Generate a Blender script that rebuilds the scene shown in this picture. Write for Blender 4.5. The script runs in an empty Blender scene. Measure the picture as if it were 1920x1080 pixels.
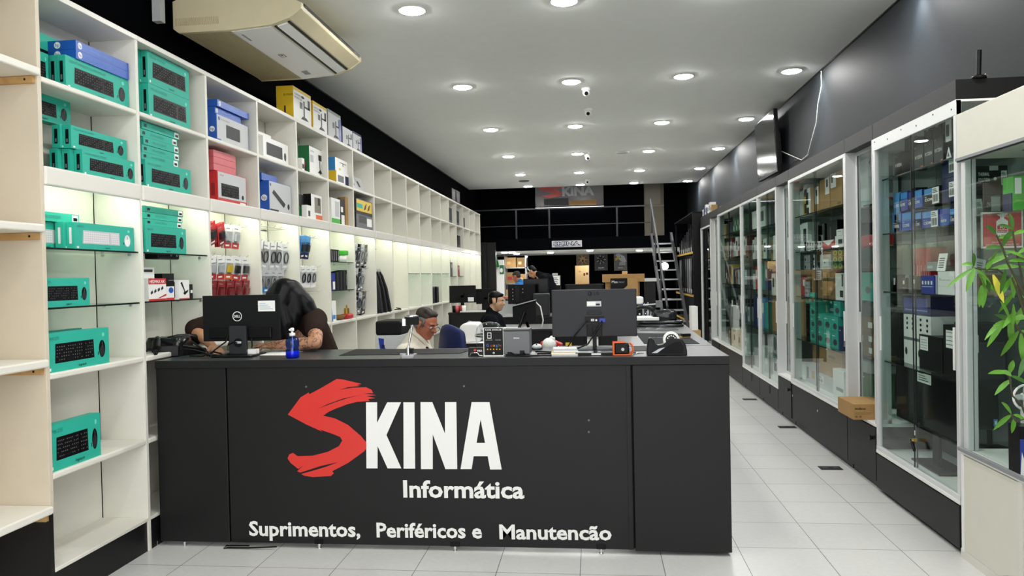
import bpy, math, random
from mathutils import Vector, Matrix
S = bpy.context.scene
COL = S.collection
PI = math.pi
rnd = random.Random(7)
# ---------------------------------------------------------------- camera, street light, exposure
RIGHT = Vector((0.99381725, 0.10906329, -0.02079628))
DOWN = Vector((-0.01894108, -0.01801887, -0.99965822))
FWD = Vector((-0.10940074, 0.99387148, -0.01584169))
EYE = Vector((0, 0, 1.6))
FPX = 1419.07
cam = bpy.data.cameras.new('camera')
cam.sensor_width = 36.0
cam.lens = FPX * 36.0 / 1920.0
cam.clip_start, cam.clip_end = 0.05, 100
camo = bpy.data.objects.new('camera', cam)
COL.objects.link(camo)
camo.matrix_world = Matrix(((RIGHT.x, -DOWN.x, -FWD.x, EYE.x), (RIGHT.y, -DOWN.y, -FWD.y, EYE.y),
                            (RIGHT.z, -DOWN.z, -FWD.z, EYE.z), (0, 0, 0, 1)))
S.camera = camo
w = bpy.data.worlds.new('street_daylight')
S.world = w
w.use_nodes = True
w.node_tree.nodes['Background'].inputs[0].default_value = (0.93, 0.97, 1.0, 1)
_t = w.node_tree.nodes.new('ShaderNodeTexCoord')
_s = w.node_tree.nodes.new('ShaderNodeSeparateXYZ')
_r = w.node_tree.nodes.new('ShaderNodeMapRange')      # world graded brighter to the right, shaped for the counter's sheen
_r.inputs['From Min'].default_value, _r.inputs['From Max'].default_value = -.5, .6
_r.inputs['To Min'].default_value, _r.inputs['To Max'].default_value = .5, 4.0
w.node_tree.links.new(_t.outputs['Generated'], _s.inputs[0])
w.node_tree.links.new(_s.outputs['X'], _r.inputs['Value'])
w.node_tree.links.new(_r.outputs[0], w.node_tree.nodes['Background'].inputs[1])
w.node_tree.nodes['Background'].inputs[0].default_value = (.98, .98, 1.0, 1)
S.view_settings.view_transform = 'Standard'
S.view_settings.look = 'None'
S.view_settings.gamma = 1
S.view_settings.use_curve_mapping = False
S.view_settings.exposure = 0.08
PANEL_POWER = 178.0      # ceiling downlights
STRIP_POWER = 15.0       # strips under the shelf fascias
S.cycles.transparent_max_bounces = 24
S.cycles.max_bounces = 8
S.cycles.use_denoising = True


def W(u, v, x=None, y=None, z=None):
    """a point of the place seen at pixel (u, v), on the plane x=, y= or z="""
    d = RIGHT * ((u - 960) / FPX) + DOWN * ((v - 540) / FPX) + FWD
    if x is not None:
        k = (x - EYE.x) / d.x
    elif y is not None:
        k = (y - EYE.y) / d.y
    else:
        k = (z - EYE.z) / d.z
    return EYE + d * k


# ---------------------------------------------------------------- materials
def lin(h):
    h = h.lstrip('#')
    c = [int(h[i:i + 2], 16) / 255 for i in (0, 2, 4)]
    return tuple(x / 12.92 if x <= .04045 else ((x + .055) / 1.055) ** 2.4 for x in c) + (1,)


PAL = dict(  # name: colour, roughness, metallic, noise amount
    shelf=('#e1dfd4', .42, 0, .04), shelf_warm=('#d0c5b1', .45, 0, .05), shelf_edge=('#dfdcd3', .35, 0, .02), wood=('#b9925c', .6, 0, .3),
    black_board=('#121213', .42, 0, .1), black_wall=('#050609', .8, 0, .15), grey_wall=('#1b2126', .6, 0, .12), counter=('#0b0b0c', .5, 0, .1), countertop=('#3a3f41', .30, 0, .1),
    ceiling=('#f1f3ef', .8, 0, .03), white=('#f0f0ec', .4, 0, 0), paper=('#f2f2ee', .7, 0, .02), cream=('#dedbcd', .42, 0, .04),
    alu=('#dfe1e0', .32, .15, .03), grey=('#8a8d8e', .45, 0, 0), steel=('#b9bcbe', .28, .9, 0), chrome=('#e6e6e6', .12, 1, 0),
    teal=('#2faf99', .5, 0, .04), teal_dark=('#1f8a7b', .45, 0, 0), teal_light=('#6fd6c4', .45, 0, 0), black=('#0c0c0d', .35, 0, 0), matte_black=('#101012', .6, 0, .1), charcoal=('#2b2c2f', .45, 0, .05),
    dark_grey=('#3c3d40', .5, 0, .05), key=('#17181a', .5, 0, 0), legend=('#77787a', .6, 0, 0), glass_edge=('#0d1613', .25, 0, 0), mid_grey=('#6a6c6e', .5, 0, 0), light_grey=('#c4c6c7', .5, 0, .02),
    blue=('#1f57b4', .35, 0, .04), navy=('#1b2450', .55, 0, .1), sky=('#3d8fd0', .35, 0, .05), royal=('#20389a', .35, 0, .05), red=('#c5282a', .4, 0, .04), dark_red=('#8d1d22', .45, 0, .06),
    pink_red=('#cf5f66', .4, 0, .05), logo_red=('#d8342c', .35, 0, .03), orange=('#e0642a', .45, 0, 0), yellow=('#e2bd22', .45, 0, .04), gold=('#c9a14a', .3, .8, 0),
    green=('#3fae2f', .45, 0, .04), deep_green=('#156b3a', .45, 0, .05), lime=('#7fc24a', .45, 0, 0), kraft=('#a8834f', .75, 0, .12), kraft_dark=('#7e6138', .75, 0, .12), kraft_light=('#c2a06c', .7, 0, .1),
    brown=('#3a2a22', .85, 0, .1), beige=('#d6cba8', .5, 0, .06), beige_dark=('#b7ab88', .55, 0, .06), key_white=('#e3dfe2', .5, 0, 0), silver=('#a9adb2', .3, .5, 0),
    skin=('#b98563', .55, 0, .08), skin_pink=('#b06a50', .55, 0, .08), skin_pale=('#c79c7c', .55, 0, .06), hair_black=('#08080a', .38, 0, .2), hair_grey=('#3a332f', .6, 0, .5), hair_side=('#6a6560', .7, 0, .35), tshirt_brown=('#30241f', .9, 0, .1),
    shirt_cream=('#d9d2c2', .85, 0, .05), tshirt_black=('#111317', .9, 0, .1), tshirt_blue=('#1668a8', .85, 0, .1), denim=('#4f6f92', .9, 0, .2), leaf=('#5f9a2c', .45, 0, .35), leaf_yellow=('#d6cf3a', .45, 0, .1),
    leaf_dark=('#3f6f24', .45, 0, .3), stem=('#4a4630', .7, 0, .2), poster_grey=('#6d6d6c', .5, 0, .8), poster_brown=('#7c6a52', .5, 0, .8), poster_dark=('#3d3f42', .5, 0, .9), label_yellow=('#c9a03c', .5, 0, .1),
    tan=('#77705f', .6, 0, .08), tan_light=('#8d8676', .6, 0, .05), plastic_bag=('#16171a', .12, 0, 0), lens=('#05060a', .08, 0, 0), screen=('#060708', .12, 0, 0), sign_red=('#c01822', .35, 0, .03), google_blue=('#4285f4', .5, 0, 0), google_green=('#34a853', .5, 0, 0), star=('#f2b632', .5, 0, 0), floor_plate=('#101012', .5, 0, 0), mat_grey=('#26282b', .8, 0, .1), liquid=('#1d4fd0', .15, 0, 0), sole=('#cfc7b5', .7, 0, 0), pot=('#6b6258', .7, 0, .1), mirror=('#453c36', .25, .0, .1), lit_panel=('#e8e6cc', .5, 0, 0),
)
_M = {}
SPEC = dict(key=.1, counter=.4, teal=.3, teal_dark=.3, black_wall=.02, screen=.25, grey_wall=.3, black_board=.3, matte_black=.2, hair_black=.15, hair_grey=.2, tshirt_black=.05, tshirt_brown=.08, navy=.25, mat_grey=.1, black=.22, charcoal=.3, denim=.1, ceiling=.1)


def new_mat(k):
    m = bpy.data.materials.new(k)
    m.use_nodes = True
    return m, m.node_tree.nodes, m.node_tree.links


def P(k):
    if k in _M:
        return _M[k]
    c, r, me, nz = PAL[k]
    m, N, L = new_mat(k)
    b = N['Principled BSDF']
    col = lin(c)
    b.inputs['Base Color'].default_value = col
    b.inputs['Roughness'].default_value = r
    b.inputs['Metallic'].default_value = me
    b.inputs['Specular IOR Level'].default_value = SPEC.get(k, .5)
    m.diffuse_color = col
    if nz:
        t = N.new('ShaderNodeTexCoord')
        n = N.new('ShaderNodeTexNoise')
        n.inputs['Scale'].default_value = 9 if nz < .2 else 28
        n.inputs['Detail'].default_value = 4
        x = N.new('ShaderNodeMix')
        x.data_type = 'RGBA'
        x.inputs['A'].default_value = tuple(v * (1 - nz) for v in col[:3]) + (1,)
        x.inputs['B'].default_value = tuple(min(1, v * (1 + nz)) for v in col[:3]) + (1,)
        L.new(t.outputs['Object'], n.inputs['Vector'])
        L.new(n.outputs['Fac'], x.inputs['Factor'])
        L.new(x.outputs['Result'], b.inputs['Base Color'])
    _M[k] = m
    return m


def emit(k, col, s):
    m, N, L = new_mat(k)
    N.remove(N['Principled BSDF'])
    e = N.new('ShaderNodeEmission')
    e.inputs[0].default_value = col + (1,)
    e.inputs[1].default_value = s
    L.new(e.outputs[0], N['Material Output'].inputs[0])
    _M[k] = m


def thin_glass(k, tint, ior=1.5, rough=0.0, floor=0.0):
    m, N, L = new_mat(k)
    N.remove(N['Principled BSDF'])
    t = N.new('ShaderNodeBsdfTransparent')
    t.inputs[0].default_value = tint + (1,)
    g = N.new('ShaderNodeBsdfGlossy')
    g.inputs['Roughness'].default_value = rough
    ge = N.new('ShaderNodeNewGeometry')
    dt = N.new('ShaderNodeVectorMath')
    dt.operation = 'DOT_PRODUCT'
    L.new(ge.outputs['Incoming'], dt.inputs[0])
    L.new(ge.outputs['Normal'], dt.inputs[1])

    def mth(op, p, q):
        n = N.new('ShaderNodeMath')
        n.operation = op
        n.use_clamp = op == 'ADD'
        for i, v in enumerate((p, q)):
            if isinstance(v, (int, float)):
                n.inputs[i].default_value = v
            elif v is not None:
                L.new(v, n.inputs[i])
        return n.outputs[0]
    f0 = ((ior - 1) / (ior + 1)) ** 2
    sch = mth('POWER', mth('SUBTRACT', 1.0, mth('ABSOLUTE', dt.outputs['Value'], None)), 5.0)
    fac = mth('ADD', mth('MULTIPLY', sch, .8 * (1 - f0)), f0 * .7 + floor)
    x = N.new('ShaderNodeMixShader')
    L.new(fac, x.inputs[0])
    L.new(t.outputs[0], x.inputs[1])
    L.new(g.outputs[0], x.inputs[2])
    L.new(x.outputs[0], N['Material Output'].inputs[0])
    _M[k] = m


emit('led', (1.0, .992, .97), PANEL_POWER)
emit('strip', (.92, 1.0, .85), STRIP_POWER)
emit('globe', (1.0, .97, .92), 14)
emit('ledge_glow', (.95, .98, 1.0), 4)
thin_glass('glass', (.93, .97, .955), 1.45)
thin_glass('shelf_glass', (.80, .90, .86), 1.5)
thin_glass('clear_plastic', (.95, .96, .97), 1.4, .08, .04)
thin_glass('blue_plastic', (.16, .34, .92), 1.4, .05, .03)
thin_glass('smoke_plastic', (.35, .36, .38), 1.45, .1, .06)


def floor_mat():
    T, OX, OY = .4506127, 1.692983, 4.029039
    m, N, L = new_mat('floor_tiles')
    b = N['Principled BSDF']
    g = N.new('ShaderNodeNewGeometry')
    sp = N.new('ShaderNodeSeparateXYZ')
    L.new(g.outputs['Position'], sp.inputs[0])

    def mth(op, a, bb=None):
        n = N.new('ShaderNodeMath')
        n.operation = op
        for i, q in enumerate((a, bb)):
            if q is None:
                continue
            if isinstance(q, (int, float)):
                n.inputs[i].default_value = q
            else:
                L.new(q, n.inputs[i])
        return n.outputs[0]
    xs = mth('DIVIDE', mth('SUBTRACT', sp.outputs[0], OX), T)
    ys = mth('DIVIDE', mth('SUBTRACT', sp.outputs[1], OY), T)
    dx, dy = mth('PINGPONG', xs, .5), mth('PINGPONG', ys, .5)
    line = mth('LESS_THAN', mth('MINIMUM', dx, dy), .0042)
    cx, cy = mth('FLOOR', xs), mth('FLOOR', ys)
    cb = N.new('ShaderNodeCombineXYZ')
    L.new(cx, cb.inputs[0])
    L.new(cy, cb.inputs[1])
    wn = N.new('ShaderNodeTexWhiteNoise')
    wn.noise_dimensions = '2D'
    L.new(cb.outputs[0], wn.inputs['Vector'])
    ns = N.new('ShaderNodeTexNoise')
    ns.inputs['Scale'].default_value = 34
    ns.inputs['Detail'].default_value = 6
    L.new(g.outputs['Position'], ns.inputs['Vector'])
    spk = N.new('ShaderNodeTexNoise')
    spk.inputs['Scale'].default_value = 150
    L.new(g.outputs['Position'], spk.inputs['Vector'])
    val = mth('ADD', mth('MULTIPLY', wn.outputs['Value'], .035), mth('MULTIPLY', ns.outputs['Fac'], .10))
    val = mth('ADD', val, .57)
    val = mth('SUBTRACT', val, mth('MULTIPLY', mth('GREATER_THAN', spk.outputs['Fac'], .73), .10))
    val = mth('MULTIPLY', val, mth('SUBTRACT', 1.0, mth('MULTIPLY', line, .86)))
    cc = N.new('ShaderNodeCombineColor')
    L.new(val, cc.inputs[0])
    L.new(val, cc.inputs[1])
    L.new(mth('MULTIPLY', val, .975), cc.inputs[2])
    L.new(cc.outputs[0], b.inputs['Base Color'])
    b.inputs['Roughness'].default_value = .3
    _M['floor_tiles'] = m


floor_mat()


def tattoo_mat():
    m, N, L = new_mat('skin_tattoo')
    b = N['Principled BSDF']
    t = N.new('ShaderNodeTexCoord')
    v = N.new('ShaderNodeTexVoronoi')
    v.feature = 'DISTANCE_TO_EDGE'
    v.inputs['Scale'].default_value = 19
    n = N.new('ShaderNodeTexNoise')
    n.inputs['Scale'].default_value = 14
    mx = N.new('ShaderNodeMix')
    mx.data_type = 'VECTOR'
    mx.inputs['Factor'].default_value = .18
    L.new(t.outputs['Object'], n.inputs['Vector'])
    L.new(t.outputs['Object'], mx.inputs['A'])
    L.new(n.outputs['Color'], mx.inputs['B'])
    L.new(mx.outputs['Result'], v.inputs['Vector'])
    r = N.new('ShaderNodeValToRGB')
    r.color_ramp.elements[0].position = .025
    r.color_ramp.elements[0].color = lin('#6b5044')
    r.color_ramp.elements[1].position = .075
    r.color_ramp.elements[1].color = lin('#b98563')
    L.new(v.outputs['Distance'], r.inputs[0])
    sp = N.new('ShaderNodeSeparateXYZ')      # only the forearm resting on the counter is inked
    L.new(t.outputs['Object'], sp.inputs[0])
    gx = N.new('ShaderNodeMath'); gx.operation = 'GREATER_THAN'; gx.inputs[1].default_value = -2.33
    lz = N.new('ShaderNodeMath'); lz.operation = 'LESS_THAN'; lz.inputs[1].default_value = 1.30
    mu = N.new('ShaderNodeMath'); mu.operation = 'MULTIPLY'
    L.new(sp.outputs[0], gx.inputs[0]); L.new(sp.outputs[2], lz.inputs[0])
    L.new(gx.outputs[0], mu.inputs[0]); L.new(lz.outputs[0], mu.inputs[1])
    ink = N.new('ShaderNodeMix'); ink.data_type = 'RGBA'
    ink.inputs['A'].default_value = lin('#b98563')
    L.new(mu.outputs[0], ink.inputs['Factor']); L.new(r.outputs[0], ink.inputs['B'])
    L.new(ink.outputs['Result'], b.inputs['Base Color'])
    b.inputs['Roughness'].default_value = .55
    _M['skin_tattoo'] = m


tattoo_mat()


def lattice_mat():      # the brown maze print of the gift-box carton
    m, N, L = new_mat('maze_print')
    b = N['Principled BSDF']
    t = N.new('ShaderNodeTexCoord')
    mp = N.new('ShaderNodeMapping')
    mp.inputs['Rotation'].default_value = (PI / 4, .6, 0)
    ck = N.new('ShaderNodeTexBrick')
    ck.inputs['Scale'].default_value = 26
    ck.inputs['Mortar Size'].default_value = .06
    ck.inputs['Color1'].default_value = lin('#2a1c12')
    ck.inputs['Color2'].default_value = lin('#38261a')
    ck.inputs['Mortar'].default_value = lin('#8d6c42')
    L.new(t.outputs['Object'], mp.inputs[0])
    L.new(mp.outputs[0], ck.inputs['Vector'])
    L.new(ck.outputs['Color'], b.inputs['Base Color'])
    _M['maze_print'] = m


lattice_mat()

# ---------------------------------------------------------------- mesh helpers
_TC = {}


def tmesh(s, bold):
    k = (s, bold)
    if k not in _TC:
        cu = bpy.data.curves.new('glyphs', 'FONT')
        cu.body = s
        cu.resolution_u = 2
        cu.offset = bold
        o = bpy.data.objects.new('glyphs', cu)
        me = o.to_mesh()
        vs = [v.co.copy() for v in me.vertices]
        fs = [tuple(p.vertices) for p in me.polygons]
        o.to_mesh_clear()
        bpy.data.objects.remove(o)
        bpy.data.curves.remove(cu)
        x0 = min((v.x for v in vs), default=0)
        x1 = max((v.x for v in vs), default=1)
        _TC[k] = ([(v.x - x0, v.y) for v in vs], fs, x1 - x0)
    return _TC[k]


class MB:
    def __init__(s):
        s.v, s.f, s.m, s.s = [], [], [], []

    def add(s, vs, fs, m, smooth=False):
        o = len(s.v)
        s.v += [tuple(v) for v in vs]
        s.f += [tuple(i + o for i in f) for f in fs]
        s.m += [m] * len(fs)
        s.s += [smooth] * len(fs)
        return s

    def box(s, x0, x1, y0, y1, z0, z1, m):
        x0, x1 = min(x0, x1), max(x0, x1)
        y0, y1 = min(y0, y1), max(y0, y1)
        z0, z1 = min(z0, z1), max(z0, z1)
        return s.add([(x0, y0, z0), (x1, y0, z0), (x1, y1, z0), (x0, y1, z0), (x0, y0, z1), (x1, y0, z1), (x1, y1, z1), (x0, y1, z1)],
                     [(3, 2, 1, 0), (4, 5, 6, 7), (0, 1, 5, 4), (1, 2, 6, 5), (2, 3, 7, 6), (3, 0, 4, 7)], m)

    def poly(s, pts, m):
        return s.add(pts, [tuple(range(len(pts)))], m)

    def prism(s, pts, ax, a, b, m):
        f = {'x': lambda p, q: (q, p[0], p[1]), 'y': lambda p, q: (p[0], q, p[1]), 'z': lambda p, q: (p[0], p[1], q)}[ax]
        n = len(pts)
        vs = [f(p, a) for p in pts] + [f(p, b) for p in pts]
        fs = [tuple(range(n))[::-1], tuple(range(n, 2 * n))] + [(i, (i + 1) % n, n + (i + 1) % n, n + i) for i in range(n)]
        return s.add(vs, fs, m)

    def cyl(s, p0, p1, r0, m, r1=None, n=14, cap=True):
        return s.tube([p0, p1], [r0, r0 if r1 is None else r1], m, n, cap)

    def tube(s, pts, r, m, n=8, cap=True):
        pts = [Vector(p) for p in pts]
        if not isinstance(r, (list, tuple)):
            r = [r] * len(pts)
        vs, fs = [], []
        up = None
        for i, p in enumerate(pts):
            d = (pts[min(i + 1, len(pts) - 1)] - pts[max(i - 1, 0)])
            d = d.normalized() if d.length > 1e-9 else Vector((0, 0, 1))
            if up is None:
                up = d.orthogonal().normalized()
            up = up - d * up.dot(d)
            up = up.normalized() if up.length > 1e-6 else d.orthogonal().normalized()
            sd = d.cross(up)
            for j in range(n):
                a = 2 * PI * j / n
                vs.append(p + (up * math.cos(a) + sd * math.sin(a)) * r[i])
        for i in range(len(pts) - 1):
            for j in range(n):
                k = (j + 1) % n
                fs.append((i * n + j, i * n + k, (i + 1) * n + k, (i + 1) * n + j))
        s.add(vs, fs, m, True)
        if cap:
            o = len(pts) * n
            s.add(vs[:n], [tuple(range(n))[::-1]], m)
            s.add(vs[o - n:], [tuple(range(n))], m)
        return s

    def lathe(s, prof, m, n=24, c=(0, 0, 0)):
        vs, fs = [], []
        for r, z in prof:
            for j in range(n):
                a = 2 * PI * j / n
                vs.append((c[0] + r * math.cos(a), c[1] + r * math.sin(a), c[2] + z))
        for i in range(len(prof) - 1):
            for j in range(n):
                k = (j + 1) % n
                fs.append((i * n + j, i * n + k, (i + 1) * n + k, (i + 1) * n + j))
        return s.add(vs, fs, m, True)

    def ell(s, c, r, m, nu=16, nv=10, mat=None):
        vs, fs = [], []
        for i in range(nv + 1):
            t = PI * i / nv
            for j in range(nu):
                a = 2 * PI * j / nu
                q = Vector((r[0] * math.sin(t) * math.cos(a), r[1] * math.sin(t) * math.sin(a), r[2] * math.cos(t)))
                if mat is not None:
                    q = mat @ q
                vs.append(q + Vector(c))
        for i in range(nv):
            for j in range(nu):
                k = (j + 1) % nu
                fs.append((i * nu + j, (i + 1) * nu + j, (i + 1) * nu + k, i * nu + k))
        return s.add(vs, fs, m, True)

    def text(s, t, o, r, u, h, m, bold=0.0, w=None, align='l', lift=.0012):
        vs, fs, tw = tmesh(t, bold)
        r, u, o = Vector(r), Vector(u), Vector(o)
        n = r.cross(u)
        ky = h / .72
        kx = ky if w is None else w / tw
        sh = {'l': 0, 'c': -tw * kx / 2, 'r': -tw * kx}[align]
        return s.add([o + r * (x * kx + sh) + u * (y * ky) + n * lift for x, y in vs], fs, m)

    def face(s, o, r, u, lift=.0008):
        return Face(s, Vector(o), Vector(r), Vector(u), lift)

    def rot(s, a, axis='Z', c=(0, 0, 0), start=0):
        M = Matrix.Translation(c) @ Matrix.Rotation(a, 4, axis) @ Matrix.Translation(-Vector(c))
        s.v[start:] = [tuple(M @ Vector(v)) for v in s.v[start:]]
        return s

    def build(s, name, parent=None, loc=(0, 0, 0), rz=0.0, bev=0.0, rot=None, seg=2):
        me = bpy.data.meshes.new(name)
        me.from_pydata(s.v, [], s.f)
        ks = []
        for k in s.m:
            if k not in ks:
                ks.append(k)
        for k in ks:
            me.materials.append(_M.get(k) or P(k))
        me.polygons.foreach_set('material_index', [ks.index(k) for k in s.m])
        me.polygons.foreach_set('use_smooth', s.s)
        me.update()
        o = bpy.data.objects.new(name, me)
        COL.objects.link(o)
        o.parent = parent
        o.location = loc
        o.rotation_euler = rot if rot is not None else (0, 0, rz)
        if bev:
            b = o.modifiers.new('edge', 'BEVEL')
            b.width = bev
            b.segments = seg
            b.limit_method = 'ANGLE'
            b.angle_limit = math.radians(40)
        return o


class Face:
    """flat print laid on a box face: s runs to the viewer's right, t up"""
    def __init__(f, mb, o, r, u, lift):
        f.mb, f.o, f.r, f.u, f.lift = mb, o, r, u, lift
        f.n = r.cross(u)

    def p(f, s, t, k=1):
        return f.o + f.r * s + f.u * t + f.n * (f.lift * k)

    def rect(f, s0, t0, s1, t1, m, k=1):
        f.mb.poly([f.p(s0, t0, k), f.p(s1, t0, k), f.p(s1, t1, k), f.p(s0, t1, k)], m)
        return f

    def quad(f, pts, m, k=1):
        f.mb.poly([f.p(a, b, k) for a, b in pts], m)
        return f

    def disc(f, s, t, a, b, m, k=1, n=16):
        f.mb.poly([f.p(s + a * math.cos(2 * PI * i / n), t + b * math.sin(2 * PI * i / n), k) for i in range(n)], m)
        return f

    def text(f, t, s, q, h, m, k=2, **kw):
        f.mb.text(t, f.o + f.r * s + f.u * q, f.r, f.u, h, m, lift=f.lift * k, **kw)
        return f


def tag(o, label, cat, group=None, kind=None):
    if label:
        o['label'] = label
    if cat:
        o['category'] = cat
    if group:
        o['group'] = group
    if kind:
        o['kind'] = kind
    return o


def thing(name, label, cat, loc=(0, 0, 0), rz=0.0, group=None):
    o = bpy.data.objects.new(name, None)
    COL.objects.link(o)
    o.empty_display_size = .05
    o.location = loc
    o.rotation_euler = (0, 0, rz)
    return tag(o, label, cat, group)


def struct(name, mb, label=None, cat=None, **kw):
    return tag(mb.build(name, **kw), label or name.replace('_', ' '), cat or name.split('_')[0], kind='structure')


def dup(root, loc, rz=None, label=None, group=None):
    r = root.copy()
    COL.objects.link(r)
    r.location = loc
    if rz is not None:
        r.rotation_euler = (0, 0, rz)
    if label:
        r['label'] = label
    if group:
        r['group'] = group
    for ch in list(root.children):
        c = ch.copy()
        COL.objects.link(c)
        c.parent = r
        for g in list(ch.children):
            d = g.copy()
            COL.objects.link(d)
            d.parent = c
    return r


ORD = ['first', 'second', 'third', 'fourth', 'fifth', 'sixth', 'seventh', 'eighth', 'ninth', 'tenth', 'eleventh', 'twelfth', 'thirteenth', 'fourteenth', 'fifteenth',
       'sixteenth', 'seventeenth', 'eighteenth', 'nineteenth', 'twentieth']

# ================================================================ the room
XL, XRW, HC, YF, YM, YB = -3.04, 2.45, 3.74, -1.2, 18.4, 22.5
m = MB(); m.box(XL - .15, 3.3, YF - 2.5, YB + .2, -.12, 0, 'floor_tiles'); struct('floor', m, 'grey square tiled shop floor')
m = MB(); m.box(XL - .15, XRW + .15, YF, YM, HC, HC + .12, 'ceiling'); struct('ceiling', m, 'plain white plaster ceiling')
m = MB(); m.box(XL - .15, XL, YF, YB, 0, HC + .9, 'black_wall'); struct('wall_left', m, 'black painted left wall')
m = MB(); m.box(XRW, XRW + .15, YF, YB, 0, HC + .9, 'grey_wall'); struct('wall_right', m, 'dark charcoal right wall')
m = MB(); m.box(XL, XRW, YB, YB + .15, 0, 2.2, 'black_wall'); struct('wall_back', m, 'black wall under the mezzanine')
m = MB(); m.box(XL, XRW, 20.4, 20.5, 2.5, HC + .9, 'black_wall'); struct('wall_mezzanine', m, 'black wall behind the mezzanine railing')
m = MB(); m.box(XL, XRW, YM, YB, HC + .55, HC + .65, 'black_wall'); struct('ceiling_mezzanine', m, 'black ceiling above the mezzanine')
m = MB(); m.box(XL, XRW, YM, YB, 2.21, 2.5, 'black_wall'); m.box(XL, XRW, YM + .02, YB, 2.195, 2.21, 'ceiling')
struct('trim_1', m, 'mezzanine slab with black edge and white underside', 'mezzanine')
m = MB(); m.box(XL, XL + .45, 18.0, 18.25, 0, 2.42, 'black_board'); m.box(XL + .45, -2.38, 18.15, 18.25, 0, 2.42, 'black_board')
struct('trim_2', m, 'black panel at the end of the white shelves', 'panel')
m = MB()
a, b = W(1207, 345, y=20.38), W(1247, 443, y=20.38)
m.box(a.x, b.x - .02, 20.34, 20.4, 2.5, 4.1, 'tan')
m.box(a.x + .02, a.x + .42, 20.32, 20.34, 3.42, 4.1, 'tan_light'); m.box(a.x + .46, b.x - .07, 20.30, 20.34, 3.42, 4.1, 'tan_light')
m.box(a.x, b.x - .02, 20.32, 20.34, 3.36, 3.40, 'tan_light')
struct('door_1', m, 'grey-beige opening on the mezzanine right side')
m = MB(); m.box(XRW - .012, XRW, YF, YM, HC - .014, HC, 'black_board'); m.box(XL, XL + .012, YF, YM, HC - .014, HC, 'black_board')  # thin black strips along the tops of both walls
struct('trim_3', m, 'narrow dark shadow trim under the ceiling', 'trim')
for k, (u, v) in enumerate([(1406, 749), (1476, 801), (1557, 878)]):
    p = W(u, v, z=0)
    m = MB(); m.box(-.085, .085, -.055, .055, 0, .003, 'floor_plate'); m.box(-.06, -.02, -.02, .02, .003, .005, 'dark_grey'); m.box(.02, .06, -.02, .02, .003, .005, 'dark_grey')
    tag(m.build('floor_outlet', loc=p), 'small black outlet plate in the aisle floor, ' + ['farthest down the aisle', 'middle of the three', 'nearest to the camera'][k], 'floor outlet', 'floor outlets along the glass cabinets')

# ---------------------------------------------------------------- ceiling lights
ring = MB(); ring.lathe([(.098, 0), (.112, -.004), (.112, -.012), (.1, -.012), (.098, -.006)], 'white', 28)
disc = MB(); disc.lathe([(.099, -.006), (.095, -.014), (.075, -.022), (.04, -.026), (.0, -.027)], 'led', 28)
light0 = thing('downlight', 'x', 'ceiling light', (0, 0, HC))
ring.build('trim_ring', light0); disc.build('diffuser', light0)
first = True
ROWY = [.95, 3.45, 5.95, 8.43, 10.95, 13.45, 15.93, 18.07]
COLN = ['leftmost', 'second from left', 'third from left', 'nearest the black wall']
for r, y in enumerate(ROWY):
    for c in range(4):
        x = (-1.41, -.2, 1.01, 2.12)[c] + (-.0117, -.009, -.005, .006)[c] * (y - 6)
        rowtxt = {0: 'over the entrance', 1: 'in the row before the counter', 2: 'in the row over the counter'}.get(r, 'in the %s row past the counter' % ORD[r - 3])
        lab = 'round recessed downlight %s, %s' % (rowtxt, COLN[c])
        o = light0 if first else dup(light0, (x, y, HC))
        o.location = (x, y, HC); o['label'] = lab; o['group'] = 'round ceiling downlights'; first = False
        if c == 3 and r >= 2:
            l = bpy.data.lights.new('wash', 'SPOT'); l.energy = 46; l.spot_size = math.radians(74); l.spot_blend = .8; l.shadow_soft_size = .04; l.color = (.95, .98, 1)
            lo = bpy.data.objects.new('wash_lamp', l); COL.objects.link(lo); lo.location = (XRW - .09, y, HC - .02); lo.rotation_euler = (0, math.radians(-6), 0)
# under the mezzanine
for k, (u, v) in enumerate([(946, 470), (959, 473), (969, 475.5), (1032, 473.5), (1106, 469.5), (1199, 469.5)]):
    p = W(u, v, z=2.19)
    y = max(18.7, min(22, p.y)); x = W(u, v, y=y).x
    o = dup(light0, (x, y, 2.193), label='round downlight under the mezzanine, %s from the left' % ORD[k], group='downlights under the mezzanine')
    for ch in o.children:
        ch.scale = (.8, .8, 1)
for k, (x, y) in enumerate([(-.06, 8.77), (-.05, 9.87), (-.09, 13.64), (-.13, 17.14)]):
    t = thing('dome_camera', 'white turret security camera on the ceiling, %s' % ['nearest one, beside a downlight', 'second one from the front', 'third one from the front', 'farthest one near the mezzanine'][k], 'security camera', (x, y, HC), 0, 'ceiling security cameras')
    m = MB(); m.lathe([(0, 0), (.055, 0), (.055, -.02), (.048, -.035), (0, -.035)], 'white', 20); m.build('base', t)
    m = MB(); m.ell((0, 0, -.055), (.045, .045, .045), 'white'); m.build('housing', t)
    m = MB(); m.cyl((0, -.03, -.066), (0, -.046, -.073), .022, 'black', n=16); m.build('lens', t)
for k, (x, y) in enumerate([(.52, 13.49), (-1.55, 17.03)]):
    m = MB(); m.lathe([(0, 0), (.12, 0), (.12, -.012), (.1, -.02), (.06, -.022), (.055, -.012), (0, -.014)], ['light_grey', 'mid_grey'][k], 24)
    tag(m.build('round_vent', loc=(x, y, HC)), ['light grey round vent on the ceiling right of the far cameras', 'dark round vent on the ceiling near the mezzanine'][k], 'ceiling vent')

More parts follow.
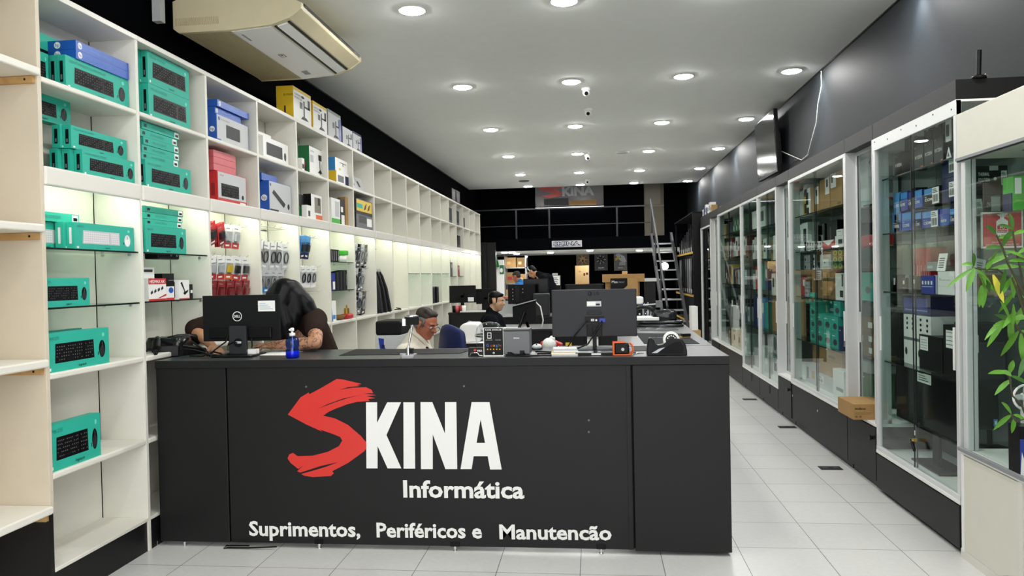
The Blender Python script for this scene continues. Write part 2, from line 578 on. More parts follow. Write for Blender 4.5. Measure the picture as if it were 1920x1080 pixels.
# ---------------------------------------------------------------- air conditioner under the ceiling
t = thing('air_conditioner', 'long beige and white air conditioner hung under the ceiling above the shelves', 'air conditioner', (-2.98, 5.18, 3.4))
L = 1.38
prof = [(0, .03), (.04, 0), (.42, 0), (.72, .02), (.86, .06), (.95, .12), (.955, .16), (.90, .185), (.55, .225), (.05, .24), (0, .22)]
m = MB(); m.prism(prof, 'y', .03, L - .03, 'beige')
m.build('casing', t, bev=.006)
for a, b in ((0, .03), (L - .03, L)):
    m = MB(); m.prism([(x * 1.0 - .004 + (.008 if x > .5 else 0), z * 1.03 - .004) for x, z in prof], 'y', a, b, 'beige')
    if a == 0:
        for i in range(22):
            m.box(.02 + i * .015, .0255 + i * .015, -.006, .002, .045, .10, 'beige_dark')
    m.build('end_cap', t, bev=.005)
m = MB()
for i in range(24):
    m.box(.05 + i * .0155, .058 + i * .0155, .04, L - .04, -.004, .001, 'beige_dark')
m.build('intake_grille', t)
m = MB(); m.prism([(.42, -.006), (.43, -.008), (.715, .012), (.72, .024), (.42, .0)], 'y', .03, L - .03, 'white')
pf = m.face((.45, .68, -.0085), (0, 1, 0), (1, 0, .07), .001)
for s0, t0, s1, t1 in ((0, .06, .08, .065), (0, .10, .08, .105), (0, .06, .006, .105), (.074, .06, .08, .105), (.02, .075, .045, .09)):
    m.poly([(.45 + q, .62 + s, -.009 + q * .07) for s, q in ((s0, t0), (s0, t1), (s1, t1), (s1, t0))], 'black')
m.text('Electrolux', (.45, .63, -.0075), (0, 1, 0), (1, 0, .07), .03, 'mid_grey', w=.14, lift=-.0022)
m.poly([(q + .5, s + 1.12, -.0085 + (q + .05) * .07) for s, q in ((0, 0), (.11, 0), (.11, .05), (0, .05))][::-1], 'grey')
m.poly([(q + .46, s + .10, -.0085 + (q + .01) * .07) for s, q in ((0, 0), (.15, 0), (.15, .012), (0, .012))][::-1], 'grey')
m.build('front_panel', t)
m = MB()
for x0, z0, x1, z1 in ((.735, .016, .75, .023), (.835, .045, .85, .052), (.958, .148, .962, .158)):
    m.prism([(x0, z0), (x1, z1), (x1 - .004, z1 + .012), (x0 - .004, z0 + .012)], 'y', .05, L - .05, 'black')
m.build('outlet_slots', t)
m = MB(); m.prism([(.755, .02), (.83, .042), (.826, .05), (.751, .03)], 'y', .06, L - .06, 'white'); m.build('louver', t)
for y in (.2, L - .2):
    m = MB(); m.box(.15, .19, y - .02, y + .02, .22, .34, 'steel'); m.box(.6, .64, y - .02, y + .02, .2, .34, 'steel'); m.build('hanger', t)
m = MB(); m.box(-.02, .04, 0, .06, 0, .3, 'light_grey')
tag(m.build('pipe_cover', loc=(-3.0, 4.98, 3.42)), 'pale pipe cover on the wall beside the air conditioner', 'pipe cover')

# ---------------------------------------------------------------- television, its cable, antenna
t = thing('wall_television', 'flat black television mounted high on the dark wall', 'television', (2.33, 10.52, 3.26), 0)
hw = .57
m = MB(); m.box(-.02, .03, -hw, hw, -.4, .4, 'black'); m.build('housing', t, bev=.006)
m = MB(); m.box(-.024, -.019, -hw + .015, hw - .015, -.375, .385, 'screen'); m.build('screen', t)
m = MB(); m.box(.03, .12, -.22, .22, -.2, .2, 'black'); m.box(.03, .06, -.5, .5, -.3, .1, 'black'); m.build('wall_bracket', t)
t.rotation_euler = (0, math.radians(-3), 0)
pts = [W(u, v, x=2.43) for u, v in ((1540, 133), (1541, 160), (1534, 195), (1531, 230), (1522, 262), (1515, 290), (1503, 300))]
m = MB(); m.tube(pts + [W(1466, 284, x=2.42)], .006, 'white', 6)
tag(m.build('cable'), 'white cable running from the ceiling down to the television', 'cable')
m = MB(); pts = [W(u, v, x=2.43) for u, v in ((1500, 298), (1490, 302), (1482, 310), (1478, 318))]; m.tube(pts, .005, 'black', 6)
tag(m.build('cable'), 'short black cable drooping below the white television cable', 'cable')

# ================================================================ white shelving along the left wall
XF, XB = -2.68, -2.97
ROWZ = {2: (2.03, 1.79, 1.60), 3: (2.06, 1.93, 1.69), 4: (2.02, 1.73, 1.48), 6: (2.01, 1.72, 1.44)}
def yk(k):
    return 3.44 + .806 * k if k <= 12 else 13.11 + .77 * (k - 12)
BAYLAB = {
    -1: 'white shelving bay at the store front holding a black keyboard carton',
    0: 'white shelving bay with teal keyboard boxes on every level and two glass shelves',
    1: 'white shelving bay above the counter corner with a black headset heap below',
    2: 'white shelving bay with red boxes over hooks of red blister packs',
    3: 'white shelving bay with a blue-white box over hanging white cable packs',
    4: 'white shelving bay with green bracket box above hanging blue packs',
    5: 'white shelving bay with a green-lit niche and a red padlock case',
    6: 'white shelving bay with a yellow box above bunches of bagged cables',
    7: 'white shelving bay with tall dark tubes standing in its lower niche',
    8: 'empty white shelving bay directly behind the dark tubes, no glass shelf',
    9: 'empty white shelving bay, first beyond the tubes to have a glass shelf',
    10: 'empty white shelving bay, second beyond the tubes to have a glass shelf',
    11: 'white shelving bay with two small black speakers standing in its niche',
    12: 'empty white shelving bay just before the black boxes start',
    13: 'white shelving bay with one black box on top and thermal prints below',
    14: 'white shelving bay with black boxes on two upper levels',
    15: 'narrow-looking white shelving bay with hanging grey packs near the far end',
    16: 'second last white shelving bay before the far black panel',
    17: 'last white shelving bay at the far end of the row'}
for k in range(-1, 18):
    y0, y1 = yk(k), yk(k + 1)
    t = thing('shelving_unit', BAYLAB[k], 'shelving unit', ((XF + XB) / 2, (y0 + y1) / 2, 0), 0, 'white shelving bays along the left wall')
    ox, oy = (XF + XB) / 2, (y0 + y1) / 2
    hx, a, b = (XF - XB) / 2, y0 - oy + .013, y1 - oy - .013
    zb = .5 if k == -1 else 0
    sh_ = 'shelf_warm' if k < 0 else 'shelf'
    m = MB(); m.box(-hx, hx, b, b + .026, zb if k == -1 else .0, 3.07, sh_); m.build('side_panel', t, bev=.002)
    if k == -1:
        m = MB(); m.box(-hx, hx, a - .026, a, .5, 3.07, 'shelf'); m.build('side_panel', t)
    m = MB(); m.box(-hx - .012, -hx, a, b - .007, 0, 3.07, sh_); m.build('back_panel', t)
    m = MB(); m.box(-hx, hx + .004, a, b + .025, 3.045, 3.075, 'shelf_edge'); m.build('top_panel', t, bev=.003)
    def plank(z, th=.03, x1=hx, nm='shelf'):
        m = MB(); m.box(-hx, x1, a, b, z - th, z, 'shelf'); m.build(nm, t, bev=.009, seg=3)
    if k == -1:
        for z in (2.66, 1.9, 1.24, .52):
            plank(z, .04, hx + .02)
            m = MB(); m.box(-hx + .02, hx - .01, b - .022, b, z - .075, z - .042, 'wood'); m.cyl((hx - .05, b - .0225, z - .058), (hx - .05, b - .021, z - .058), .006, 'black', n=8); m.build('batten', t)
        m = MB(); m.box(-hx, hx - .005, b, b + .025, 0, .48, 'black_board'); m.build('kick_board', t)
        continue
    plank(2.63)
    if 13 <= k <= 16:
        pass
    m = MB(); m.box(-hx, hx - .018, a, b, 2.165, 2.185, 'shelf'); m.build('shelf', t)
    m = MB(); m.box(hx - .018, hx + .012, a, b, 2.095, 2.19, 'shelf_edge'); m.build('fascia', t, bev=.010, seg=3)
    m = MB(); m.box(hx - .06, hx - .03, a + .03, b - .03, 2.135, 2.155, 'strip'); m.build('light_strip', t)
    for z in ([1.79, 1.49] if k in (0, 1, 5) else [1.67] if k in (9, 10, 11, 12) else [1.62] if k in (13, 14) else []):
        d = .05 if z == 1.49 and k == 1 else .0
        m = MB(); m.box(-hx + .01, hx - .015 - d, a + .004, b - .004, z - .008, z, 'shelf_glass'); m.box(hx - .015 - d, hx - .0135 - d, a + .004, b - .004, z - .009, z + .0005, 'glass_edge'); m.build('glass_shelf', t)
        for yy in (a + .006, b - .006):
            for xx in (-hx + .05, hx - .07):
                m = MB(); m.cyl((xx, yy - .006, z - .017), (xx, yy + .006, z - .017), .008, 'steel', n=10); m.build('shelf_pin', t)
    plank(1.165, .032)
    plank(.67, .032)
    m = MB(); m.box(-hx, hx, a, b, .18, .2, 'shelf'); m.build('base_shelf', t, bev=.003)
    m = MB(); m.box(hx - .03, hx - .01, a, b, 0, .18, 'black_board'); m.build('kick_board', t)
    if k in ROWZ:
        for z in ROWZ[k]:
            m = MB(); m.box(-hx, -hx + .008, a + .02, b - .02, z - .006, z + .006, 'dark_grey')
            for i in range(5):
                y = a + .19 + i * .135
                m.tube([(-hx, y, z), (-hx + .20, y, z + .005), (-hx + .215, y, z + .02)], .0028, 'chrome', 6)
            m.build('peg_rail', t)

# ---------------------------------------------------------------- boxed goods
def keys(F, s0, t0, s1, t1, body, key, rows=5, cols=15, skew=0.0):
    F.quad([(s0, t0), (s1, t0), (s1 - skew, t1), (s0 + skew, t1)], body, 1)
    W_, H_ = s1 - s0, t1 - t0
    pw, ph = W_ * .96 / (cols + 2), H_ * .84 / rows
    for r in range(rows):
        sk = skew * (r + .5) / rows
        for c in range(cols + 2):
            if c == cols - 3:
                continue
            x = s0 + W_ * .02 + sk + c * (W_ * .96 - 2 * sk) / (cols + 2)
            if r == 0 and 3 < c < 8:
                if c == 4:
                    F.rect(x, t0 + H_ * .08, x + pw * 3.8, t0 + H_ * .08 + ph * .8, key, 2)
                continue
            F.rect(x, t0 + H_ * .08 + r * ph, x + pw * .8, t0 + H_ * .08 + r * ph + ph * .78, key, 2)
            if key == 'key' and (r * 7 + c * 3) % 5:
                F.rect(x + pw * .22, t0 + H_ * .08 + (r + .34) * ph, x + pw * .5, t0 + H_ * .08 + (r + .62) * ph, 'legend', 3)


def carton(name, label, cat, X, y0, y1, z0, z1, d, base, art=None, side=None, group=None, rz=0.0, right=False, bev=.002, top=None):
    """a box whose printed front looks into the room (+x on the left wall, -x in the glass cabinets on the right)"""
    wd, h = abs(y1 - y0), z1 - z0
    m = MB(); m.box(-d, 0, -wd / 2, wd / 2, 0, h, base)
    if art:
        art(m.face((0, -wd / 2, 0), (0, 1, 0), (0, 0, 1)), wd, h)
    if side:
        side(m.face((-d, -wd / 2, 0), (1, 0, 0), (0, 0, 1)), d, h)
        if right:
            side(m.face((0, wd / 2, 0), (-1, 0, 0), (0, 0, 1)), d, h)
    if top:
        top(m, d, wd, h)
    o = m.build(name, loc=(X, (y0 + y1) / 2, z0), rz=rz + (PI if right else 0), bev=0)
    return tag(o, label, cat, group)


def art_kb(title, white=False, mouse=True, brand='logitech'):
    def f(F, w, h):
        kb, ky, ms = ('light_grey', 'key_white', 'key_white') if white else ('black', 'key', 'black')
        x0 = w * (.12 if mouse else .1)
        keys(F, x0, h * .22, w * (.74 if mouse else .9), h * .72, kb, ky, skew=w * .01)
        if mouse:
            F.disc(w * .875, h * .43, w * .055, h * .24, ms, 1, 20); F.disc(w * .875, h * .36, w * .045, h * .15, 'charcoal' if not white else 'paper', 2, 20)
            F.rect(w * .872, h * .48, w * .878, h * .62, 'mid_grey', 3)
            F.rect(w * .80, h * .27, w * .812, h * .36, 'black', 1)
        F.text(title, w * .05, h * .82, h * .085, 'teal_dark' if not white else 'teal_dark')
        F.text(brand, w * .48, h * .06, h * .07, 'matte_black')
        F.disc(w * .9, h * .82, w * .022, h * .06, 'teal_light', 1)
        F.rect(w * .03, h * .04, w * .06, h * .11, 'paper', 1)
    return f


def side_slot(F, w, h):
    F.rect(w * .3, h * .18, w * .7, h * .82, 'black', 1)
    F.rect(w * .4, h * .25, w * .6, h * .4, 'mid_grey', 2)


def side_white(F, w, h):
    F.rect(w * .35, h * .2, w * .65, h * .8, 'key_white', 1)


TK = 'teal keyboard boxes on the white shelves'
def teal(u0, u1, vt, z, X, title, label, d=.046, white=False, mouse=True, side=side_slot, y0=None, y1=None, h=None, rz=0.0):
    y0 = W(u0, vt, x=X).y if y0 is None else y0
    y1 = W(u1, vt, x=X).y if y1 is None else y1
    z1 = z + h if h else W(u0, vt, x=X).z
    carton('keyboard_box', label, 'box', X, y0, y1, z, z1, d, 'teal', art_kb(title, white, mouse), side, TK, rz)
    return y0, y1, z1


# first bay, upper shelf
q = teal(122, 239, 102, 2.63, -2.72, 'SILENT WIRELESS COMBO MK295', 'teal keyboard box under the two blue flat boxes, at the shelf front')
teal(0, 0, 102, 2.63, -2.768, 'SILENT WIRELESS COMBO', 'teal keyboard box standing right behind the one under the blue flat boxes', y0=q[0], y1=q[1], h=q[2] - 2.63)
teal(0, 96, 102, 2.63, -2.80, 'MK295', 'short teal box against the divider under the blue flat boxes', y0=3.46, h=q[2] - 2.632, y1=q[0] - .02, mouse=False, d=.05)
teal(0, 107, 56, 2.63, -2.87, 'MK220', 'teal box standing at the back above the blue flat boxes', y0=3.47, y1=3.9, h=.30, d=.05)
ya, yb = W(142, 85, x=-2.71).y, W(241, 130, x=-2.71).y
def art_hp(F, w, h):
    F.text('Wireless Keyboard and Mouse 230', w * .25, h * .35, h * .3, 'sky', w=w * .4); F.disc(w * .07, h * .5, h * .36, h * .36, 'paper', 1); F.text('hp', w * .045, h * .34, h * .36, 'blue', k=3)
def side_hp(F, w, h):
    F.disc(w * .38, h * .5, h * .38, h * .38, 'paper', 1); F.text('hp', w * .32, h * .33, h * .4, 'blue', k=3)
for i in range(2):
    carton('keyboard_box', ['blue flat keyboard box lying on the teal boxes, lower of the two', 'blue flat keyboard box lying topmost above the teal boxes'][i], 'box', -2.71, ya, yb, q[2] + i * .049, q[2] + i * .049 + .048, .17, 'blue', art_hp, side_hp, 'blue flat boxes')
# first bay, second shelf
Z2 = 2.19
q = teal(153.7, 254.2, 279.6, Z2, -2.705, 'MK220 WIRELESS COMBO', 'teal keyboard box at the bottom front above the lit niche, first bay')
for i, tx in enumerate(('directly behind the bottom front one', 'rearmost of the bottom row')):
    teal(0, 0, 0, Z2, -2.753 - i * .048, 'MK220', 'teal keyboard box of the first bay, %s' % tx, y0=q[0] - .03 * (i + 1), y1=q[1] - .05 * (i + 1), h=q[2] - Z2)
q2 = teal(132.6, 236.3, 234, q[2] + .002, -2.735, 'MK220 WIRELESS COMBO', 'teal keyboard box stacked second high above the lit niche, first bay')
teal(0, 0, 0, q[2] + .002, -2.783, 'MK220', 'teal keyboard box hidden behind the second high one, first bay', y0=q2[0] - .02, y1=q2[1] - .04, h=q2[2] - q[2] - .002)
hh = q[2] - Z2
for i, (uu, tx) in enumerate(((100, 'bottom'), (99, 'middle'))):
    teal(0, uu, 300, Z2 + i * (hh + .002), -2.86, 'MK220', 'teal box beside the near divider, %s of a stack of three' % tx, y0=3.46, h=hh, mouse=False, y1=W(uu, 300, x=-2.80).y)
teal(0, 131, 185, Z2 + 2 * (hh + .002), -2.84, 'MK235', 'teal keyboard box lying topmost of the stack beside the near divider', y0=3.46, h=hh * 1.05, d=.06)
# second bay upper
q = teal(277.8, 354.4, 155.5, 2.63, -2.72, 'MK120 CORDED', 'teal keyboard box on the upper shelf of the second bay, lower of two', mouse=False)
teal(0, 0, 0, q[2] + .002, -2.72, 'MK120 CORDED', 'teal keyboard box on the upper shelf of the second bay, topmost', y0=q[0], y1=q[1], h=W(277.8, 95.5, x=-2.72).z - q[2] - .002, mouse=False)
for i in range(2):
    teal(0, 0, 0, 2.63 + i * (q[2] - 2.63 + .002), -2.768, 'MK120', 'teal keyboard box standing behind the %s one of the second bay' % ('topmost' if i else 'lower'), y0=q[0] - .02, y1=q[1] - .03, h=q[2] - 2.63, mouse=False)
# second bay lower shelf: one standing, five lying flat
q = teal(272, 356.7, 298, Z2, -2.71, 'MK120 CORDED', 'teal keyboard box standing below the flat stack, second bay')
def art_flat(F, w, h):
    F.text('MK120 CORDED', w * .25, h * .35, h * .33, 'teal_dark'); F.rect(w * .86, h * .1, w * .98, h * .9, 'paper', 1); F.rect(w * .88, h * .25, w * .96, h * .6, 'black', 2); F.rect(w * .05, h * .3, w * .12, h * .7, 'black', 1)
ya, yb = W(264, 245, x=-2.73).y, W(333, 262, x=-2.73).y
for i in range(5):
    z = q[2] + .002 + i * .047
    carton('keyboard_box', 'flat lying teal keyboard box, %s from the bottom of the stack of five' % ORD[i], 'box', -2.73 - .004 * (i % 2), ya + .012 * (i % 3), yb + .01 * ((i * 2) % 3), z, z + .045, .17, 'teal', art_flat, side_slot, TK)
# first bay glass shelves
q = teal(139, 250, 416, 1.79, -2.715, 'MK250', 'teal box with a white keyboard print on the upper glass shelf', white=True, side=side_white)
teal(0, 0, 0, 1.79, -2.763, 'MK250', 'teal box behind the front white keyboard box, upper glass shelf', white=True, y0=q[0] - .02, y1=q[1] - .03, h=q[2] - 1.79, side=side_white)
teal(0, 126, 412, 1.79, -2.82, 'MK250', 'teal white-keyboard box beside the divider, under a flat box, upper glass shelf', white=True, y0=3.46, h=q[2] - 1.79, mouse=False)
carton('keyboard_box', 'flat teal box with a barcode label lying on the upper glass shelf stack', 'box', -2.80, 3.46, W(148, 400, x=-2.80).y, q[2] + .002, q[2] + .05, .14, 'teal', art_flat, None, TK)
carton('small_box', 'small black box on top under the light of the first bay', 'box', -2.9, 3.47, 3.56, q[2] + .002, q[2] + .11, .06, 'black')
teal(86, 167.4, 521.5, 1.49, -2.72, 'MK235', 'teal keyboard box alone on the lower glass shelf', y0=3.46)
carton('dark_box', 'black and red box standing at the back of the lower glass shelf', 'box', -2.9, 3.46, 3.60, 1.49, 1.78, .04, 'black', lambda F, w, h: F.rect(w * .1, h * .3, w * .9, h * .8, 'dark_red', 1))
q = teal(90.7, 203.7, 626, 1.165, -2.70, 'MK270', 'teal keyboard box on the white plank at counter height', d=.06, y0=3.458)
carton('keyboard_box', 'thin teal box lying open behind the one on the white plank', 'box', -2.80, 3.46, 3.86, 1.165, 1.165 + .20, .03, 'teal_dark')
m = MB(); m.box(-.02, .02, -.05, .05, 0, .3, 'black'); tag(m.build('dark_organizer', loc=(-2.93, 3.53, 1.165)), 'narrow black board standing at the back of the counter-high plank', 'board')
teal(96, 188, 799, .67, -2.70, 'MK235', 'teal keyboard box on the lowest raised plank', y0=3.458, d=.06)
# second bay glass shelves
q = teal(272, 348, 421.5, 1.79, -2.72, 'MK120', 'teal keyboard box standing on the second bay glass shelf')
for i in range(3):
    carton('keyboard_box', 'flat teal box over the second bay glass shelf, %s' % ['lowest of three', 'middle of three', 'topmost with a barcode label'][i], 'box', -2.73, q[0] + .02, q[1] - .03 + .01 * i, q[2] + .002 + i * .04, q[2] + .04 + i * .04, .15, ['teal', 'teal', 'teal_dark'][i], art_flat, None, TK)
zg = 1.49
def lpx(u0, u1, vt, X):
    return W(u0, vt, x=X).y, W(u1, vt, x=X).y, W(u0, vt, x=X).z
def art_hedmax(F, w, h):
    F.rect(0, h * .74, w, h, 'red', 1); F.text('HEDMAX AX', w * .06, h * .79, h * .14, 'white', bold=.02, w=w * .85); F.rect(0, 0, w, h * .09, 'red', 1)
    for i in range(4):
        s = w * (.12 + .2 * i); F.quad([(s, h * (.28 + .06 * i)), (s + w * .12, h * (.36 + .06 * i)), (s + w * .08, h * (.48 + .06 * i)), (s - w * .02, h * (.38 + .06 * i))], 'charcoal', 2)
    F.quad([(w * .5, h * .12), (w, h * .3), (w, h * .22), (w * .62, h * .12)], 'red', 2)
a, b, z = lpx(278, 310.7, 522, -2.745)
carton('connector_box', 'white box with a red header on the second bay lower glass shelf', 'box', -2.745, a, b, zg, z, .06, 'white', art_hedmax, None, 'small boxes on the lower glass shelf')
carton('connector_box', 'white flat box lying behind the red header box', 'box', -2.81, a - .02, b - .02, zg, z + .07, .05, 'white', lambda F, w, h: F.rect(w * .1, h * .86, w * .9, h * .94, 'charcoal', 1), None, 'small boxes on the lower glass shelf')
a, b, z = lpx(311, 326, 526, -2.75)
carton('connector_box', 'white and black box with a blue picture beside the red header box', 'box', -2.75, a, b, zg, z, .06, 'white', lambda F, w, h: (F.rect(0, h * .7, w, h, 'black', 1), F.disc(w * .6, h * .5, w * .3, h * .15, 'blue', 1), F.rect(0, 0, w, h * .12, 'red', 1)), None, 'small boxes on the lower glass shelf')
a, b, z = lpx(335, 354.5, 525, -2.745)
def art_holder(F, w, h):
    F.quad([(w * .15, h * .85), (w * .3, h * .9), (w * .6, h * .4), (w * .9, h * .5), (w * .85, h * .38), (w * .55, h * .22), (w * .4, h * .3), (w * .5, h * .42)], 'black', 1); F.rect(0, 0, w, h * .06, 'red', 1)
carton('phone_holder_box', 'white box printed with a black bracket on the lower glass shelf', 'box', -2.745, a, b, zg, z, .07, 'white', art_holder, lambda F, w, h: F.rect(w * .2, h * .1, w * .6, h * .9, 'charcoal', 1), 'small boxes on the lower glass shelf')
carton('connector_box', 'black box behind the white bracket box', 'box', -2.83, a - .05, b - .04, zg, z + .045, .06, 'black', None, None, 'small boxes on the lower glass shelf')
a, b, z = lpx(355.5, 361, 533, -2.75)
carton('connector_box', 'tiny black box at the far end of the lower glass shelf row', 'box', -2.75, a, b, zg, z, .05, 'black', lambda F, w, h: F.rect(w * .2, h * .4, w * .9, h * .6, 'paper', 1), None, 'small boxes on the lower glass shelf')
t = thing('goggles', 'black goggles lying on top of the small boxes', 'goggles', (-2.80, W(305, 505, x=-2.8).y, zg + .265))
m = MB(); m.box(-.05, .05, -.12, .12, 0, .05, 'black'); m.box(-.04, .052, -.10, .10, .045, .062, 'charcoal'); m.build('visor', t, bev=.014)
m = MB(); m.tube([(.05, .05 + .035 * math.cos(i * PI / 6), .02 + .03 * math.sin(i * PI / 6)) for i in range(7)], .006, 'silver', 6); m.build('strap', t)
# third bay
a, b, z = lpx(405.5, 464, 212, -2.73)
def art_hpw(F, w, h):
    F.rect(w * .28, h * .25, w * .72, h * .72, 'charcoal', 1); F.rect(0, 0, w * .12, h * .12, 'blue', 1); F.disc(w * .07, h * .85, w * .03, w * .03, 'blue', 1); F.text('Wireless Keyboard', w * .12, h * .82, h * .06, 'mid_grey')
def side_b(F, w, h):
    F.disc(w * .5, h * .45, w * .3, w * .3, 'paper', 1); F.text('hp', w * .3, h * .40, w * .34, 'blue', k=3)
m = MB()
carton('keyboard_box', 'blue and white keyboard box on the upper shelf of the third bay', 'box', -2.73, a, b, 2.63, z, .07, 'blue', lambda F, w, h: (F.rect(.004, .004, w - .004, h - .004, 'light_grey', 1), art_hpw(Face(F.mb, F.o, F.r, F.u, .0016), w, h)), side_b, 'blue boxes of the third bay')
for i in range(2):
    carton('keyboard_box', 'blue flat box tilted on the third bay white box, %s' % ('topmost' if i else 'lower'), 'box', -2.74 + .02 * i, a + .0, b - .10 + .1 * i, z + .001 + i * .052, z + .05 + i * .052, .15, 'blue', art_hp, None, 'blue boxes of the third bay')
a, b, z = lpx(407, 461, 319, -2.73)
def art_gen(F, w, h):
    F.rect(w * .02, h * .14, w * .98, h * .98, 'light_grey', 1); keys(Face(F.mb, F.o, F.r, F.u, .0016), w * .12, h * .2, w * .72, h * .62, 'black', 'key', 4, 11); F.disc(w * .85, h * .28, w * .04, h * .08, 'black', 3)
    F.text('KB-7200', w * .08, h * .85, h * .05, 'red', k=3); F.rect(w * .75, h * .03, w * .95, h * .1, 'paper', 2)
carton('keyboard_box', 'red and white keyboard box under the pinkish red flat boxes', 'box', -2.73, a, b, Z2, z, .07, 'red', art_gen, lambda F, w, h: F.rect(w * .3, h * .2, w * .7, h * .6, 'dark_red', 1), 'red boxes of the third bay')
for i in range(3):
    carton('keyboard_box', 'pinkish red flat box above the red keyboard box, %s' % ['lowest of three', 'middle of three', 'topmost of three'][i], 'box', -2.745, a - .02, b - .14, z + .002 + i * .05, z + .05 + i * .05, .14, 'pink_red', None, None, 'red boxes of the third bay')
# fourth bay
a, b, z = lpx(493, 539.5, 254, -2.74)
carton('keyboard_box', 'white keyboard box on the upper shelf of the fourth bay', 'box', -2.74, a, b, 2.63, z, .06, 'white', lambda F, w, h: (F.rect(w * .12, h * .22, w * .75, h * .78, 'charcoal', 1), F.disc(w * .86, h * .4, w * .045, h * .2, 'charcoal', 1)), None, 'white boxes of the fourth bay')
carton('keyboard_box', 'white keyboard box standing behind the front one of the fourth bay', 'box', -2.81, a - .08, b - .2, 2.63, z + .055, .06, 'white', lambda F, w, h: F.rect(w * .1, h * .5, w * .9, h * .9, 'light_grey', 1), None, 'white boxes of the fourth bay')
a, b, z = lpx(504, 544.8, 338, -2.73)
def art_hpd(F, w, h):
    F.rect(.003, .003, w - .003, h - .003, 'light_grey', 1); G = Face(F.mb, F.o, F.r, F.u, .0018); G.quad([(w * .12, h * .62), (w * .2, h * .74), (w * .72, h * .34), (w * .64, h * .2)], 'black', 1); G.disc(w * .86, h * .27, w * .05, h * .1, 'black', 1); G.rect(w * .02, h * .03, w * .4, h * .1, 'charcoal', 1); G.disc(w * .06, h * .88, w * .03, w * .03, 'blue', 1)
carton('keyboard_box', 'blue and white box showing a slanted black keyboard, fourth bay', 'box', -2.73, a, b, Z2, z, .09, 'blue', art_hpd, side_b, 'blue boxes of the fourth bay')
carton('keyboard_box', 'blue flat box lying across the slanted keyboard box, fourth bay', 'box', -2.77, a - .05, b - .2, z + .001, z + .06, .1, 'blue', None, None, 'blue boxes of the fourth bay')
# fifth bay
a, b, z = lpx(579, 609, 272, -2.74)
def art_tripod(F, w, h):
    F.rect(.004, h * .06, w - .004, h - .004, 'white', 1); G = Face(F.mb, F.o, F.r, F.u, .0018); G.rect(w * .62, h * .1, w * .66, h * .8, 'black', 1); G.rect(w * .55, h * .6, w * .75, h * .8, 'charcoal', 1); G.rect(w * .72, h * .1, w * .95, h * .5, 'light_grey', 1); G.text('SUPORTE', w * .06, h * .8, h * .06, 'deep_green'); G.rect(w * .06, h * .45, w * .25, h * .7, 'light_grey', 1); G.quad([(w * .5, h * .15), (w * .78, h * .15), (w * .66, h * .3)], 'black', 1)
carton('bracket_box', 'green and white bracket box on the upper shelf of the fifth bay', 'box', -2.74, a, b, 2.63, z, .11, 'deep_green', art_tripod, None, 'bracket boxes')
a2 = lpx(562, 578, 290, -2.78)
for i in range(3):
    carton('small_box', 'small %s box beside the green bracket box' % ['white', 'red', 'brown'][i], 'box', -2.76 - .01 * i, a2[0] + i * .065, a2[0] + .06 + i * .065, 2.63, 2.63 + .14 - .02 * i, .05, ['white', 'dark_red', 'kraft_dark'][i], lambda F, w, h: F.rect(w * .1, h * .3, w * .9, h * .6, 'charcoal', 1), None, 'small boxes of the fifth bay')
a, b, z = lpx(566, 582, 363, -2.74)
carton('accessory_box', 'black box on the second shelf of the fifth bay', 'box', -2.78, a, b, Z2, z, .09, 'black', lambda F, w, h: F.rect(w * .1, h * .1, w * .4, h * .5, 'deep_green', 1), None, 'boxes of the fifth bay')
a, b, z = lpx(583, 603, 363, -2.73)
carton('accessory_box', 'white box with an orange foot on the second shelf of the fifth bay', 'box', -2.73, a, b, Z2, z, .08, 'white', lambda F, w, h: (F.rect(w * .3, h * .3, w * .9, h * .9, 'tan_light', 1), F.rect(w * .6, h * .6, w * .8, h * .9, 'black', 2), F.rect(w * .4, 0, w, h * .22, 'orange', 1)), lambda F, w, h: F.rect(0, 0, w, h, 'black', 1), 'boxes of the fifth bay')
a, b, z = lpx(573, 582, 384, -2.73)
carton('accessory_box', 'small white earphone box before the black one, fifth bay', 'box', -2.72, a, b, Z2, z, .05, 'white', lambda F, w, h: F.rect(w * .3, h * .2, w * .7, h * .6, 'charcoal', 1), None, 'boxes of the fifth bay')
# sixth bay
a, b, z = lpx(628, 655, 294, -2.74)
def art_mount(F, w, h):
    F.rect(w * .3, h * .7, w * .75, h * .75, 'black', 1); F.rect(w * .5, h * .5, w * .55, h * .72, 'black', 1); F.disc(w * .3, h * .2, w * .07, h * .09, 'yellow', 1)
h1 = (z - 2.63) / 2
def side_c(c):
    return lambda F, w, h: F.rect(0, 0, w, h, c, 1)
carton('bracket_box', 'white screen arm box with a blue side, upper of two, sixth bay', 'box', -2.74, a, b, 2.63 + h1 + .001, 2.63 + 2 * h1, .10, 'white', art_mount, side_c('sky'), 'bracket boxes')
carton('bracket_box', 'white and blue screen arm box with a yellow side, sixth bay', 'box', -2.73, a, b, 2.63, 2.63 + h1, .10, 'white', lambda F, w, h: (F.rect(w * .6, 0, w, h * .8, 'navy', 1), F.rect(w * .1, h * .2, w * .5, h * .7, 'mid_grey', 1)), side_c('yellow'), 'bracket boxes')
a, b, z = lpx(621, 637, 370, -2.73)
carton('accessory_box', 'white box with green foot on the second shelf of the sixth bay', 'box', -2.73, a, b, Z2, z, .07, 'white', lambda F, w, h: (F.rect(0, 0, w, h * .22, 'green', 1), F.rect(w * .4, h * .3, w * .9, h * .9, 'light_grey', 1)), None, 'boxes of the sixth bay')
a, b, z = lpx(637.5, 646, 372, -2.74)
carton('accessory_box', 'black and white slim box between white and brown boxes', 'box', -2.74, a, b, Z2, z, .07, 'black', lambda F, w, h: (F.rect(w * .1, h * .5, w * .6, h * .7, 'paper', 1), F.rect(w * .2, 0, w * .9, h * .4, 'white', 1)), None, 'boxes of the sixth bay')
a, b, z = lpx(647, 652, 369, -2.74)
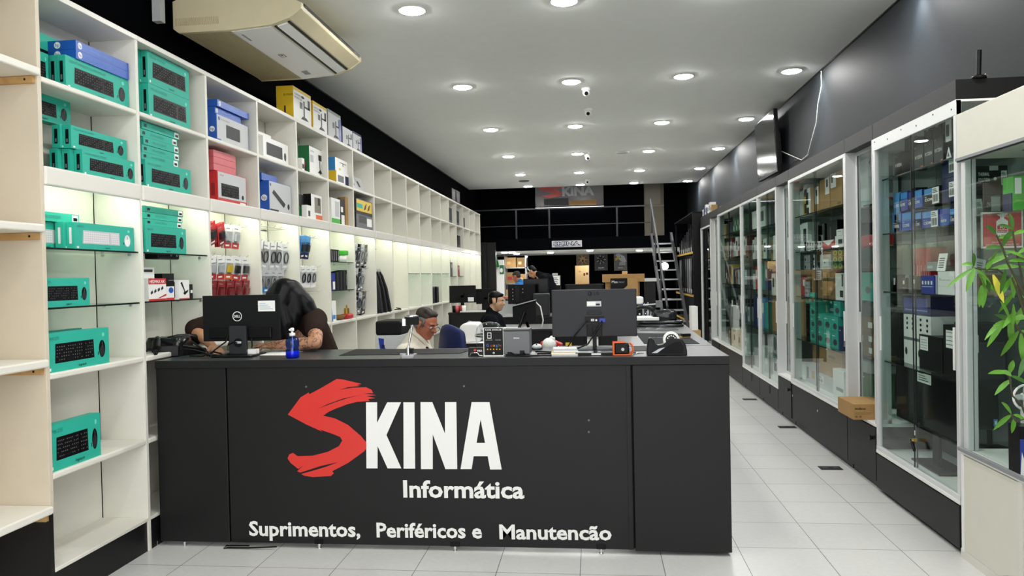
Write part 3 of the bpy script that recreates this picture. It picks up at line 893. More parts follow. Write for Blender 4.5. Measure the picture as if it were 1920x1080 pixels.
carton('accessory_box', 'tall brown cardboard box at the far side of the sixth bay', 'box', -2.74, a, b, Z2, z, .09, 'kraft', None, None, 'boxes of the sixth bay')
# seventh bay
for i, (u0, u1, vt) in enumerate(((665, 677, 328), (676, 690, 332))):
    a, b, z = lpx(u0, u1, vt, -2.76)
    m = MB(); m.box(-.045, 0, -(b - a) / 2, (b - a) / 2, 0, .22, 'light_grey'); F = m.face((0, -(b - a) / 2, 0), (0, 1, 0), (0, 0, 1)); F.rect(.03, .08, .1, .16, ['mid_grey', 'charcoal'][i], 1)
    o = m.build('leaning_case', loc=(-2.76, (a + b) / 2, 2.632)); o.rotation_euler = (0, math.radians(-24), 0)
    tag(o, ['light grey case leaning on the seventh bay upper shelf, nearer one', 'grey case with dark window leaning on the seventh bay upper shelf'][i], 'case', 'leaning grey cases')
a, b, z = lpx(667.5, 704, 386, -2.70)
b = min(b, yk(7) - .03)
def art_yel(F, w, h):
    F.rect(w * .03, h * .06, w * .97, h * .94, 'yellow', 1); G = Face(F.mb, F.o, F.r, F.u, .0018); G.rect(w * .05, h * .3, w * .38, h * .65, 'teal', 1)
    for i in range(2):
        s = w * (.45 + .22 * i); G.quad([(s, h * .2), (s + w * .12, h * .3), (s + w * .2, h * .8), (s + w * .08, h * .6)], 'black', 1)
zz = 2.19
carton('printer_box', 'grey equipment box with a white label under the yellow box', 'box', -2.70, a, b, zz, zz + .19, .2, 'mid_grey', lambda F, w, h: (F.rect(w * .15, h * .35, w * .6, h * .8, 'dark_grey', 1), F.rect(w * .64, h * .2, w * .95, h * .7, 'paper', 1), F.rect(0, h * .85, w, h, 'charcoal', 1)), side_c('charcoal'))
carton('cable_box', 'black framed yellow box with two plugs on its front', 'box', -2.70, a, b, zz + .192, zz + .34, .16, 'black', art_yel, side_c('charcoal'))
# goods on top of the shelves
ZT = 3.076
for i, (u0, u1, vt, base, tx, X) in enumerate(((549, 582, 160, 'yellow', 'tall yellow and white bracket box on top of the shelves', -2.70), (586, 612, 188, 'yellow', 'smaller yellow and white bracket box beside the tall one', -2.71),
                                               (614, 638, 203, 'grey', 'grey bracket box with a blue stripe on top of the shelves', -2.72), (642, 660, 236, 'silver', 'low silver bracket box next to the grey one', -2.72), (661, 677, 245, 'navy', 'last low silver and blue box on top of the shelves', -2.72))):
    a, b, z = lpx(u0, u1, vt, X)
    def art_br(F, w, h, base=base, i=i):
        F.rect(.004, .004, w - .004, h * .9, 'white' if base == 'yellow' else 'light_grey', 1); G = Face(F.mb, F.o, F.r, F.u, .0018)
        if i < 2:
            G.text('SUPORTE', w * .06, h * .76, h * .06, 'charcoal', w=w * .4); G.text('MONITOR', w * .06, h * .66, h * .06, 'charcoal', w=w * .4); G.disc(w * .52, h * .8, w * .09, h * .04, 'charcoal', 1)
        G.rect(w * .55, h * .2, w * .62, h * .7, 'charcoal', 1); G.quad([(w * .4, h * .1), (w * .85, h * .12), (w * .7, h * .2), (w * .5, h * .2)], 'charcoal', 1); G.rect(w * .62, h * .5, w * .9, h * .56, 'charcoal', 1); G.rect(w * .34, h * .42, w * .5, h * .62, 'mid_grey', 1); G.rect(w * .8, h * .5, w * .93, h * .8, 'dark_grey', 1)
        if base in ('grey', 'navy'):
            G.rect(w * .82, 0, w, h * .85, 'royal', 2)
    carton('bracket_box', tx, 'box', X, a, b, ZT, z, .16, base, art_br, (lambda F, w, h: (F.text('B-MAX', w * .45, h * .7, h * .07, 'charcoal'), F.rect(w * .45, h * .1, w * .55, h * .4, 'charcoal', 1))) if i == 0 else None, 'bracket boxes on top of the shelves')
for i, (u0, u1, vt) in enumerate(((847, 854, 352), (855, 862, 356))):
    a, b, z = lpx(u0, u1, vt, -2.74)
    carton('speaker_box', 'black framed box far back on top of the shelves, %s' % ['nearer', 'farther'][i], 'box', -2.74, a, b, ZT, z, .15, 'black', lambda F, w, h: F.rect(w * .2, h * .2, w * .8, h * .8, 'mid_grey', 1), None, 'far boxes on top of the shelves')
for i, (kk, f0, f1, z, h, tx) in enumerate(((13, .05, .72, 2.63, .30, 'black box on the upper shelf, first of the far ones'), (14, .05, .72, 2.63, .30, 'black box on the upper shelf, second of the far ones'), (14, .0, .4, 2.19, .25, 'black box on the second shelf far back, nearer of two'), (14, .45, .85, 2.19, .25, 'black box on the second shelf far back, farther of two'), (15, .1, .6, 2.63, .22, 'black box on the shelf just before the last bays'))):
    a = yk(kk) + .03 + f0 * .74; b = yk(kk) + .03 + f1 * .74
    carton('speaker_box', tx, 'box', -2.73, a, b, z, z + h, .14, 'black', lambda F, w, h: (F.disc(w * .5, h * .55, w * .25, h * .2, 'dark_grey', 1), F.rect(w * .1, h * .1, w * .9, h * .2, 'mid_grey', 1)), None, 'black boxes on the far shelves')

# ================================================================ reception counter
YC, ZC, XC0, XC1 = 4.33, 1.13, -2.664, .735
t = thing('reception_counter', 'long black reception counter with a red brush S and white lettering', 'counter', (0, YC, 0))
def cx_(u, v=850):
    return W(u, v, y=YC).x
s1, s2 = cx_(428), cx_(1187)
m = MB(); m.box(XC0, XC1, -.012, .60, ZC - .045, ZC, 'countertop'); m.box(XC0, XC1, -.0135, -.0118, ZC - .046, ZC - .001, 'counter'); m.build('worktop', t, bev=.002)
for a, b in ((XC0, s1 - .003), (s1 + .003, s2 - .004), (s2 + .004, XC1)):
    m = MB(); m.box(a, b, -.004 if a != s1 + .003 else 0, .02, .022 if a > s2 else .028, ZC - .046 if a < s2 else ZC - .048, 'counter'); m.build('front_panel', t, bev=.003)
m = MB(); m.box(s2 - .03, s2 - .012, -.006, 0, .03, ZC - .05, 'counter'); m.build('edge_strip', t)
m = MB(); m.box(XC0, XC0 + .02, .02, .58, .02, ZC - .045, 'counter'); m.build('end_panel', t)
m = MB(); m.box(XC1 - .02, XC1, .0205, .60, .022, ZC - .046, 'counter'); m.build('end_panel', t)
m = MB(); m.box(XC0 + .021, XC1 - .021, .0205, .03, .03, ZC - .046, 'matte_black'); m.build('backing_board', t)
m = MB(); m.box(XC0 + .02, XC1 - .62, .30, .32, .25, ZC - .045, 'counter'); m.build('inner_panel', t)
for u in (598, 853, 1127):
    x = cx_(u, 1022)
    m = MB(); m.cyl((x, .006, 0), (x, .006, .03), .009, 'chrome', n=12); m.lathe([(.0, 0), (.014, 0), (.012, .006), (.009, .008)], 'chrome', 14, (x, .006, 0)); m.build('foot', t)
    m = MB(); m.box(x - .027, x + .027, -.005, .001, .028, .055, 'black'); m.build('foot_plate', t, bev=.002)
for u in (293, 346):
    x = cx_(u, 1022)
    m = MB(); m.cyl((x, .004, 0), (x, .004, .026), .007, 'chrome', n=12); m.build('foot', t)
for u, v in ((1104, 788), (1104, 810), (574, 725), (870, 724)):
    p = W(u, v, y=YC); m = MB(); m.cyl((p.x, .001, p.z), (p.x, -.002, p.z), .006, 'mid_grey', n=10); m.build('screw', t)
def cr(x, y, lift=.003):
    p = W(420 + x / 2.4, 680 + y / 2.4, y=YC)
    return (p.x, -lift, p.z)
BR = [(288, 233), (345, 156), (383, 133), (384, 142), (432, 117), (508, 73), (535, 75), (620, 95), (596, 101), (614, 104), (560, 110), (520, 122), (580, 112), (640, 110), (664, 121), (673, 137), (632, 138), (686, 146), (640, 150), (684, 159), (650, 163), (655, 172), (600, 176), (555, 187), (500, 208), (470, 222), (447, 238), (500, 250), (560, 280), (618, 330), (650, 370), (632, 398), (560, 450), (488, 488), (495, 497), (482, 509), (400, 514), (362, 508), (348, 500), (400, 486), (460, 468), (515, 447), (440, 463), (345, 494), (330, 488), (358, 462), (335, 478), (300, 450), (287, 430), (295, 412), (312, 405), (332, 420), (400, 418), (470, 400), (518, 375), (533, 350), (524, 334), (490, 320), (432, 300), (445, 311), (370, 277)]
m = MB(); m.poly([cr(*p) for p in BR], 'logo_red')
m.poly([cr(*p, .0036) for p in ((424, 207), (470, 185), (540, 160), (610, 146), (560, 158), (500, 178))], 'counter')
m.build('brush_letter', t)
m = MB()
LET = {'K': [[(640, 178), (690, 178), (690, 270), (735, 178), (797, 178), (732, 325), (799, 475), (737, 475), (692, 375), (692, 475), (642, 475)]], 'I': [[(808, 178), (858, 178), (861, 476), (809, 476)]],
       'N': [[(885, 177), (938, 177), (995, 318), (995, 177), (1046, 177), (1050, 478), (997, 478), (940, 322), (940, 478), (887, 478)]],
       'A': [[(1065, 478), (1115, 177), (1155, 177), (1155, 255), (1137, 360), (1124, 420), (1115, 478)], [(1155, 177), (1195, 177), (1250, 480), (1198, 480), (1187, 420), (1175, 360), (1155, 255)], [(1137, 360), (1175, 360), (1187, 420), (1124, 420)]]}
for k in LET:
    for pl in LET[k]:
        m.poly([cr(*p, .0042) for p in pl], 'white')
m.build('lettering', t)
for s, x0, x1, yb, yt in (('Informática', 808, 1352, 603, 527), ('Suprimentos,', 115, 615, 776, 711), ('Periféricos e', 688, 1162, 783, 718), ('Manutencão', 1240, 1745, 791, 726)):
    a, b, c = Vector(cr(x0, yb)), Vector(cr(x1, yb + (x1 - x0) * .0105)), Vector(cr(x0, yt))
    r = (b - a).normalized(); u = Vector((0, 0, 1)) - r * r.z; u.normalize()
    m = MB(); m.text(s, a, r, u, (c - a).length, 'white', bold=.028, w=(b - a).length); m.build('lettering', t)
for s in [c for c in t.children if c.name.startswith('lettering') or c.name.startswith('brush')]:
    s['label'] = 'red brush-stroke letter' if s.name.startswith('brush') else 'white lettering'
m = MB(); pts = [W(u, v, y=4.31) for u, v in ((520, 1024), (470, 1025), (430, 1029), (422, 1026), (426, 1022), (470, 1021))]
m.tube([(p.x, 4.3 - .01 * i % .02, max(.006, p.z)) for i, p in enumerate(pts)], .005, 'black', 6); tag(m.build('cable'), 'black cable loop on the floor at the counter foot', 'cable')
# the wing of the counter running back beside the aisle
t = thing('counter_wing', 'black counter wing running back along the tiled aisle', 'counter', (XC1, YC + .61, 0), -.030)
LW = 4.6
m = MB(); m.box(-.60, 0, 0, LW, ZC - .045, ZC, 'countertop'); m.build('worktop', t, bev=.002)
m = MB(); m.box(-.02, -.002, 0, LW, .02, ZC - .046, 'counter'); m.build('side_panel', t)
m = MB(); m.box(-.58, -.02, LW - .02, LW, .02, ZC - .046, 'counter'); m.build('end_panel', t)
m = MB(); m.box(-.60, -.58, 0, LW, .02, ZC - .046, 'counter'); m.build('inner_panel', t)

def onC(u, v, z=ZC):
    return W(u, v, z=z)

def monitor(label, loc, rz, w, h, z0, back, stand, cat='monitor', depth=.035, front='screen', group=None, basew=.22):
    """seen from behind at rz=0: its screen looks to +y"""
    t = thing('computer_monitor', label, cat, loc, rz, group)
    m = MB(); m.box(-w / 2, w / 2, -.012, .014, z0, z0 + h, back); m.build('housing', t, bev=.004)
    m = MB(); m.box(-w / 2 + .01, w / 2 - .01, .0138, .0152, z0 + .018, z0 + h - .01, front); m.build('screen', t)
    if stand:
        m = MB(); m.box(-.03, .03, -.05, -.03, .012, z0 + h * .45, back); m.box(-.028, .028, -.05, -.011, z0 + h * .3, z0 + h * .55, back); m.build('stand', t, bev=.003)
        m = MB(); m.prism([(-basew / 2, -.13), (basew / 2, -.13), (basew / 2 - .01, .06), (-basew / 2 + .01, .06)], 'z', 0, .013, back); m.build('base', t, bev=.003)
    return t

# ---- round-badged monitor on the left
a, b = W(383, 640, y=4.62), W(524, 552, y=4.62)
z0 = a.z - ZC; h = b.z - a.z; wd = b.x - a.x
t = monitor('black monitor seen from behind with a round badge and a taped paper note', ((a.x + b.x) / 2, 4.62, ZC), 0, wd, h, z0, 'matte_black', False)
m = MB(); m.prism([(-wd / 2 + .05, z0 + .02), (wd / 2 - .05, z0 + .02), (wd / 2 - .05, z0 + .085), (-wd / 2 + .05, z0 + .085)], 'y', -.03, -.01, 'black'); m.build('port_cover', t, bev=.004)
m = MB(); F = m.face((-wd / 2, -.0125, z0), (1, 0, 0), (0, 0, 1)); n = 24
for i in range(n):
    a0, a1 = 2 * PI * i / n, 2 * PI * (i + 1) / n
    F.quad([(wd * .455 + r * math.cos(q), h * .54 + r * math.sin(q)) for r, q in ((.027, a0), (.0315, a0), (.0315, a1), (.027, a1))], 'white', 1)
F.text('DELL', wd * .455, h * .515, .016, 'white', align='c', w=.042, bold=.02); m.build('badge', t)
m = MB(); F = m.face((-wd / 2, -.0125, z0), (1, 0, 0), (0, 0, 1)); F.rect(wd * .73, h * .64, wd * .95, h * .87, 'paper', 1)
for i in range(4):
    F.rect(wd * .75, h * (.69 + .04 * i), wd * (.92 - .03 * i), h * (.697 + .04 * i), 'sky' if i % 2 else 'grey', 2)
m.build('paper_note', t)
m = MB(); x = .005
m.prism([(-.058, .012), (.058, .012), (.055, z0 + .10), (-.055, z0 + .10)], 'y', -.065, -.04, 'charcoal'); m.build('stand', t, bev=.003)
m = MB(); m.cyl((.005, -.067, .085), (.005, -.0645, .085), .028, 'black', n=24); m.box(-.012, .026, -.068, -.066, .08, .094, 'light_grey'); m.build('cable_hole', t)
m = MB(); m.box(-.13, .13, -.16, .07, 0, .012, 'black'); m.build('base', t, bev=.003)
m = MB()
m.tube([(-.07, -.03, z0 + .05), (-.08, -.06, z0), (-.10, -.09, .07), (-.15, -.11, .03), (-.2, -.13, .008), (-.3, -.1, .008)], .005, 'black', 6)
m.tube([(-.05, -.03, z0 + .04), (-.06, -.07, z0 - .02), (-.02, -.08, .09), (.0, -.07, .085)], .005, 'black', 6)
m.tube([(.07, -.02, z0 + .05), (.08, -.03, z0 - .03), (.075, -.03, .05)], .005, 'black', 6); m.build('cable', t)
# ---- headset and telephone heap at the counter corner
def heap(i, u, v, lab):
    p = onC(u, v)
    t = thing('desk_telephone', lab, 'telephone', (p.x, p.y, ZC), [.5, -.5, .9][i], 'black telephones piled at the counter corner')
    m = MB(); m.prism([(-.09, 0), (.09, 0), (.09, .035), (-.09, .075)], 'x', -.08, .08, 'black'); m.build('body', t, bev=.008)
    m = MB()
    for r in range(4):
        for c in range(3):
            y = -.02 + r * .022; m.box(-.01 + c * .02, .004 + c * .02, y, y + .014, .052 - y * .22, .059 - y * .22, 'charcoal')
    m.build('keypad', t)
    m = MB(); m.tube([(-.05, -.12, .065), (-.05, -.09, .10), (-.05, -.04, .115), (-.05, .03, .115), (-.05, .08, .10), (-.05, .11, .065)], [.026, .027, .017, .017, .027, .026], 'black', 12); m.build('handset', t)
    m = MB(); pts = [(-.05 + .012 * math.cos(k * 1.1), -.12 - k * .006, .045 + .012 * math.sin(k * 1.1)) for k in range(24)]; m.tube(pts, .0035, 'black', 5); m.build('cord', t)
    return t
heap(0, 312, 668, 'black desk telephone at the counter corner, nearest the white shelf')
heap(1, 352, 664, 'black desk telephone in the corner heap, nearest the monitor').location.z = ZC
t = thing('headset', 'black headset with a dotted ear cup on top of the corner heap', 'headset', (onC(300, 650).x, onC(300, 650).y + .03, ZC))
m = MB(); m.tube([(-.085 * math.cos(i * PI / 10), 0, .10 + .10 * math.sin(i * PI / 10)) for i in range(11)], .012, 'black', 8); m.build('headband', t)
for sx in (-1, 1):
    m = MB(); m.cyl((sx * .06, 0, .07), (sx * .095, 0, .07), .055, 'black', n=20)
    m.ell((sx * .075, 0, .07), (.028, .058, .06), 'black')
    for i in range(4):
        m.ell((.05 * sx + .03 * (i - 1.5) * .7, -.057 + .004 * abs(i - 1.5), .10 - .008 * abs(i - 1.5)), (.004, .004, .004), 'paper', 6, 4)
    m.build('ear_cup', t)
m = MB(); m.lathe([(0, 0), (.10, .003), (.115, .03), (.11, .032), (.095, .01), (0, .008)], 'white', 28); o = m.build('white_dish', loc=(onC(290, 665).x + .02, onC(300, 668).y - .02, ZC)); o.scale = (.7, .7, .7)
tag(o, 'shallow white dish half under the black telephones', 'dish')
for i, (pts, tx) in enumerate((([(360, 640), (372, 648), (385, 658), (395, 664), (404, 667)], 'black cable arching out of the corner heap, upper one'), ([(340, 655), (360, 656), (380, 662), (395, 668)], 'black cable on the counter before the round-badged monitor'), ([(385, 668), (398, 660), (410, 664), (418, 669), (424, 664)], 'black cable coil beside the foot of the round-badged monitor'))):
    m = MB(); q = []
    for k, (u, v) in enumerate(pts):
        g = W(u, v, y=4.47 + .02 * i); q.append((g.x, 4.47 + .03 * i + .02 * k * (-1) ** k * .3, max(ZC + .006, g.z)))
    m.tube(q, .006, 'black', 6); tag(m.build('cable'), tx, 'cable', 'cables at the counter corner')
p = onC(472, 667); m = MB(); m.box(-.028, .028, 0, .05, 0, .04, 'white'); m.box(-.02, .02, -.001, 0, .008, .03, 'paper'); tag(m.build('small_box', loc=(p.x, p.y, ZC), bev=.002), 'small white box beside the round-badged monitor stand', 'box')
p = onC(509, 666); m = MB(); m.box(-.10, .10, -.05, .20, 0, .002, 'paper'); tag(m.build('paper_sheet', loc=(p.x, p.y + .04, ZC), rz=-.08), 'white paper sheet on the counter left of the blue bottle', 'paper')
# ---- blue sanitizer bottle
p = onC(549, 671)
t = thing('sanitizer_bottle', 'blue see-through gel bottle with a white pump on the counter', 'bottle', (p.x, p.y, ZC))
m = MB(); m.lathe([(0, .0), (.036, 0), (.041, .006), (.041, .045), (.036, .06), (.041, .075), (.041, .105), (.034, .122), (.016, .132), (.014, .136), (0, .136)], 'blue_plastic', 28); m.build('body', t)
m = MB(); m.lathe([(0, .003), (.034, .003), (.038, .008), (.038, .042), (0, .042)], 'liquid', 24); m.build('gel', t)
m = MB(); m.tube([(0, 0, .136), (.004, 0, .08), (-.012, 0, .008)], .0035, 'white', 8); m.build('dip_tube', t)
m = MB(); m.lathe([(0, .134), (.018, .134), (.018, .150), (.008, .152), (.006, .162), (.013, .164), (.011, .182), (0, .184)], 'white', 20); m.box(-.006, .006, -.035, 0, .168, .178, 'white'); m.build('pump', t)
# ---- black desk mat, clamp stand
q = [onC(u, v) for u, v in ((636, 667), (862, 663), (890, 655), (668, 655))]
c = sum(q, Vector()) / 4
m = MB(); m.prism([((a - c).x, min((a - c).y, 4.915 - c.y)) for a in q], 'z', 0, .003, 'matte_black'); tag(m.build('desk_mat', loc=(c.x, c.y, ZC)), 'black desk mat on the front counter before the grey-haired man', 'desk mat')
p = onC(765, 669)
t = thing('clamp_stand', 'slim chrome stand with a phone clip on the front counter edge', 'stand', (p.x, p.y, ZC))
m = MB(); m.box(-.035, .035, -.01, .03, 0, .01, 'chrome'); m.cyl((0, .01, 0), (0, .01, .055), .014, 'chrome', n=14); m.cyl((-.05, .01, .015), (.05, .01, .015), .006, 'chrome', n=10); m.box(.012, .03, -.012, .028, .02, .05, 'black'); m.build('clamp', t)
m = MB(); m.cyl((0, .01, .05), (.028, .03, .21), .006, 'chrome', n=10); m.build('pole', t)
m = MB(); m.box(-.02, .06, .01, .05, .19, .235, 'black'); m.box(-.032, -.012, .005, .03, .185, .228, 'chrome'); m.lathe([(0, 0), (.04, 0), (.045, .008), (.03, .014), (0, .016)], 'chrome', 20, (.02, .03, .235)); m.build('phone_clip', t)
# ---- payment badge stand and review plaque
p = onC(893, 668)
t = thing('card_stand', 'small black card stand with a red and white badge beside the review plaque', 'stand', (p.x, p.y, ZC))
wd = W(908, 668, z=ZC).x - W(878, 668, z=ZC).x
m = MB(); m.prism([(-.005, 0), (.07, 0), (.05, .05), (.01, .05)], 'x', -wd / 2, wd / 2, 'black'); m.build('body', t, bev=.003)
m = MB(); F = m.face((-wd / 2, -.006, 0), (1, 0, 0), (0, .28, .96)); F.text('VISA', wd * .55, .028, .011, 'paper', bold=.02); F.disc(wd * .42, .036, .008, .007, 'red', 2); m.build('badge', t)
m = MB(); m.tube([(-.035, -.012, .004), (-.028, -.014, .02), (.01, -.014, .022), (.02, -.013, .006), (.04, -.013, .004)], .004, 'chrome', 6); m.build('wire_clip', t)
p = onC(926, 668); a, b = W(908, 668, y=p.y), W(945, 614, y=p.y)
t = thing('review_plaque', 'black upright plaque asking customers for star reviews on the counter', 'sign', (p.x, p.y, ZC))
w_, h_ = b.x - a.x, b.z - ZC
m = MB(); m.box(-w_ / 2, w_ / 2, 0, .006, 0, h_, 'black'); m.build('panel', t); m = MB(); m.box(-w_ / 2, w_ / 2, -.012, .05, 0, .006, 'white'); m.build('base', t)
m = MB(); F = m.face((-w_ / 2, -.001, 0), (1, 0, 0), (0, 0, 1)); F.rect(0, 0, .004, h_, 'paper', 1); F.rect(w_ - .004, 0, w_, h_, 'paper', 1); F.rect(0, h_ - .003, w_, h_, 'paper', 1)
F.text('NOS AVALIE', w_ * .5, h_ * .9, h_ * .045, 'white', align='c', w=w_ * .8, bold=.02); xq = w_ * .14
for i, (ch, col) in enumerate(zip('Google', ('google_blue', 'red', 'star', 'google_blue', 'google_green', 'red'))):
    F.text(ch, xq, h_ * .34, h_ * .10, col); xq += w_ * (.2 if ch == 'G' else .05 if ch == 'l' else .135)
for i in range(5):
    F.quad([(w_ * (.2 + .15 * i) + .006 * (1 if k % 2 == 0 else .45) * math.sin(k * PI / 5), h_ * .245 + .006 * (1 if k % 2 == 0 else .45) * math.cos(k * PI / 5)) for k in range(10)], 'star', 2)
F.disc(w_ * .5, h_ * .12, .006, .006, 'white', 1); F.rect(w_ * .48, h_ * .105, w_ * .52, h_ * .135, 'black', 2)
F.rect(w_ * .2, h_ * .62, w_ * .4, h_ * .83, 'white', 1); F.rect(w_ * .225, h_ * .65, w_ * .375, h_ * .81, 'black', 2); F.text('NFC', w_ * .3, h_ * .71, h_ * .03, 'white', align='c', k=3)
F.text('APROXIME SEU', w_ * .28, h_ * .555, h_ * .025, 'white', align='c'); F.text('AVALIE AQUI', w_ * .72, h_ * .555, h_ * .025, 'white', align='c'); m.build('print', t)
p = W(918, 628, y=4.72); t = thing('clear_dome', 'clear plastic dome full of crumpled film behind the review plaque', 'container', (p.x, 4.72, ZC))
m = MB(); m.lathe([(.06, 0), (.085, .04), (.09, .10), (.08, .15), (.05, .178), (0, .185)], 'clear_plastic', 28); m.build('shell', t)
m = MB(); m.lathe([(.088, .092), (.093, .095), (.093, .105), (.088, .108)], 'chrome', 28); m.build('rim', t)
m = MB()
for i in range(16):
    a = rnd.random() * 6.28; r = .05 * rnd.random(); m.ell((r * math.cos(a), r * math.sin(a), .02 + .12 * rnd.random()), (.012 + .01 * rnd.random(), .012, .008 + .01 * rnd.random()), 'light_grey' if i % 2 else 'charcoal', 6, 4)
o = m.build('crumpled_film', t); o['kind'] = 'stuff'
# ---- receipt printer, mouse, note pads
p = onC(969, 668); a, b = W(945, 668, y=p.y), W(993, 617, y=p.y)
t = thing('receipt_printer', 'dark grey receipt printer on the counter beside the review plaque', 'printer', (p.x, p.y, ZC)); w_, h_ = b.x - a.x, b.z - ZC
m = MB(); m.box(-w_ / 2, w_ / 2, 0, .15, .012, h_ - .012, 'mid_grey'); m.build('body', t, bev=.004); m = MB(); m.box(-w_ / 2 - .001, w_ / 2 + .001, -.001, .15, h_ - .0118, h_, 'dark_grey'); m.build('lid', t, bev=.003)
m = MB(); F = m.face((-w_ / 2, -.001, 0), (1, 0, 0), (0, 0, 1)); F.text('EPSON', w_ * .5, h_ * .65, h_ * .05, 'paper', align='c', bold=.02); F.rect(w_ * .14, .012, w_ * .3, .026, 'black', 1); F.rect(w_ * .62, .012, w_ * .8, .034, 'black', 1); m.build('badge', t)
m = MB(); m.box(-w_ / 2 + .01, w_ / 2 - .01, .01, .14, 0, .012, 'black'); m.build('foot', t)
m = MB(); m.tube([(-.03, -.004, .02), (0, -.03, .008), (.06, -.035, .006), (.15, -.02, .006), (.24, -.01, .006), (.36, .06, .006)], .0045, 'black', 6); m.tube([(.04, -.004, .022), (.06, -.02, .007), (.10, -.025, .006), (.13, .0, .006)], .0045, 'black', 6); m.build('cable', t)
p = onC(1006, 656); t = thing('computer_mouse', 'pale grey computer mouse on the counter left of the large monitor', 'mouse', (p.x, p.y, ZC))
m = MB(); m.ell((0, .04, .016), (.032, .055, .019), 'light_grey', 20, 12); m.build('shell', t); m = MB(); m.lathe([(0, 0), (.034, 0), (.036, .012), (0, .014)], 'charcoal', 20, (0, .04, 0)); m.build('base', t); m = MB(); m.cyl((-.004, .012, .032), (.004, .012, .032), .009, 'charcoal', n=12); m.build('wheel', t)
p = onC(1059, 668)
for i, (c_, tx, dx, w2) in enumerate((('paper', 'white pad', 0, .075), ('yellow', 'yellow pad', -.008, .07), ('light_grey', 'grey pad', .006, .07), ('paper', 'white pad', .002, .068))):
    m = MB(); m.box(-w2, w2, 0, .11, 0, .0105, c_); m.box(-w2 - .0005, w2 + .0005, -.0005, .02, .0015, .009, 'paper' if c_ != 'paper' else 'light_grey')
    tag(m.build('note_pad', loc=(p.x + dx, p.y + .004 * i, ZC + i * .011), rz=.02 * i), tx + ' in the pile left of the large monitor foot, ' + ['at the bottom', 'second from the bottom', 'third from the bottom', 'on top'][i], 'note pad', 'note pads on the counter')
# ---- large monitor with its two cables
p = onC(1114, 668); a, b = W(1036, 632, y=4.56), W(1193, 541, y=4.56)
z0 = a.z - ZC; h = b.z - a.z; wd = b.x - a.x
t = monitor('large charcoal monitor seen from behind at the middle of the counter', ((a.x + b.x) / 2, 4.56, ZC), 0, wd, h, z0, 'charcoal', False)
m = MB(); F = m.face((-wd / 2, -.0125, z0), (1, 0, 0), (0, 0, 1)); F.disc(wd * .455, h * .91, .014, .014, 'black', 1, 20); F.text('LG', wd * .50, h * .885, .02, 'black', bold=.02); F.rect(wd * .443, h * .90, wd * .455, h * .94, 'charcoal', 2); m.build('badge', t)
m = MB(); F = m.face((-wd / 2, -.0125, z0), (1, 0, 0), (0, 0, 1)); F.rect(wd * .415, h * .64, wd * .585, h * .75, 'light_grey', 1); F.rect(wd * .42, h * .66, wd * .52, h * .74, 'paper', 2); F.rect(wd * .52, h * .66, wd * .57, h * .70, 'charcoal', 2)
for q in ((.42, .5), (.58, .5), (.42, .78), (.58, .78), (.44, .08), (.57, .08)):
    F.disc(wd * q[0], h * q[1], .004, .004, 'black', 1, 10)
for i in range(4):
    F.rect(wd * .42, h * (.47 + .03 * i), wd * .58, h * (.475 + .03 * i), 'matte_black', 1)
m.build('rating_label', t)
m = MB(); m.box(-wd * .11, wd * .12, -.016, -.01, z0 + h * .29, z0 + h * .43, 'black'); m.box(-.02, 0, -.022, -.015, z0 + h * .33, z0 + h * .38, 'light_grey'); m.box(.03, .065, -.026, -.015, z0 + h * .31, z0 + h * .39, 'royal'); m.cyl((.012, -.016, z0 + h * .35), (.012, -.02, z0 + h * .35), .006, 'white', n=10); m.build('port_panel', t)
m = MB(); m.box(-.045, .045, -.02, -.01, z0 + .0, z0 + .075, 'black'); m.box(-.012, .012, -.034, -.014, .02, z0 + .06, 'black'); m.build('stand', t, bev=.002)
m = MB(); m.prism([(-.10, -.165), (.105, -.165), (.07, -.08), (.02, -.03), (-.02, -.03), (-.065, -.08)], 'z', 0, .016, 'black'); m.box(-.02, .035, -.166, -.164, .003, .013, 'paper'); m.build('base', t, bev=.004)
m = MB(); m.tube([(.045, -.024, z0 + h * .33), (.04, -.05, z0 + h * .28), (-.04, -.09, .06), (-.12, -.12, .03), (-.22, -.1, .008), (-.34, -.08, .006)], .005, 'black', 6); m.tube([(-.04, -.016, z0 + h * .33), (-.06, -.04, z0 + h * .28), (-.11, -.05, z0 + .02), (-.16, -.03, .04), (-.24, 0, .006), (-.36, .04, .006)], .0045, 'black', 6); m.build('cable', t)
p = onC(1112, 654); t = thing('keyboard', 'silver edged keyboard on the counter behind the large monitor', 'keyboard', (p.x, 4.70, ZC)); m = MB(); m.box(-.225, .225, 0, .14, 0, .016, 'silver'); m.build('case', t, bev=.004)
m = MB(); F = m.face((-.215, .01, .0165), (1, 0, 0), (0, 1, 0)); keys(F, 0, 0, .43, .12, 'charcoal', 'black'); m.build('keys', t)
m = MB(); m.box(-.02, .02, -.004, 0, 0, .032, 'yellow'); m.box(-.02, .02, 0, .02, 0, .004, 'yellow'); tag(m.build('sticky_note', loc=(W(1066, 640, y=4.9).x, 4.9, ZC)), 'yellow sticky note standing behind the large monitor', 'note')
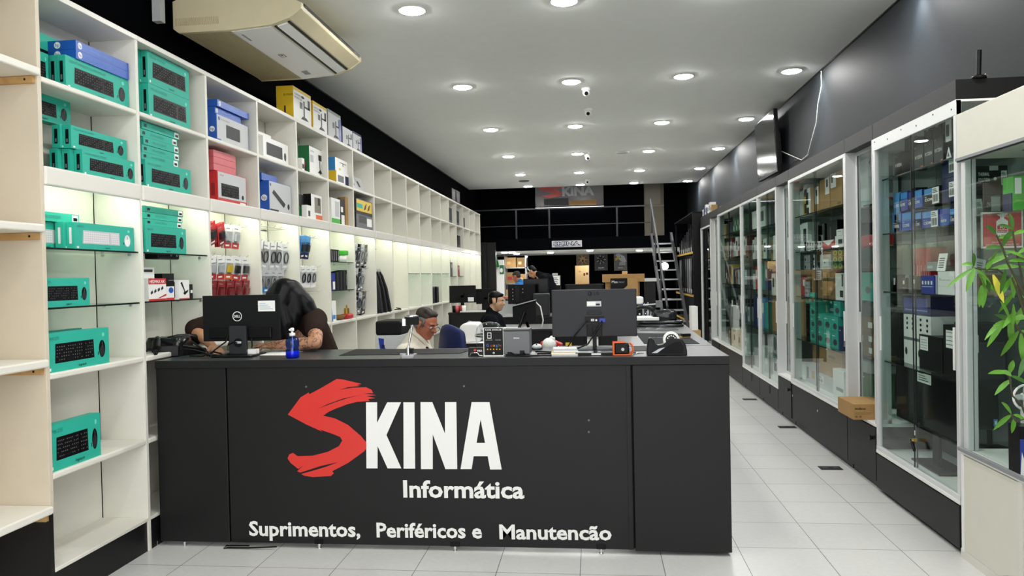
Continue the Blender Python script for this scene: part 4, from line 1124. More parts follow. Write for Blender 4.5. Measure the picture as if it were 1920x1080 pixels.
# ---- orange scanner, keys, tape dispenser
p = onC(1166, 667); t = thing('tape_measure', 'black gadget in an orange bumper beside the large monitor', 'gadget', (p.x, p.y, ZC))
m = MB(); m.box(-.042, .042, .004, .06, .008, .07, 'black'); m.cyl((.006, .0035, .036), (.006, .001, .036), .009, 'light_grey', n=16); m.build('case', t, bev=.008)
m = MB()
for x0, x1, z0, z1 in ((-.052, -.041, 0, .078), (.045, .052, .0, .024), (-.052, .05, 0, .008), (-.052, .02, .072, .079)):
    m.box(x0, x1, -.004, .064, z0, z1, 'orange')
m.build('bumper', t, bev=.004); m = MB(); m.tube([(.045, .03, .07), (.06, .03, .06), (.066, .03, .03), (.055, .03, .004)], .006, 'orange', 8); m.build('strap', t)
p = onC(1192, 664); t = thing('key_bunch', 'small bunch of keys beside the orange gadget', 'keys', (p.x, p.y, ZC)); m = MB(); m.tube([(.012 * math.cos(i * .7), .012 * math.sin(i * .7), .004) for i in range(10)], .0015, 'chrome', 5); m.build('ring', t)
for i in range(3):
    m = MB(); a = .4 + i * .9; m.box(.01, .05, -.004, .004, .002 + i * .003, .005 + i * .003, ['black', 'steel', 'charcoal'][i]); m.cyl((.012, 0, .002 + i * .003), (.012, 0, .006 + i * .003), .011, ['black', 'steel', 'black'][i], n=10); m.build('key', t, rz=a)
p = onC(1251, 667); t = thing('tape_dispenser', 'black desk tape dispenser with a white tape roll on the counter', 'tape dispenser', (p.x, p.y, ZC)); a, b = W(1214, 667, y=p.y), W(1288, 622, y=p.y); sx = (b.x - a.x); sz = b.z - ZC
DSP = [(0, 0), (1, 0), (1.0, .2), (.97, .45), (.91, .62), (.84, .7), (.74, .72), (.62, .68), (.5, .58), (.38, .46), (.27, .44), (.2, .52), (.17, .68), (.11, .76), (.05, .74), (.02, .55), (0, .3)]
m = MB(); m.prism([((x - .5) * sx, z * sz) for x, z in DSP], 'y', 0, .075, 'black'); m.build('body', t, bev=.004)
m = MB(); m.prism([((x - .5) * sx, z * sz) for x, z in ((.3, .08), (.9, .08), (.92, .35), (.84, .58), (.7, .58), (.52, .42), (.34, .26))], 'y', -.0015, 0, 'matte_black'); m.prism([((x - .5) * sx, z * sz) for x, z in ((.11, .12), (.25, .12), (.45, .36), (.3, .3), (.2, .2))], 'y', -.002, 0, 'silver'); m.build('side_relief', t)
m = MB(); R = sz * .34; c = ((.62 - .5) * sx, .03, sz * .66)
for r0, r1, mt, d in ((R * .72, R, 'white', .012),):
    n = 36
    for i in range(n):
        a0, a1 = 2 * PI * i / n, 2 * PI * (i + 1) / n
        for yy, fl in ((-d, 1), (d, -1)):
            q = [(c[0] + r * math.cos(a_), c[1] + yy, c[2] + r * math.sin(a_)) for r, a_ in ((r0, a0), (r1, a0), (r1, a1), (r0, a1))]
            m.poly(q[::fl], mt)
        m.poly([(c[0] + r1 * math.cos(a_), c[1] + yy, c[2] + r1 * math.sin(a_)) for a_, yy in ((a0, -d), (a0, d), (a1, d), (a1, -d))], mt)
m.build('tape_roll', t)
m = MB(); m.cyl((c[0], c[1] - .011, c[2]), (c[0], c[1] + .011, c[2]), R * .72, 'charcoal', n=28)
for i in range(5):
    a_ = .5 + i * .55; m.cyl((c[0] + R * .5 * math.cos(a_), c[1] - .0125, c[2] + R * .5 * math.sin(a_)), (c[0] + R * .5 * math.cos(a_), c[1] - .0105, c[2] + R * .5 * math.sin(a_)), R * .09, 'paper', n=10)
m.build('hub', t)
m = MB(); m.box((.08 - .5) * sx, (.56 - .5) * sx, .02, .04, sz * .755, sz * .765, 'clear_plastic'); m.build('tape_strip', t)
# ---- mats and papers on the wing
def flat(name, quad, mt, lab, cat, th=.003, z=ZC, extra=None):
    q = [onC(u, v, z) for u, v in quad]; c = sum(q, Vector()) / len(q)
    m = MB(); m.prism([((a - c).x, (a - c).y) for a in q], 'z', 0, th, mt)
    if extra:
        extra(m, th)
    o = m.build(name, loc=(c.x, c.y, z)); return tag(o, lab, cat)
flat('desk_mat', ((1208, 645), (1312, 645), (1282, 626), (1192, 625)), 'mat_grey', 'grey desk mat on the counter wing behind the tape dispenser', 'desk mat')
flat('desk_mat', ((1200, 620), (1273, 619), (1257, 611), (1194, 612)), 'charcoal', 'dark patterned desk mat farther back on the counter wing', 'desk mat', extra=lambda m, th: [m.prism([(x, y), (x + .08, y + .1), (x + .02, y + .14)], 'z', th, th + .0006, 'silver') for x, y in ((-.1, -.1), (.02, .02), (-.02, -.2))])
flat('mouse_pad', ((1189, 659), (1213, 658), (1210, 649), (1184, 650)), 'matte_black', 'small black pad between the orange gadget and the tape dispenser', 'mouse pad')
p = onC(1281, 634); m = MB(); m.box(-.05, .05, -.01, .01, 0, .01, 'kraft_light'); m.box(-.012, .05, -.02, .02, .01, .03, 'black'); tag(m.build('stamp', loc=(p.x, p.y, ZC + .003), rz=.2), 'small black stamp with a wooden handle behind the tape dispenser', 'stamp')
# ---- pile of wrapped laptops at the end of the wing
def bag(name, lab, u0, u1, vb, vt, d, mt, cat, z=ZC, bumps=6, y=None):
    p = W((u0 + u1) / 2, vb, z=z) if y is None else W((u0 + u1) / 2, vb, y=y)
    a, b = W(u0, vb, y=p.y), W(u1, vt, y=p.y)
    w_, h_ = b.x - a.x, b.z - a.z
    m = MB(); n, k = 18, 5; vs = []; fs = []
    prof = [(.96, 0), (1.0, .25), (.98, .7), (.9, .98), (.0, 1.0)]
    for i, (r, zz) in enumerate(prof):
        for j in range(n):
            a_ = 2 * PI * j / n; ca, sa = math.cos(a_), math.sin(a_)
            e = .28
            x = math.copysign(abs(ca) ** e, ca); yy = math.copysign(abs(sa) ** e, sa)
            j2 = 1 + (rnd.random() - .5) * .05; vs.append((x * r * w_ / 2 * j2, yy * r * d / 2 * j2, zz * h_ * (1 + (rnd.random() - .5) * (.16 if 0 < i < 4 else .0))))
    for i in range(len(prof) - 1):
        for j in range(n):
            fs.append((i * n + j, i * n + (j + 1) % n, (i + 1) * n + (j + 1) % n, (i + 1) * n + j))
    m.add(vs, fs, mt, True); m.poly([vs[j] for j in range(n)][::-1], mt)
    return tag(m.build(name, loc=(p.x, p.y, p.z if y is not None else z)), lab, cat), h_, p
bag('black_bag', 'slumped black bag in the counter corner behind the telephones', 286, 352, 662, 628, .20, 'plastic_bag', 'bag', y=4.66)[0].location.z = ZC
o, h1, p1 = bag('wrapped_laptop', 'black plastic wrapped slab at the bottom of the wing end pile', 1192, 1281, 611, 604, .30, 'plastic_bag', 'laptop')
o, h2, p2 = bag('wrapped_laptop', 'second black wrapped slab in the wing end pile', 1195, 1280, 603, 596, .28, 'plastic_bag', 'laptop', y=p1.y)
o.location.z = ZC + h1
z = ZC + h1 + h2
m = MB(); m.box(-.12, .12, -.13, .13, 0, .03, 'white'); tag(m.build('white_slab', loc=(W(1208, 590, y=p1.y).x, p1.y, z), bev=.006), 'white slab lying on the black wrapped laptops', 'slab')
o, h3, p3 = bag('plastic_bag', 'crumpled black plastic bag on top of the wing end pile', 1222, 1268, 594, 575, .22, 'plastic_bag', 'bag', y=p1.y); o.location.z = z
m = MB(); m.tube([(-.10 * math.cos(i * PI / 10), 0, .07 * math.sin(i * PI / 10)) for i in range(11)], .018, 'black', 8); tag(m.build('headband', loc=(W(1206, 588, y=p1.y).x, p1.y, z + .046)), 'black curved headband resting on the white slab', 'headset')
t = thing('pen_cup', 'clear cup of pens standing beyond the wing end pile', 'cup', (W(1213, 580, y=p1.y + .35).x, p1.y + .35, ZC))
hc = W(1213, 567, y=p1.y + .35).z - ZC
m = MB(); m.lathe([(.035, 0), (.042, hc - .06), (.039, hc - .06), (.033, .004), (0, .004)], 'clear_plastic', 20); m.build('cup', t)
for i, c_ in enumerate(('royal', 'black', 'paper', 'black')):
    m = MB(); m.cyl((.01 * (i - 1.5), 0, .006), (.022 * (i - 1.5), .01, hc + .02 * (i % 2)), .004, c_, n=8); m.build('pen', t)
t = thing('label_printer', 'white and black small printer at the far end of the counter wing', 'printer', (W(1196, 580, y=p1.y + .5).x - .02, p1.y + .5, ZC)); hc = W(1196, 556, y=p1.y + .5).z - ZC
m = MB(); m.box(-.11, .09, -.1, .1, 0, hc * .7, 'black'); m.build('body', t, bev=.01); m = MB(); m.box(-.10, .07, -.09, .09, hc * .7, hc, 'white'); m.build('lid', t, bev=.014); m = MB(); F = m.face((-.1, -.101, 0), (1, 0, 0), (0, 0, 1)); [F.disc(.05 + .04 * i, hc * .35, .008, .008, 'paper', 1, 10) for i in range(3)]; m.build('buttons', t)
m = MB(); q = [W(u, v, y=p1.y + .2) for u, v in ((1206, 572), (1222, 571), (1234, 570))]; m.tube(q, .008, 'steel', 8); m.box(q[-1].x - .02, q[-1].x + .035, p1.y + .17, p1.y + .23, q[-1].z - .03, q[-1].z + .03, 'mid_grey'); m.cyl((q[0].x, p1.y + .2, ZC), q[0], .01, 'steel', n=10); m.lathe([(0, 0), (.05, 0), (.045, .01), (0, .012)], 'steel', 16, (q[0].x, p1.y + .2, ZC))
tag(m.build('tripod_arm'), 'steel jointed arm with a grey head above the wing end pile', 'arm')

# ================================================================ glass cabinets along the right wall
XG, XGB = 1.99, 2.43
def cabinet(y0, y1, zs, label, panes=2, shelves=(), recess=0.0, header=.03, doors=2, holes=0, plinth=.06, side=True, ztop=2.52, drop=None):
    """base cabinet below zs, aluminium framed glass above; recess pushes the glass back behind a white sill"""
    ox, oy = XG, (y0 + y1) / 2
    a, b = y0 - oy + .002, y1 - oy - .002
    D = XGB - XG
    r = recess
    t = thing('glass_cabinet', label, 'cabinet', (ox, oy, 0), 0, 'glass display cabinets on the right')
    m = MB(); m.box(.012, D, a, b, plinth, zs - .022, 'counter'); m.box(.04, D, a + .01, b - .01, 0, plinth, 'black_board'); m.build('base', t)
    for i in range(doors):
        c0, c1 = a + (b - a) * i / doors, a + (b - a) * (i + 1) / doors
        m = MB(); m.box(-.004 if i % 2 == 0 else .004, .012, c0 + .004, c1 - .004, plinth + .01, zs - .03, 'counter')
        d = m.build('base_door', t, bev=.002)
        if holes == 1:
            m = MB(); m.cyl((-.007, (c0 + c1) / 2 - .08, (zs + plinth) / 2 + .04), (-.003, (c0 + c1) / 2 - .08, (zs + plinth) / 2 + .04), .035, 'matte_black', n=20)
            for q in range(len(m.v)):
                x, y, z = m.v[q]; m.v[q] = (x, y, (zs + plinth) / 2 + .04 + (z - (zs + plinth) / 2 - .04) * 1.5)
            o = m.build('finger_hole', d)
        elif holes == 2:
            m = MB(); m.cyl((-.02, c0 + .06, zs - .11), (-.003, c0 + .06, zs - .11), .012, 'black', n=12); m.cyl((-.03, c0 + .06, zs - .11), (-.02, c0 + .06, zs - .11), .02, 'black', n=12); m.build('door_knob', d)
        elif holes == 3:
            m = MB(); m.cyl((-.009, c1 - .07, zs - .14), (-.003, c1 - .07, zs - .14), .011, 'chrome', n=14); m.build('lock', d)
    m = MB(); m.box(-.004, D, a, b, zs - .022, zs, 'white'); m.build('sill', t, bev=.002)
    m = MB(); m.box(0, D, a, b, ztop, 2.63, 'counter'); m.build('fascia', t, bev=.002)
    m = MB(); m.box(0 + r, D, a, b, ztop - .012, ztop, 'white'); m.build('top_board', t)
    m = MB(); m.box(D - .012, D, a, b, zs, ztop - .012, 'grey'); m.build('back_panel', t)
    fr = MB(); w = .035
    fr.box(r, r + .03, a, a + w, zs, ztop, 'alu'); fr.box(r, r + .03, b - w, b, zs, ztop, 'alu')
    fr.box(r - .002, r + .03, a, b, ztop - header, ztop, 'alu'); fr.box(r - .002, r + .03, a, b, zs, zs + .03, 'alu')
    fr.build('frame', t, bev=.003)
    if r:
        m = MB()
        for q in (a, b - .02):
            m.box(.0, r, q, q + .02, zs, ztop, 'alu')
        m.build('side_post', t)
    for q in ((a, b) if side else ()):
        m = MB(); s = 1 if q == a else -1
        m.box(r + .03, D - .012, q, q + s * .006, zs + .03, ztop - header, 'glass'); m.build('side_glass', t)
    for i in range(panes):
        c0, c1 = a + w + (b - a - 2 * w) * i / panes, a + w + (b - a - 2 * w) * (i + 1) / panes
        m = MB(); x = r + .008 + .010 * (i % 2); m.box(x, x + .005, c0 - (.02 if i else 0), c1 + .0, zs + .03, ztop - header, 'glass')
        g = m.build('glass_door', t)
        m = MB(); e = c0 - .02 if i else c1 - .004; m.box(x - .001, x + .006, e, e + .004, zs + .03, ztop - header, 'charcoal'); m.build('edge_seal', g)
        m = MB(); hy = (c1 - .035) if i == panes - 1 else (c0 + .02 if i == 0 else c0 + .03); m.box(x - .008, x, hy, hy + .014, 1.02, 1.26, 'white'); m.build('pull', g)
    for z in shelves:
        m = MB(); m.box(r + .06, D - .014, a + .008, b - .008, z - .008, z, 'shelf_glass'); m.box(r + .058, r + .06, a + .008, b - .008, z - .009, z + .0005, 'glass_edge'); m.build('glass_shelf', t)
    return t


SHZ = (2.14, 1.785, 1.335, .90)
A = cabinet(4.42, 5.68, .30, 'nearest glass cabinet with processor boxes, two sliding panes and keys in its lock', 2, (2.23, 1.845, 1.435, .94), header=.085, doors=1, plinth=.02)
B = cabinet(5.68, 6.30, .48, 'narrow set-back glass bay with the green bin, behind the nearest glass cabinet', 1, (2.10, 1.77, 1.34, .90), recess=.08, doors=1, holes=2, side=False)
Cc = cabinet(6.30, 8.05, .46, 'glass cabinet full of teal camera boxes and brown cartons', 2, SHZ + (1.60,), doors=2, holes=3)
Dd = cabinet(8.05, 8.61, .47, 'narrow set-back glass bay with red and blue boxes in the middle of the row', 1, SHZ, recess=.08, doors=1, holes=2, side=False)
E1 = cabinet(8.61, 9.57, .31, 'low-sill glass cabinet with round speaker boxes at its bottom', 2, (2.14, 1.72, 1.31, .87), doors=1, holes=1)
E2 = cabinet(9.57, 10.66, .31, 'low-sill glass cabinet with blue cartons, between two other low panes', 2, (2.14, 1.75, 1.36, .87), doors=1, holes=1)
E3 = cabinet(10.66, 12.6, .46, 'glass cabinet with the green bag and white boxes, far along the row', 2, (2.18, 1.82, 1.41, .90), doors=2)
Ff = cabinet(12.6, 13.4, .46, 'narrow set-back bay second last of the glass row', 1, SHZ, recess=.08, doors=1, side=False)
Gg = cabinet(13.4, 14.6, .30, 'last dark glass cabinet beside the black racking', 2, (2.18, 1.82, 1.41, .90), doors=1, ztop=2.42)
# screws on the white header, lock and keys on the nearest cabinet
for i in range(6):
    y = -.58 + i * .232; m = MB(); m.cyl((-.004, y, 2.475 + .02 * (i % 2)), (.0, y, 2.475 + .02 * (i % 2)), .005, 'black', n=8); m.build('screw', A)
p = W(1717, 825, x=1.985)
t = thing('cabinet_keys', 'brass lock with dangling keys on the nearest glass cabinet', 'keys', (1.985, p.y, p.z))
m = MB(); m.cyl((.004, 0, 0), (-.03, 0, 0), .011, 'gold', n=12); m.cyl((-.02, -.03, 0), (-.02, .03, 0), .006, 'gold', n=8); m.build('lock', t)
m = MB(); m.box(-.03, -.026, -.018, .018, -.02, .008, 'steel'); m.cyl((-.028, -.01, -.01), (-.03, -.055, -.055), .009, 'black', n=10); m.build('key', t)
m = MB(); m.box(-.006, -.004, -.004, .004, .03, .06, 'white'); m.build('tag', t)
# antenna on top
p = W(1835, 147, z=2.632)
t = thing('antenna', 'black stub antenna standing on top of the nearest glass cabinet', 'antenna', (max(p.x, 2.05), p.y, 2.631)); m = MB(); m.lathe([(0, 0), (.04, 0), (.035, .012), (.012, .02), (0, .02)], 'black', 20); m.build('base', t)
m = MB(); m.cyl((0, 0, .02), (.004, 0, .155), .0125, 'black', n=14); m.build('mast', t); m = MB(); m.tube([(.03, .0, .012), (.045, .02, .03), (.06, .03, .02), (.07, .06, .004)], .002, 'light_grey', 5); m.build('wire', t)

# ---------------------------------------------------------------- goods behind the glass
def rb(name, label, u0, u1, vt, z, base, art=None, X=2.14, d=.10, group=None, side=None, h=None, cat='box', top=None):
    ya, yb = W(u0, vt, x=X).y, W(u1, vt, x=X).y
    z1 = z + h if h else W(u0, vt, x=X).z
    d = min(d, 2.41 - X)
    lo, hi = BND[0] + .02, BND[1] - .02
    if ya > hi:
        yb = max(lo, min(yb, hi - min(.14, ya - yb))); ya = hi
    if yb < lo:
        yb = lo
    return carton(name, label, cat, X, yb + .002, ya - .002, z, z1, d, base, art, side, group, right=True, top=top)

def lab_rect(c, f=(.1, .3, .9, .7), c2=None, f2=None):
    def a(F, w, h):
        F.rect(w * f[0], h * f[1], w * f[2], h * f[3], c, 1)
        if c2:
            F.rect(w * f2[0], h * f2[1], w * f2[2], h * f2[3], c2, 2)
    return a
def bars(F, w, h):
    F.rect(w * .05, h * .05, w * .95, h * .95, 'paper', 1)
    for i in range(7):
        F.rect(w * (.12 + .11 * i), h * .15, w * (.16 + .11 * i + .02 * (i % 3)), h * .55, 'charcoal', 2)
    for i in range(3):
        F.rect(w * .12, h * (.65 + .09 * i), w * (.8 - .1 * i), h * (.69 + .09 * i), 'charcoal', 2)
def art_ryz(n):
    def f(F, w, h):
        F.rect(w * .04, h * .04, w * .96, h * .96, 'charcoal', 1); F.text('AMD', w * .06, h * .86, h * .05, 'light_grey'); F.text('RYZEN', w * .12, h * .46, h * .12, 'paper', w=w * .76, bold=.02); F.quad([(w * .66, h * .02), (w * .96, h * .02), (w * .96, h * .16), (w * .74, h * .16)], 'orange', 2); F.text(str(n), w * .82, h * .04, h * .1, 'paper', k=3)
        for i in range(4):
            F.quad([(w * (.4 + .07 * i), h * .60), (w * (.43 + .07 * i), h * .60), (w * (.5 + .02 * i), h * .72)], 'kraft_dark', 2)
    return f
BND = (4.42, 5.68)
G1 = 'black processor boxes'
for i, (u0, u1, vt, n) in enumerate(((1713.5, 1731.6, 274, 5), (1732.2, 1749.9, 267, 5), (1750.6, 1768.6, 259, 7))):
    rb('processor_box', 'black processor box in the lower row of the nearest cabinet top shelf, %s' % ['farthest of three', 'middle of three', 'nearest of three'][i], u0, u1, vt, 2.23, 'black', art_ryz(n), 2.11, .11, G1)
zt = 2.23 + (W(1713.5, 274, x=2.11).z - 2.23)
for i, (u0, u1, vt) in enumerate(((1732.5, 1745.5, 233), (1750, 1764, 226), (1767, 1782, 218))):
    rb('processor_box', 'smaller black processor box on the nearest cabinet upper row, %s' % ['farthest of three', 'middle of three', 'nearest of three'][i], u0, u1, vt, zt + .003 if i < 2 else 2.23, 'black', lab_rect('charcoal', (.1, .1, .9, .9), 'silver', (.35, .4, .65, .65)), 2.14, .09, G1, h=.17 if i < 2 else .34)
for i, (u0, u1, vt, n) in enumerate(((1665.6, 1680, 294, 3), (1680.6, 1692, 290, 5))):
    rb('processor_box', 'black processor box behind the far pane of the nearest cabinet, %s' % ['farther', 'nearer'][i], u0, u1, vt, 2.23, 'charcoal', art_ryz(n), 2.13, .10, G1)
rb('processor_box', 'dark tall box at the centre seam of the nearest cabinet top shelf', 1694, 1708, 262, 2.23, 'matte_black', None, 2.2, .15, G1)
m = MB(); p = W(1779, 289, x=2.09); m.prism([(-.035, 0), (.035, 0), (0, .075)], 'x', -.002, .002, 'paper'); m.prism([(-.012, .02), (.012, .02), (0, .045)], 'x', -.0035, -.002, 'charcoal'); tag(m.build('price_tag', loc=(2.09, p.y, 2.232)), 'triangular white tag beside the black processor boxes', 'tag')
m = MB(); m.box(-.004, .004, -.03, .03, 0, .14, 'paper'); m.box(-.006, -.004, -.018, .018, .03, .1, 'charcoal'); tag(m.build('price_tag', loc=(2.115, W(1777, 280, x=2.11).y, 2.35)), 'white upright price card before the black processor boxes', 'tag')
def art_int(txt, c='paper', lab=False):
    def f(F, w, h):
        F.rect(w * .06, h * .62, w * .94, h * .95, 'sky' if txt == 'CORE' else 'royal', 1); F.text('intel', w * .1, h * .46, h * .09, c); F.text(txt, w * .1, h * .26, h * .15, c, w=w * .6, bold=.02)
        if lab:
            bars(Face(F.mb, F.p(w * .55, 0, 2), F.r, F.u, .0008), w * .45, h)
    return f
G2 = 'blue processor boxes'
rowb = [(1662.6, 1675.6, 402, 'sky', 'CORE', 0), (1676, 1690, 401, 'royal', 'CORE', 0), (1690.5, 1712, 400, 'blue', 'CORE', 0), (1716, 1728, 399, 'navy', 'CORE', 0), (1728.5, 1760, 398, 'royal', 'CORE', 1), (1762.5, 1780, 393, 'blue', 'PENTIUM', 0), (1780.6, 1793.5, 391, 'navy', 'CORE', 0)]
for i, (u0, u1, vt, c, tx, lb) in enumerate(rowb):
    rb('processor_box', 'blue processor box, %s from the far end of the lower blue row' % ORD[i], u0, u1, vt, 1.845, c, art_int(tx, 'paper', lb), 2.11, .11, G2)
zt = max(W(u0, vt, x=2.11).z for u0, u1, vt, *_ in rowb) + .003
rowt = [(1662.6, 1684, 367, 'sky', 'CORE', 0), (1686, 1702, 362, 'royal', 'CORE', 0), (1702.6, 1712, 360, 'navy', 'i5', 0), (1714.5, 1729, 358, 'blue', 'CORE', 0), (1731, 1762, 355, 'matte_black', 'CORE', 1)]
for i, (u0, u1, vt, c, tx, lb) in enumerate(rowt):
    rb('processor_box', 'processor box, %s from the far end of the upper blue row' % ORD[i], u0, u1, vt, zt, c, art_int(tx, 'paper', lb), 2.12, .10, G2)
for i in range(2):
    rb('processor_box', 'navy processor box with a white label near the pane edge, %s' % ('topmost' if i else 'under the topmost'), 1766, 1793, 372 if not i else 345, zt + i * .145, 'navy', lambda F, w, h: bars(Face(F.mb, F.p(w * .5, h * .15, 1), F.r, F.u, .0008), w * .45, h * .7), 2.13, .1, G2, h=.142)
for i in range(4):
    u = 1676 + i * 8.5
    rb('fan_box', 'dark glossy small box behind the blue boxes, nearest cabinet, %s from far end' % ORD[i], u, u + 8, 340 - i, 2.0, 'charcoal', lab_rect('navy', (.2, .2, .8, .8), 'light_grey', (.3, .6, .5, .7)), 2.24, .08, 'dark boxes behind the blue rows', h=.16)
m = MB(); m.box(2.2, 2.40, 4.44, 5.66, 1.99, 1.9985, 'shelf_glass')
tag(m.build('glass_shelf_board'), 'inner glass board behind the blue processor boxes', 'glass shelf')
# third shelf of the nearest cabinet
def art_script(F, w, h):
    for i in range(9):
        s = w * (.08 + .1 * i); F.quad([(s, h * .3), (s + w * .02, h * .3), (s + w * .05, h * (.6 + .2 * (i % 2))), (s + w * .03, h * .6)], 'paper', 1)
rb('speaker_pack', 'wide red pack with white script in the nearest cabinet', 1651, 1745, 487, 1.435 + .0, 'red', art_script, 2.24, .1, None, h=.30)
for i in range(10):
    u = 1652 + i * 6.6; c = ['charcoal', 'dark_red', 'paper', 'black', 'charcoal', 'red', 'black', 'grey', 'charcoal', 'black'][i]
    rb('accessory_pack', 'small dark accessory pack before the wide red pack, %s from the far end' % ORD[i], u, u + 6.3, 515 + (i * 7) % 12, 1.435, c, lab_rect('paper' if c != 'paper' else 'charcoal', (.2, .55, .7, .8)), 2.11 + .02 * (i % 3), .06, 'accessory packs in the nearest cabinet')
def art_icons(F, w, h):
    for i in range(4):
        F.rect(w * (.08 + .23 * i), h * .5, w * (.2 + .23 * i), h * .7, 'paper', 1)
    F.rect(w * .08, h * .36, w * .9, h * .39, 'paper', 1)
rb('accessory_box', 'blue box with white icons on the third shelf of the nearest cabinet', 1726.5, 1751, 517, 1.435, 'royal', art_icons, 2.11, .1, 'boxes on the third shelf of the nearest cabinet')
rb('accessory_box', 'narrow grey box between the blue and the white box', 1752, 1757, 516, 1.435, 'light_grey', None, 2.12, .1, 'boxes on the third shelf of the nearest cabinet')
rb('accessory_box', 'large white box with a blue side on the third shelf of the nearest cabinet', 1758, 1790, 509, 1.435, 'white', lambda F, w, h: (F.rect(w * .2, h * .6, w * .75, h * .64, 'light_grey', 1), F.rect(0, h * .35, w, h * .36, 'light_grey', 1), F.disc(w * .15, h * .65, w * .05, h * .06, 'light_grey', 1)), 2.10, .13, 'boxes on the third shelf of the nearest cabinet', side=side_c('royal'))
zz = W(1758, 509, x=2.10).z + .002
rb('accessory_box', 'black small box on top of the large white box', 1775, 1793, 489, zz, 'black', None, 2.12, .08, 'boxes on the third shelf of the nearest cabinet')
rb('accessory_box', 'flat grey box on top of the white box, beside a paper card', 1737, 1757, 501, zz, 'grey', lab_rect('light_grey', (.1, .3, .6, .6)), 2.18, .1, 'boxes on the third shelf of the nearest cabinet', h=.06)
m = MB(); m.box(-.002, .002, -.035, .035, 0, .11, 'paper'); F = m.face((-.0025, .035, 0), (0, -1, 0), (0, 0, 1)); [F.rect(.012, .02 + .014 * i, .055, .026 + .014 * i, 'charcoal', 1) for i in range(5)]
o = m.build('price_card', loc=(2.12, W(1764, 495, x=2.12).y, zz)); o.rotation_euler = (0, .2, .3); tag(o, 'bent white price card standing over the white box', 'card')
# fourth shelf of the nearest cabinet
rb('network_box', 'purple blue box over the dotted white boxes of the nearest cabinet', 1692, 1745, 559, .94 + .345, 'navy', lab_rect('royal', (.05, .1, .9, .9), 'silver', (.1, .2, .9, .26)), 2.15, .16, 'network boxes', h=.12)
def art_dots(F, w, h):
    for i in range(3):
        F.disc(w * .3, h * (.72 + .1 * i), w * .07, h * .03, 'black', 1, 10); F.disc(w * .75, h * (.72 + .1 * i), w * .07, h * .03, 'black', 1, 10)
    F.rect(0, h * .48, w, h * .54, 'mid_grey', 1); F.disc(w * .2, h * .25, w * .1, h * .08, 'charcoal', 1)
for i, (u0, u1) in enumerate(((1694, 1717), (1718, 1745.5))):
    rb('network_box', 'white box with black dots on the fourth shelf, %s' % ['farther of two', 'nearer of two'][i], u0, u1, 588, .94, 'white', art_dots, 2.14, .16, 'network boxes', h=.34)
def art_note(F, w, h, f=(.05, .55, .4, .95)):
    F.rect(w * f[0], h * f[1], w * f[2], h * f[3], 'paper', 1)
    for i in range(4):
        F.rect(w * (f[0] + .03), h * (f[1] + .06 + .08 * i), w * (f[2] - .04), h * (f[1] + .075 + .08 * i), 'grey', 2)
rb('desktop_computer', 'black desktop computer with a white note, farther of two on the fourth shelf', 1723, 1767, 626, .94, 'black', art_note, 2.12, .25, 'desktop computers in the nearest cabinet', cat='computer')
rb('desktop_computer', 'taller black desktop computer with a white note beside the cabinet post', 1768, 1795, 608, .94, 'black', lambda F, w, h: art_note(F, w, h, (.2, .55, .75, .9)), 2.12, .25, 'desktop computers in the nearest cabinet', cat='computer')
for i in range(3):
    m = MB(); m.ell((0, 0, .17), (.09, .10, .18), 'matte_black', 14, 10)
    tag(m.build('black_bag', loc=(2.22, W(1656 + i * 14, 640, x=2.2).y, .945)), 'dark soft bag at the far side of the fourth shelf, %s' % ['farthest', 'middle', 'nearest'][i], 'bag', 'dark bags in the nearest cabinet')
a, b = W(1674, 700, x=2.14), W(1798, 700, x=2.14)
t = thing('television', 'large black television standing at the bottom of the nearest cabinet', 'television', (2.16, (a.y + b.y) / 2, .302)); hw = (a.y - b.y) / 2
m = MB(); m.box(0, .04, -hw, hw, .22, .625, 'black'); m.build('housing', t, bev=.006); m = MB(); m.box(-.003, 0, -hw + .015, hw - .015, .24, .61, 'screen'); m.build('screen', t)
m = MB(); m.prism([(-.06, -.32), (.14, -.32), (.14, .1), (-.06, .1)], 'z', 0, .014, 'black'); m.box(.01, .03, -.16, -.06, .01, .24, 'black'); m.build('stand', t, bev=.004)
m = MB(); F = m.face((-.004, hw, .22), (0, -1, 0), (0, 0, 1)); F.rect(hw * .75, .31, hw * 1.18, .40, 'paper', 1); [F.rect(hw * .8, .325 + .015 * i, hw * (1.1 - .05 * i), .33 + .015 * i, 'charcoal', 2) for i in range(4)]; m.build('paper_note', t)
m = MB(); m.prism([(-.05, 0), (.05, 0), (.06, .3), (.02, .42), (-.04, .3)], 'x', -.02, .02, 'clear_plastic'); m.box(-.022, .022, -.03, .04, .27, .36, 'red'); tag(m.build('plastic_pack', loc=(2.13, W(1661, 700, x=2.13).y, .56)), 'clear pack with a red card leaning beside the black television', 'pack')
m = MB(); m.box(2.07, 2.41, 5.45, 5.66, .55, .558, 'shelf_glass'); tag(m.build('glass_shelf_board'), 'short glass board under the clear pack with the red card', 'glass shelf')

# narrow bay with the green bin
BND = (5.68, 6.74)
GB = 'goods in the narrow bay beside the nearest cabinet'
rb('printer_box', 'large pale grey carton on the top shelf of the green bin bay', 1600, 1634, 308, 2.10, 'light_grey', lambda F, w, h: (F.disc(w * .9, h * .9, .012, .012, 'black', 1),), 2.19, .2, GB, side=lambda F, w, h: (F.rect(w * .1, h * .25, w * .8, h * .8, 'grey', 1), F.rect(w * .1, h * .12, w * .8, h * .16, 'red', 1)))
for i, (u0, u1, vt, c) in enumerate(((1597, 1603, 425, 'navy'), (1604, 1615, 420, 'navy'), (1616, 1634, 422, 'smoke_plastic'))):
    rb('toner_box', ['navy small box on the second shelf of the green bin bay, farther', 'navy small box on the second shelf of the green bin bay, nearer', 'crumpled smoky plastic pack on the red flat pack'][i], u0, u1, vt, 1.77 + .10, c, lab_rect('light_grey', (.25, .3, .6, .5)) if c == 'navy' else None, 2.19, .1, GB)
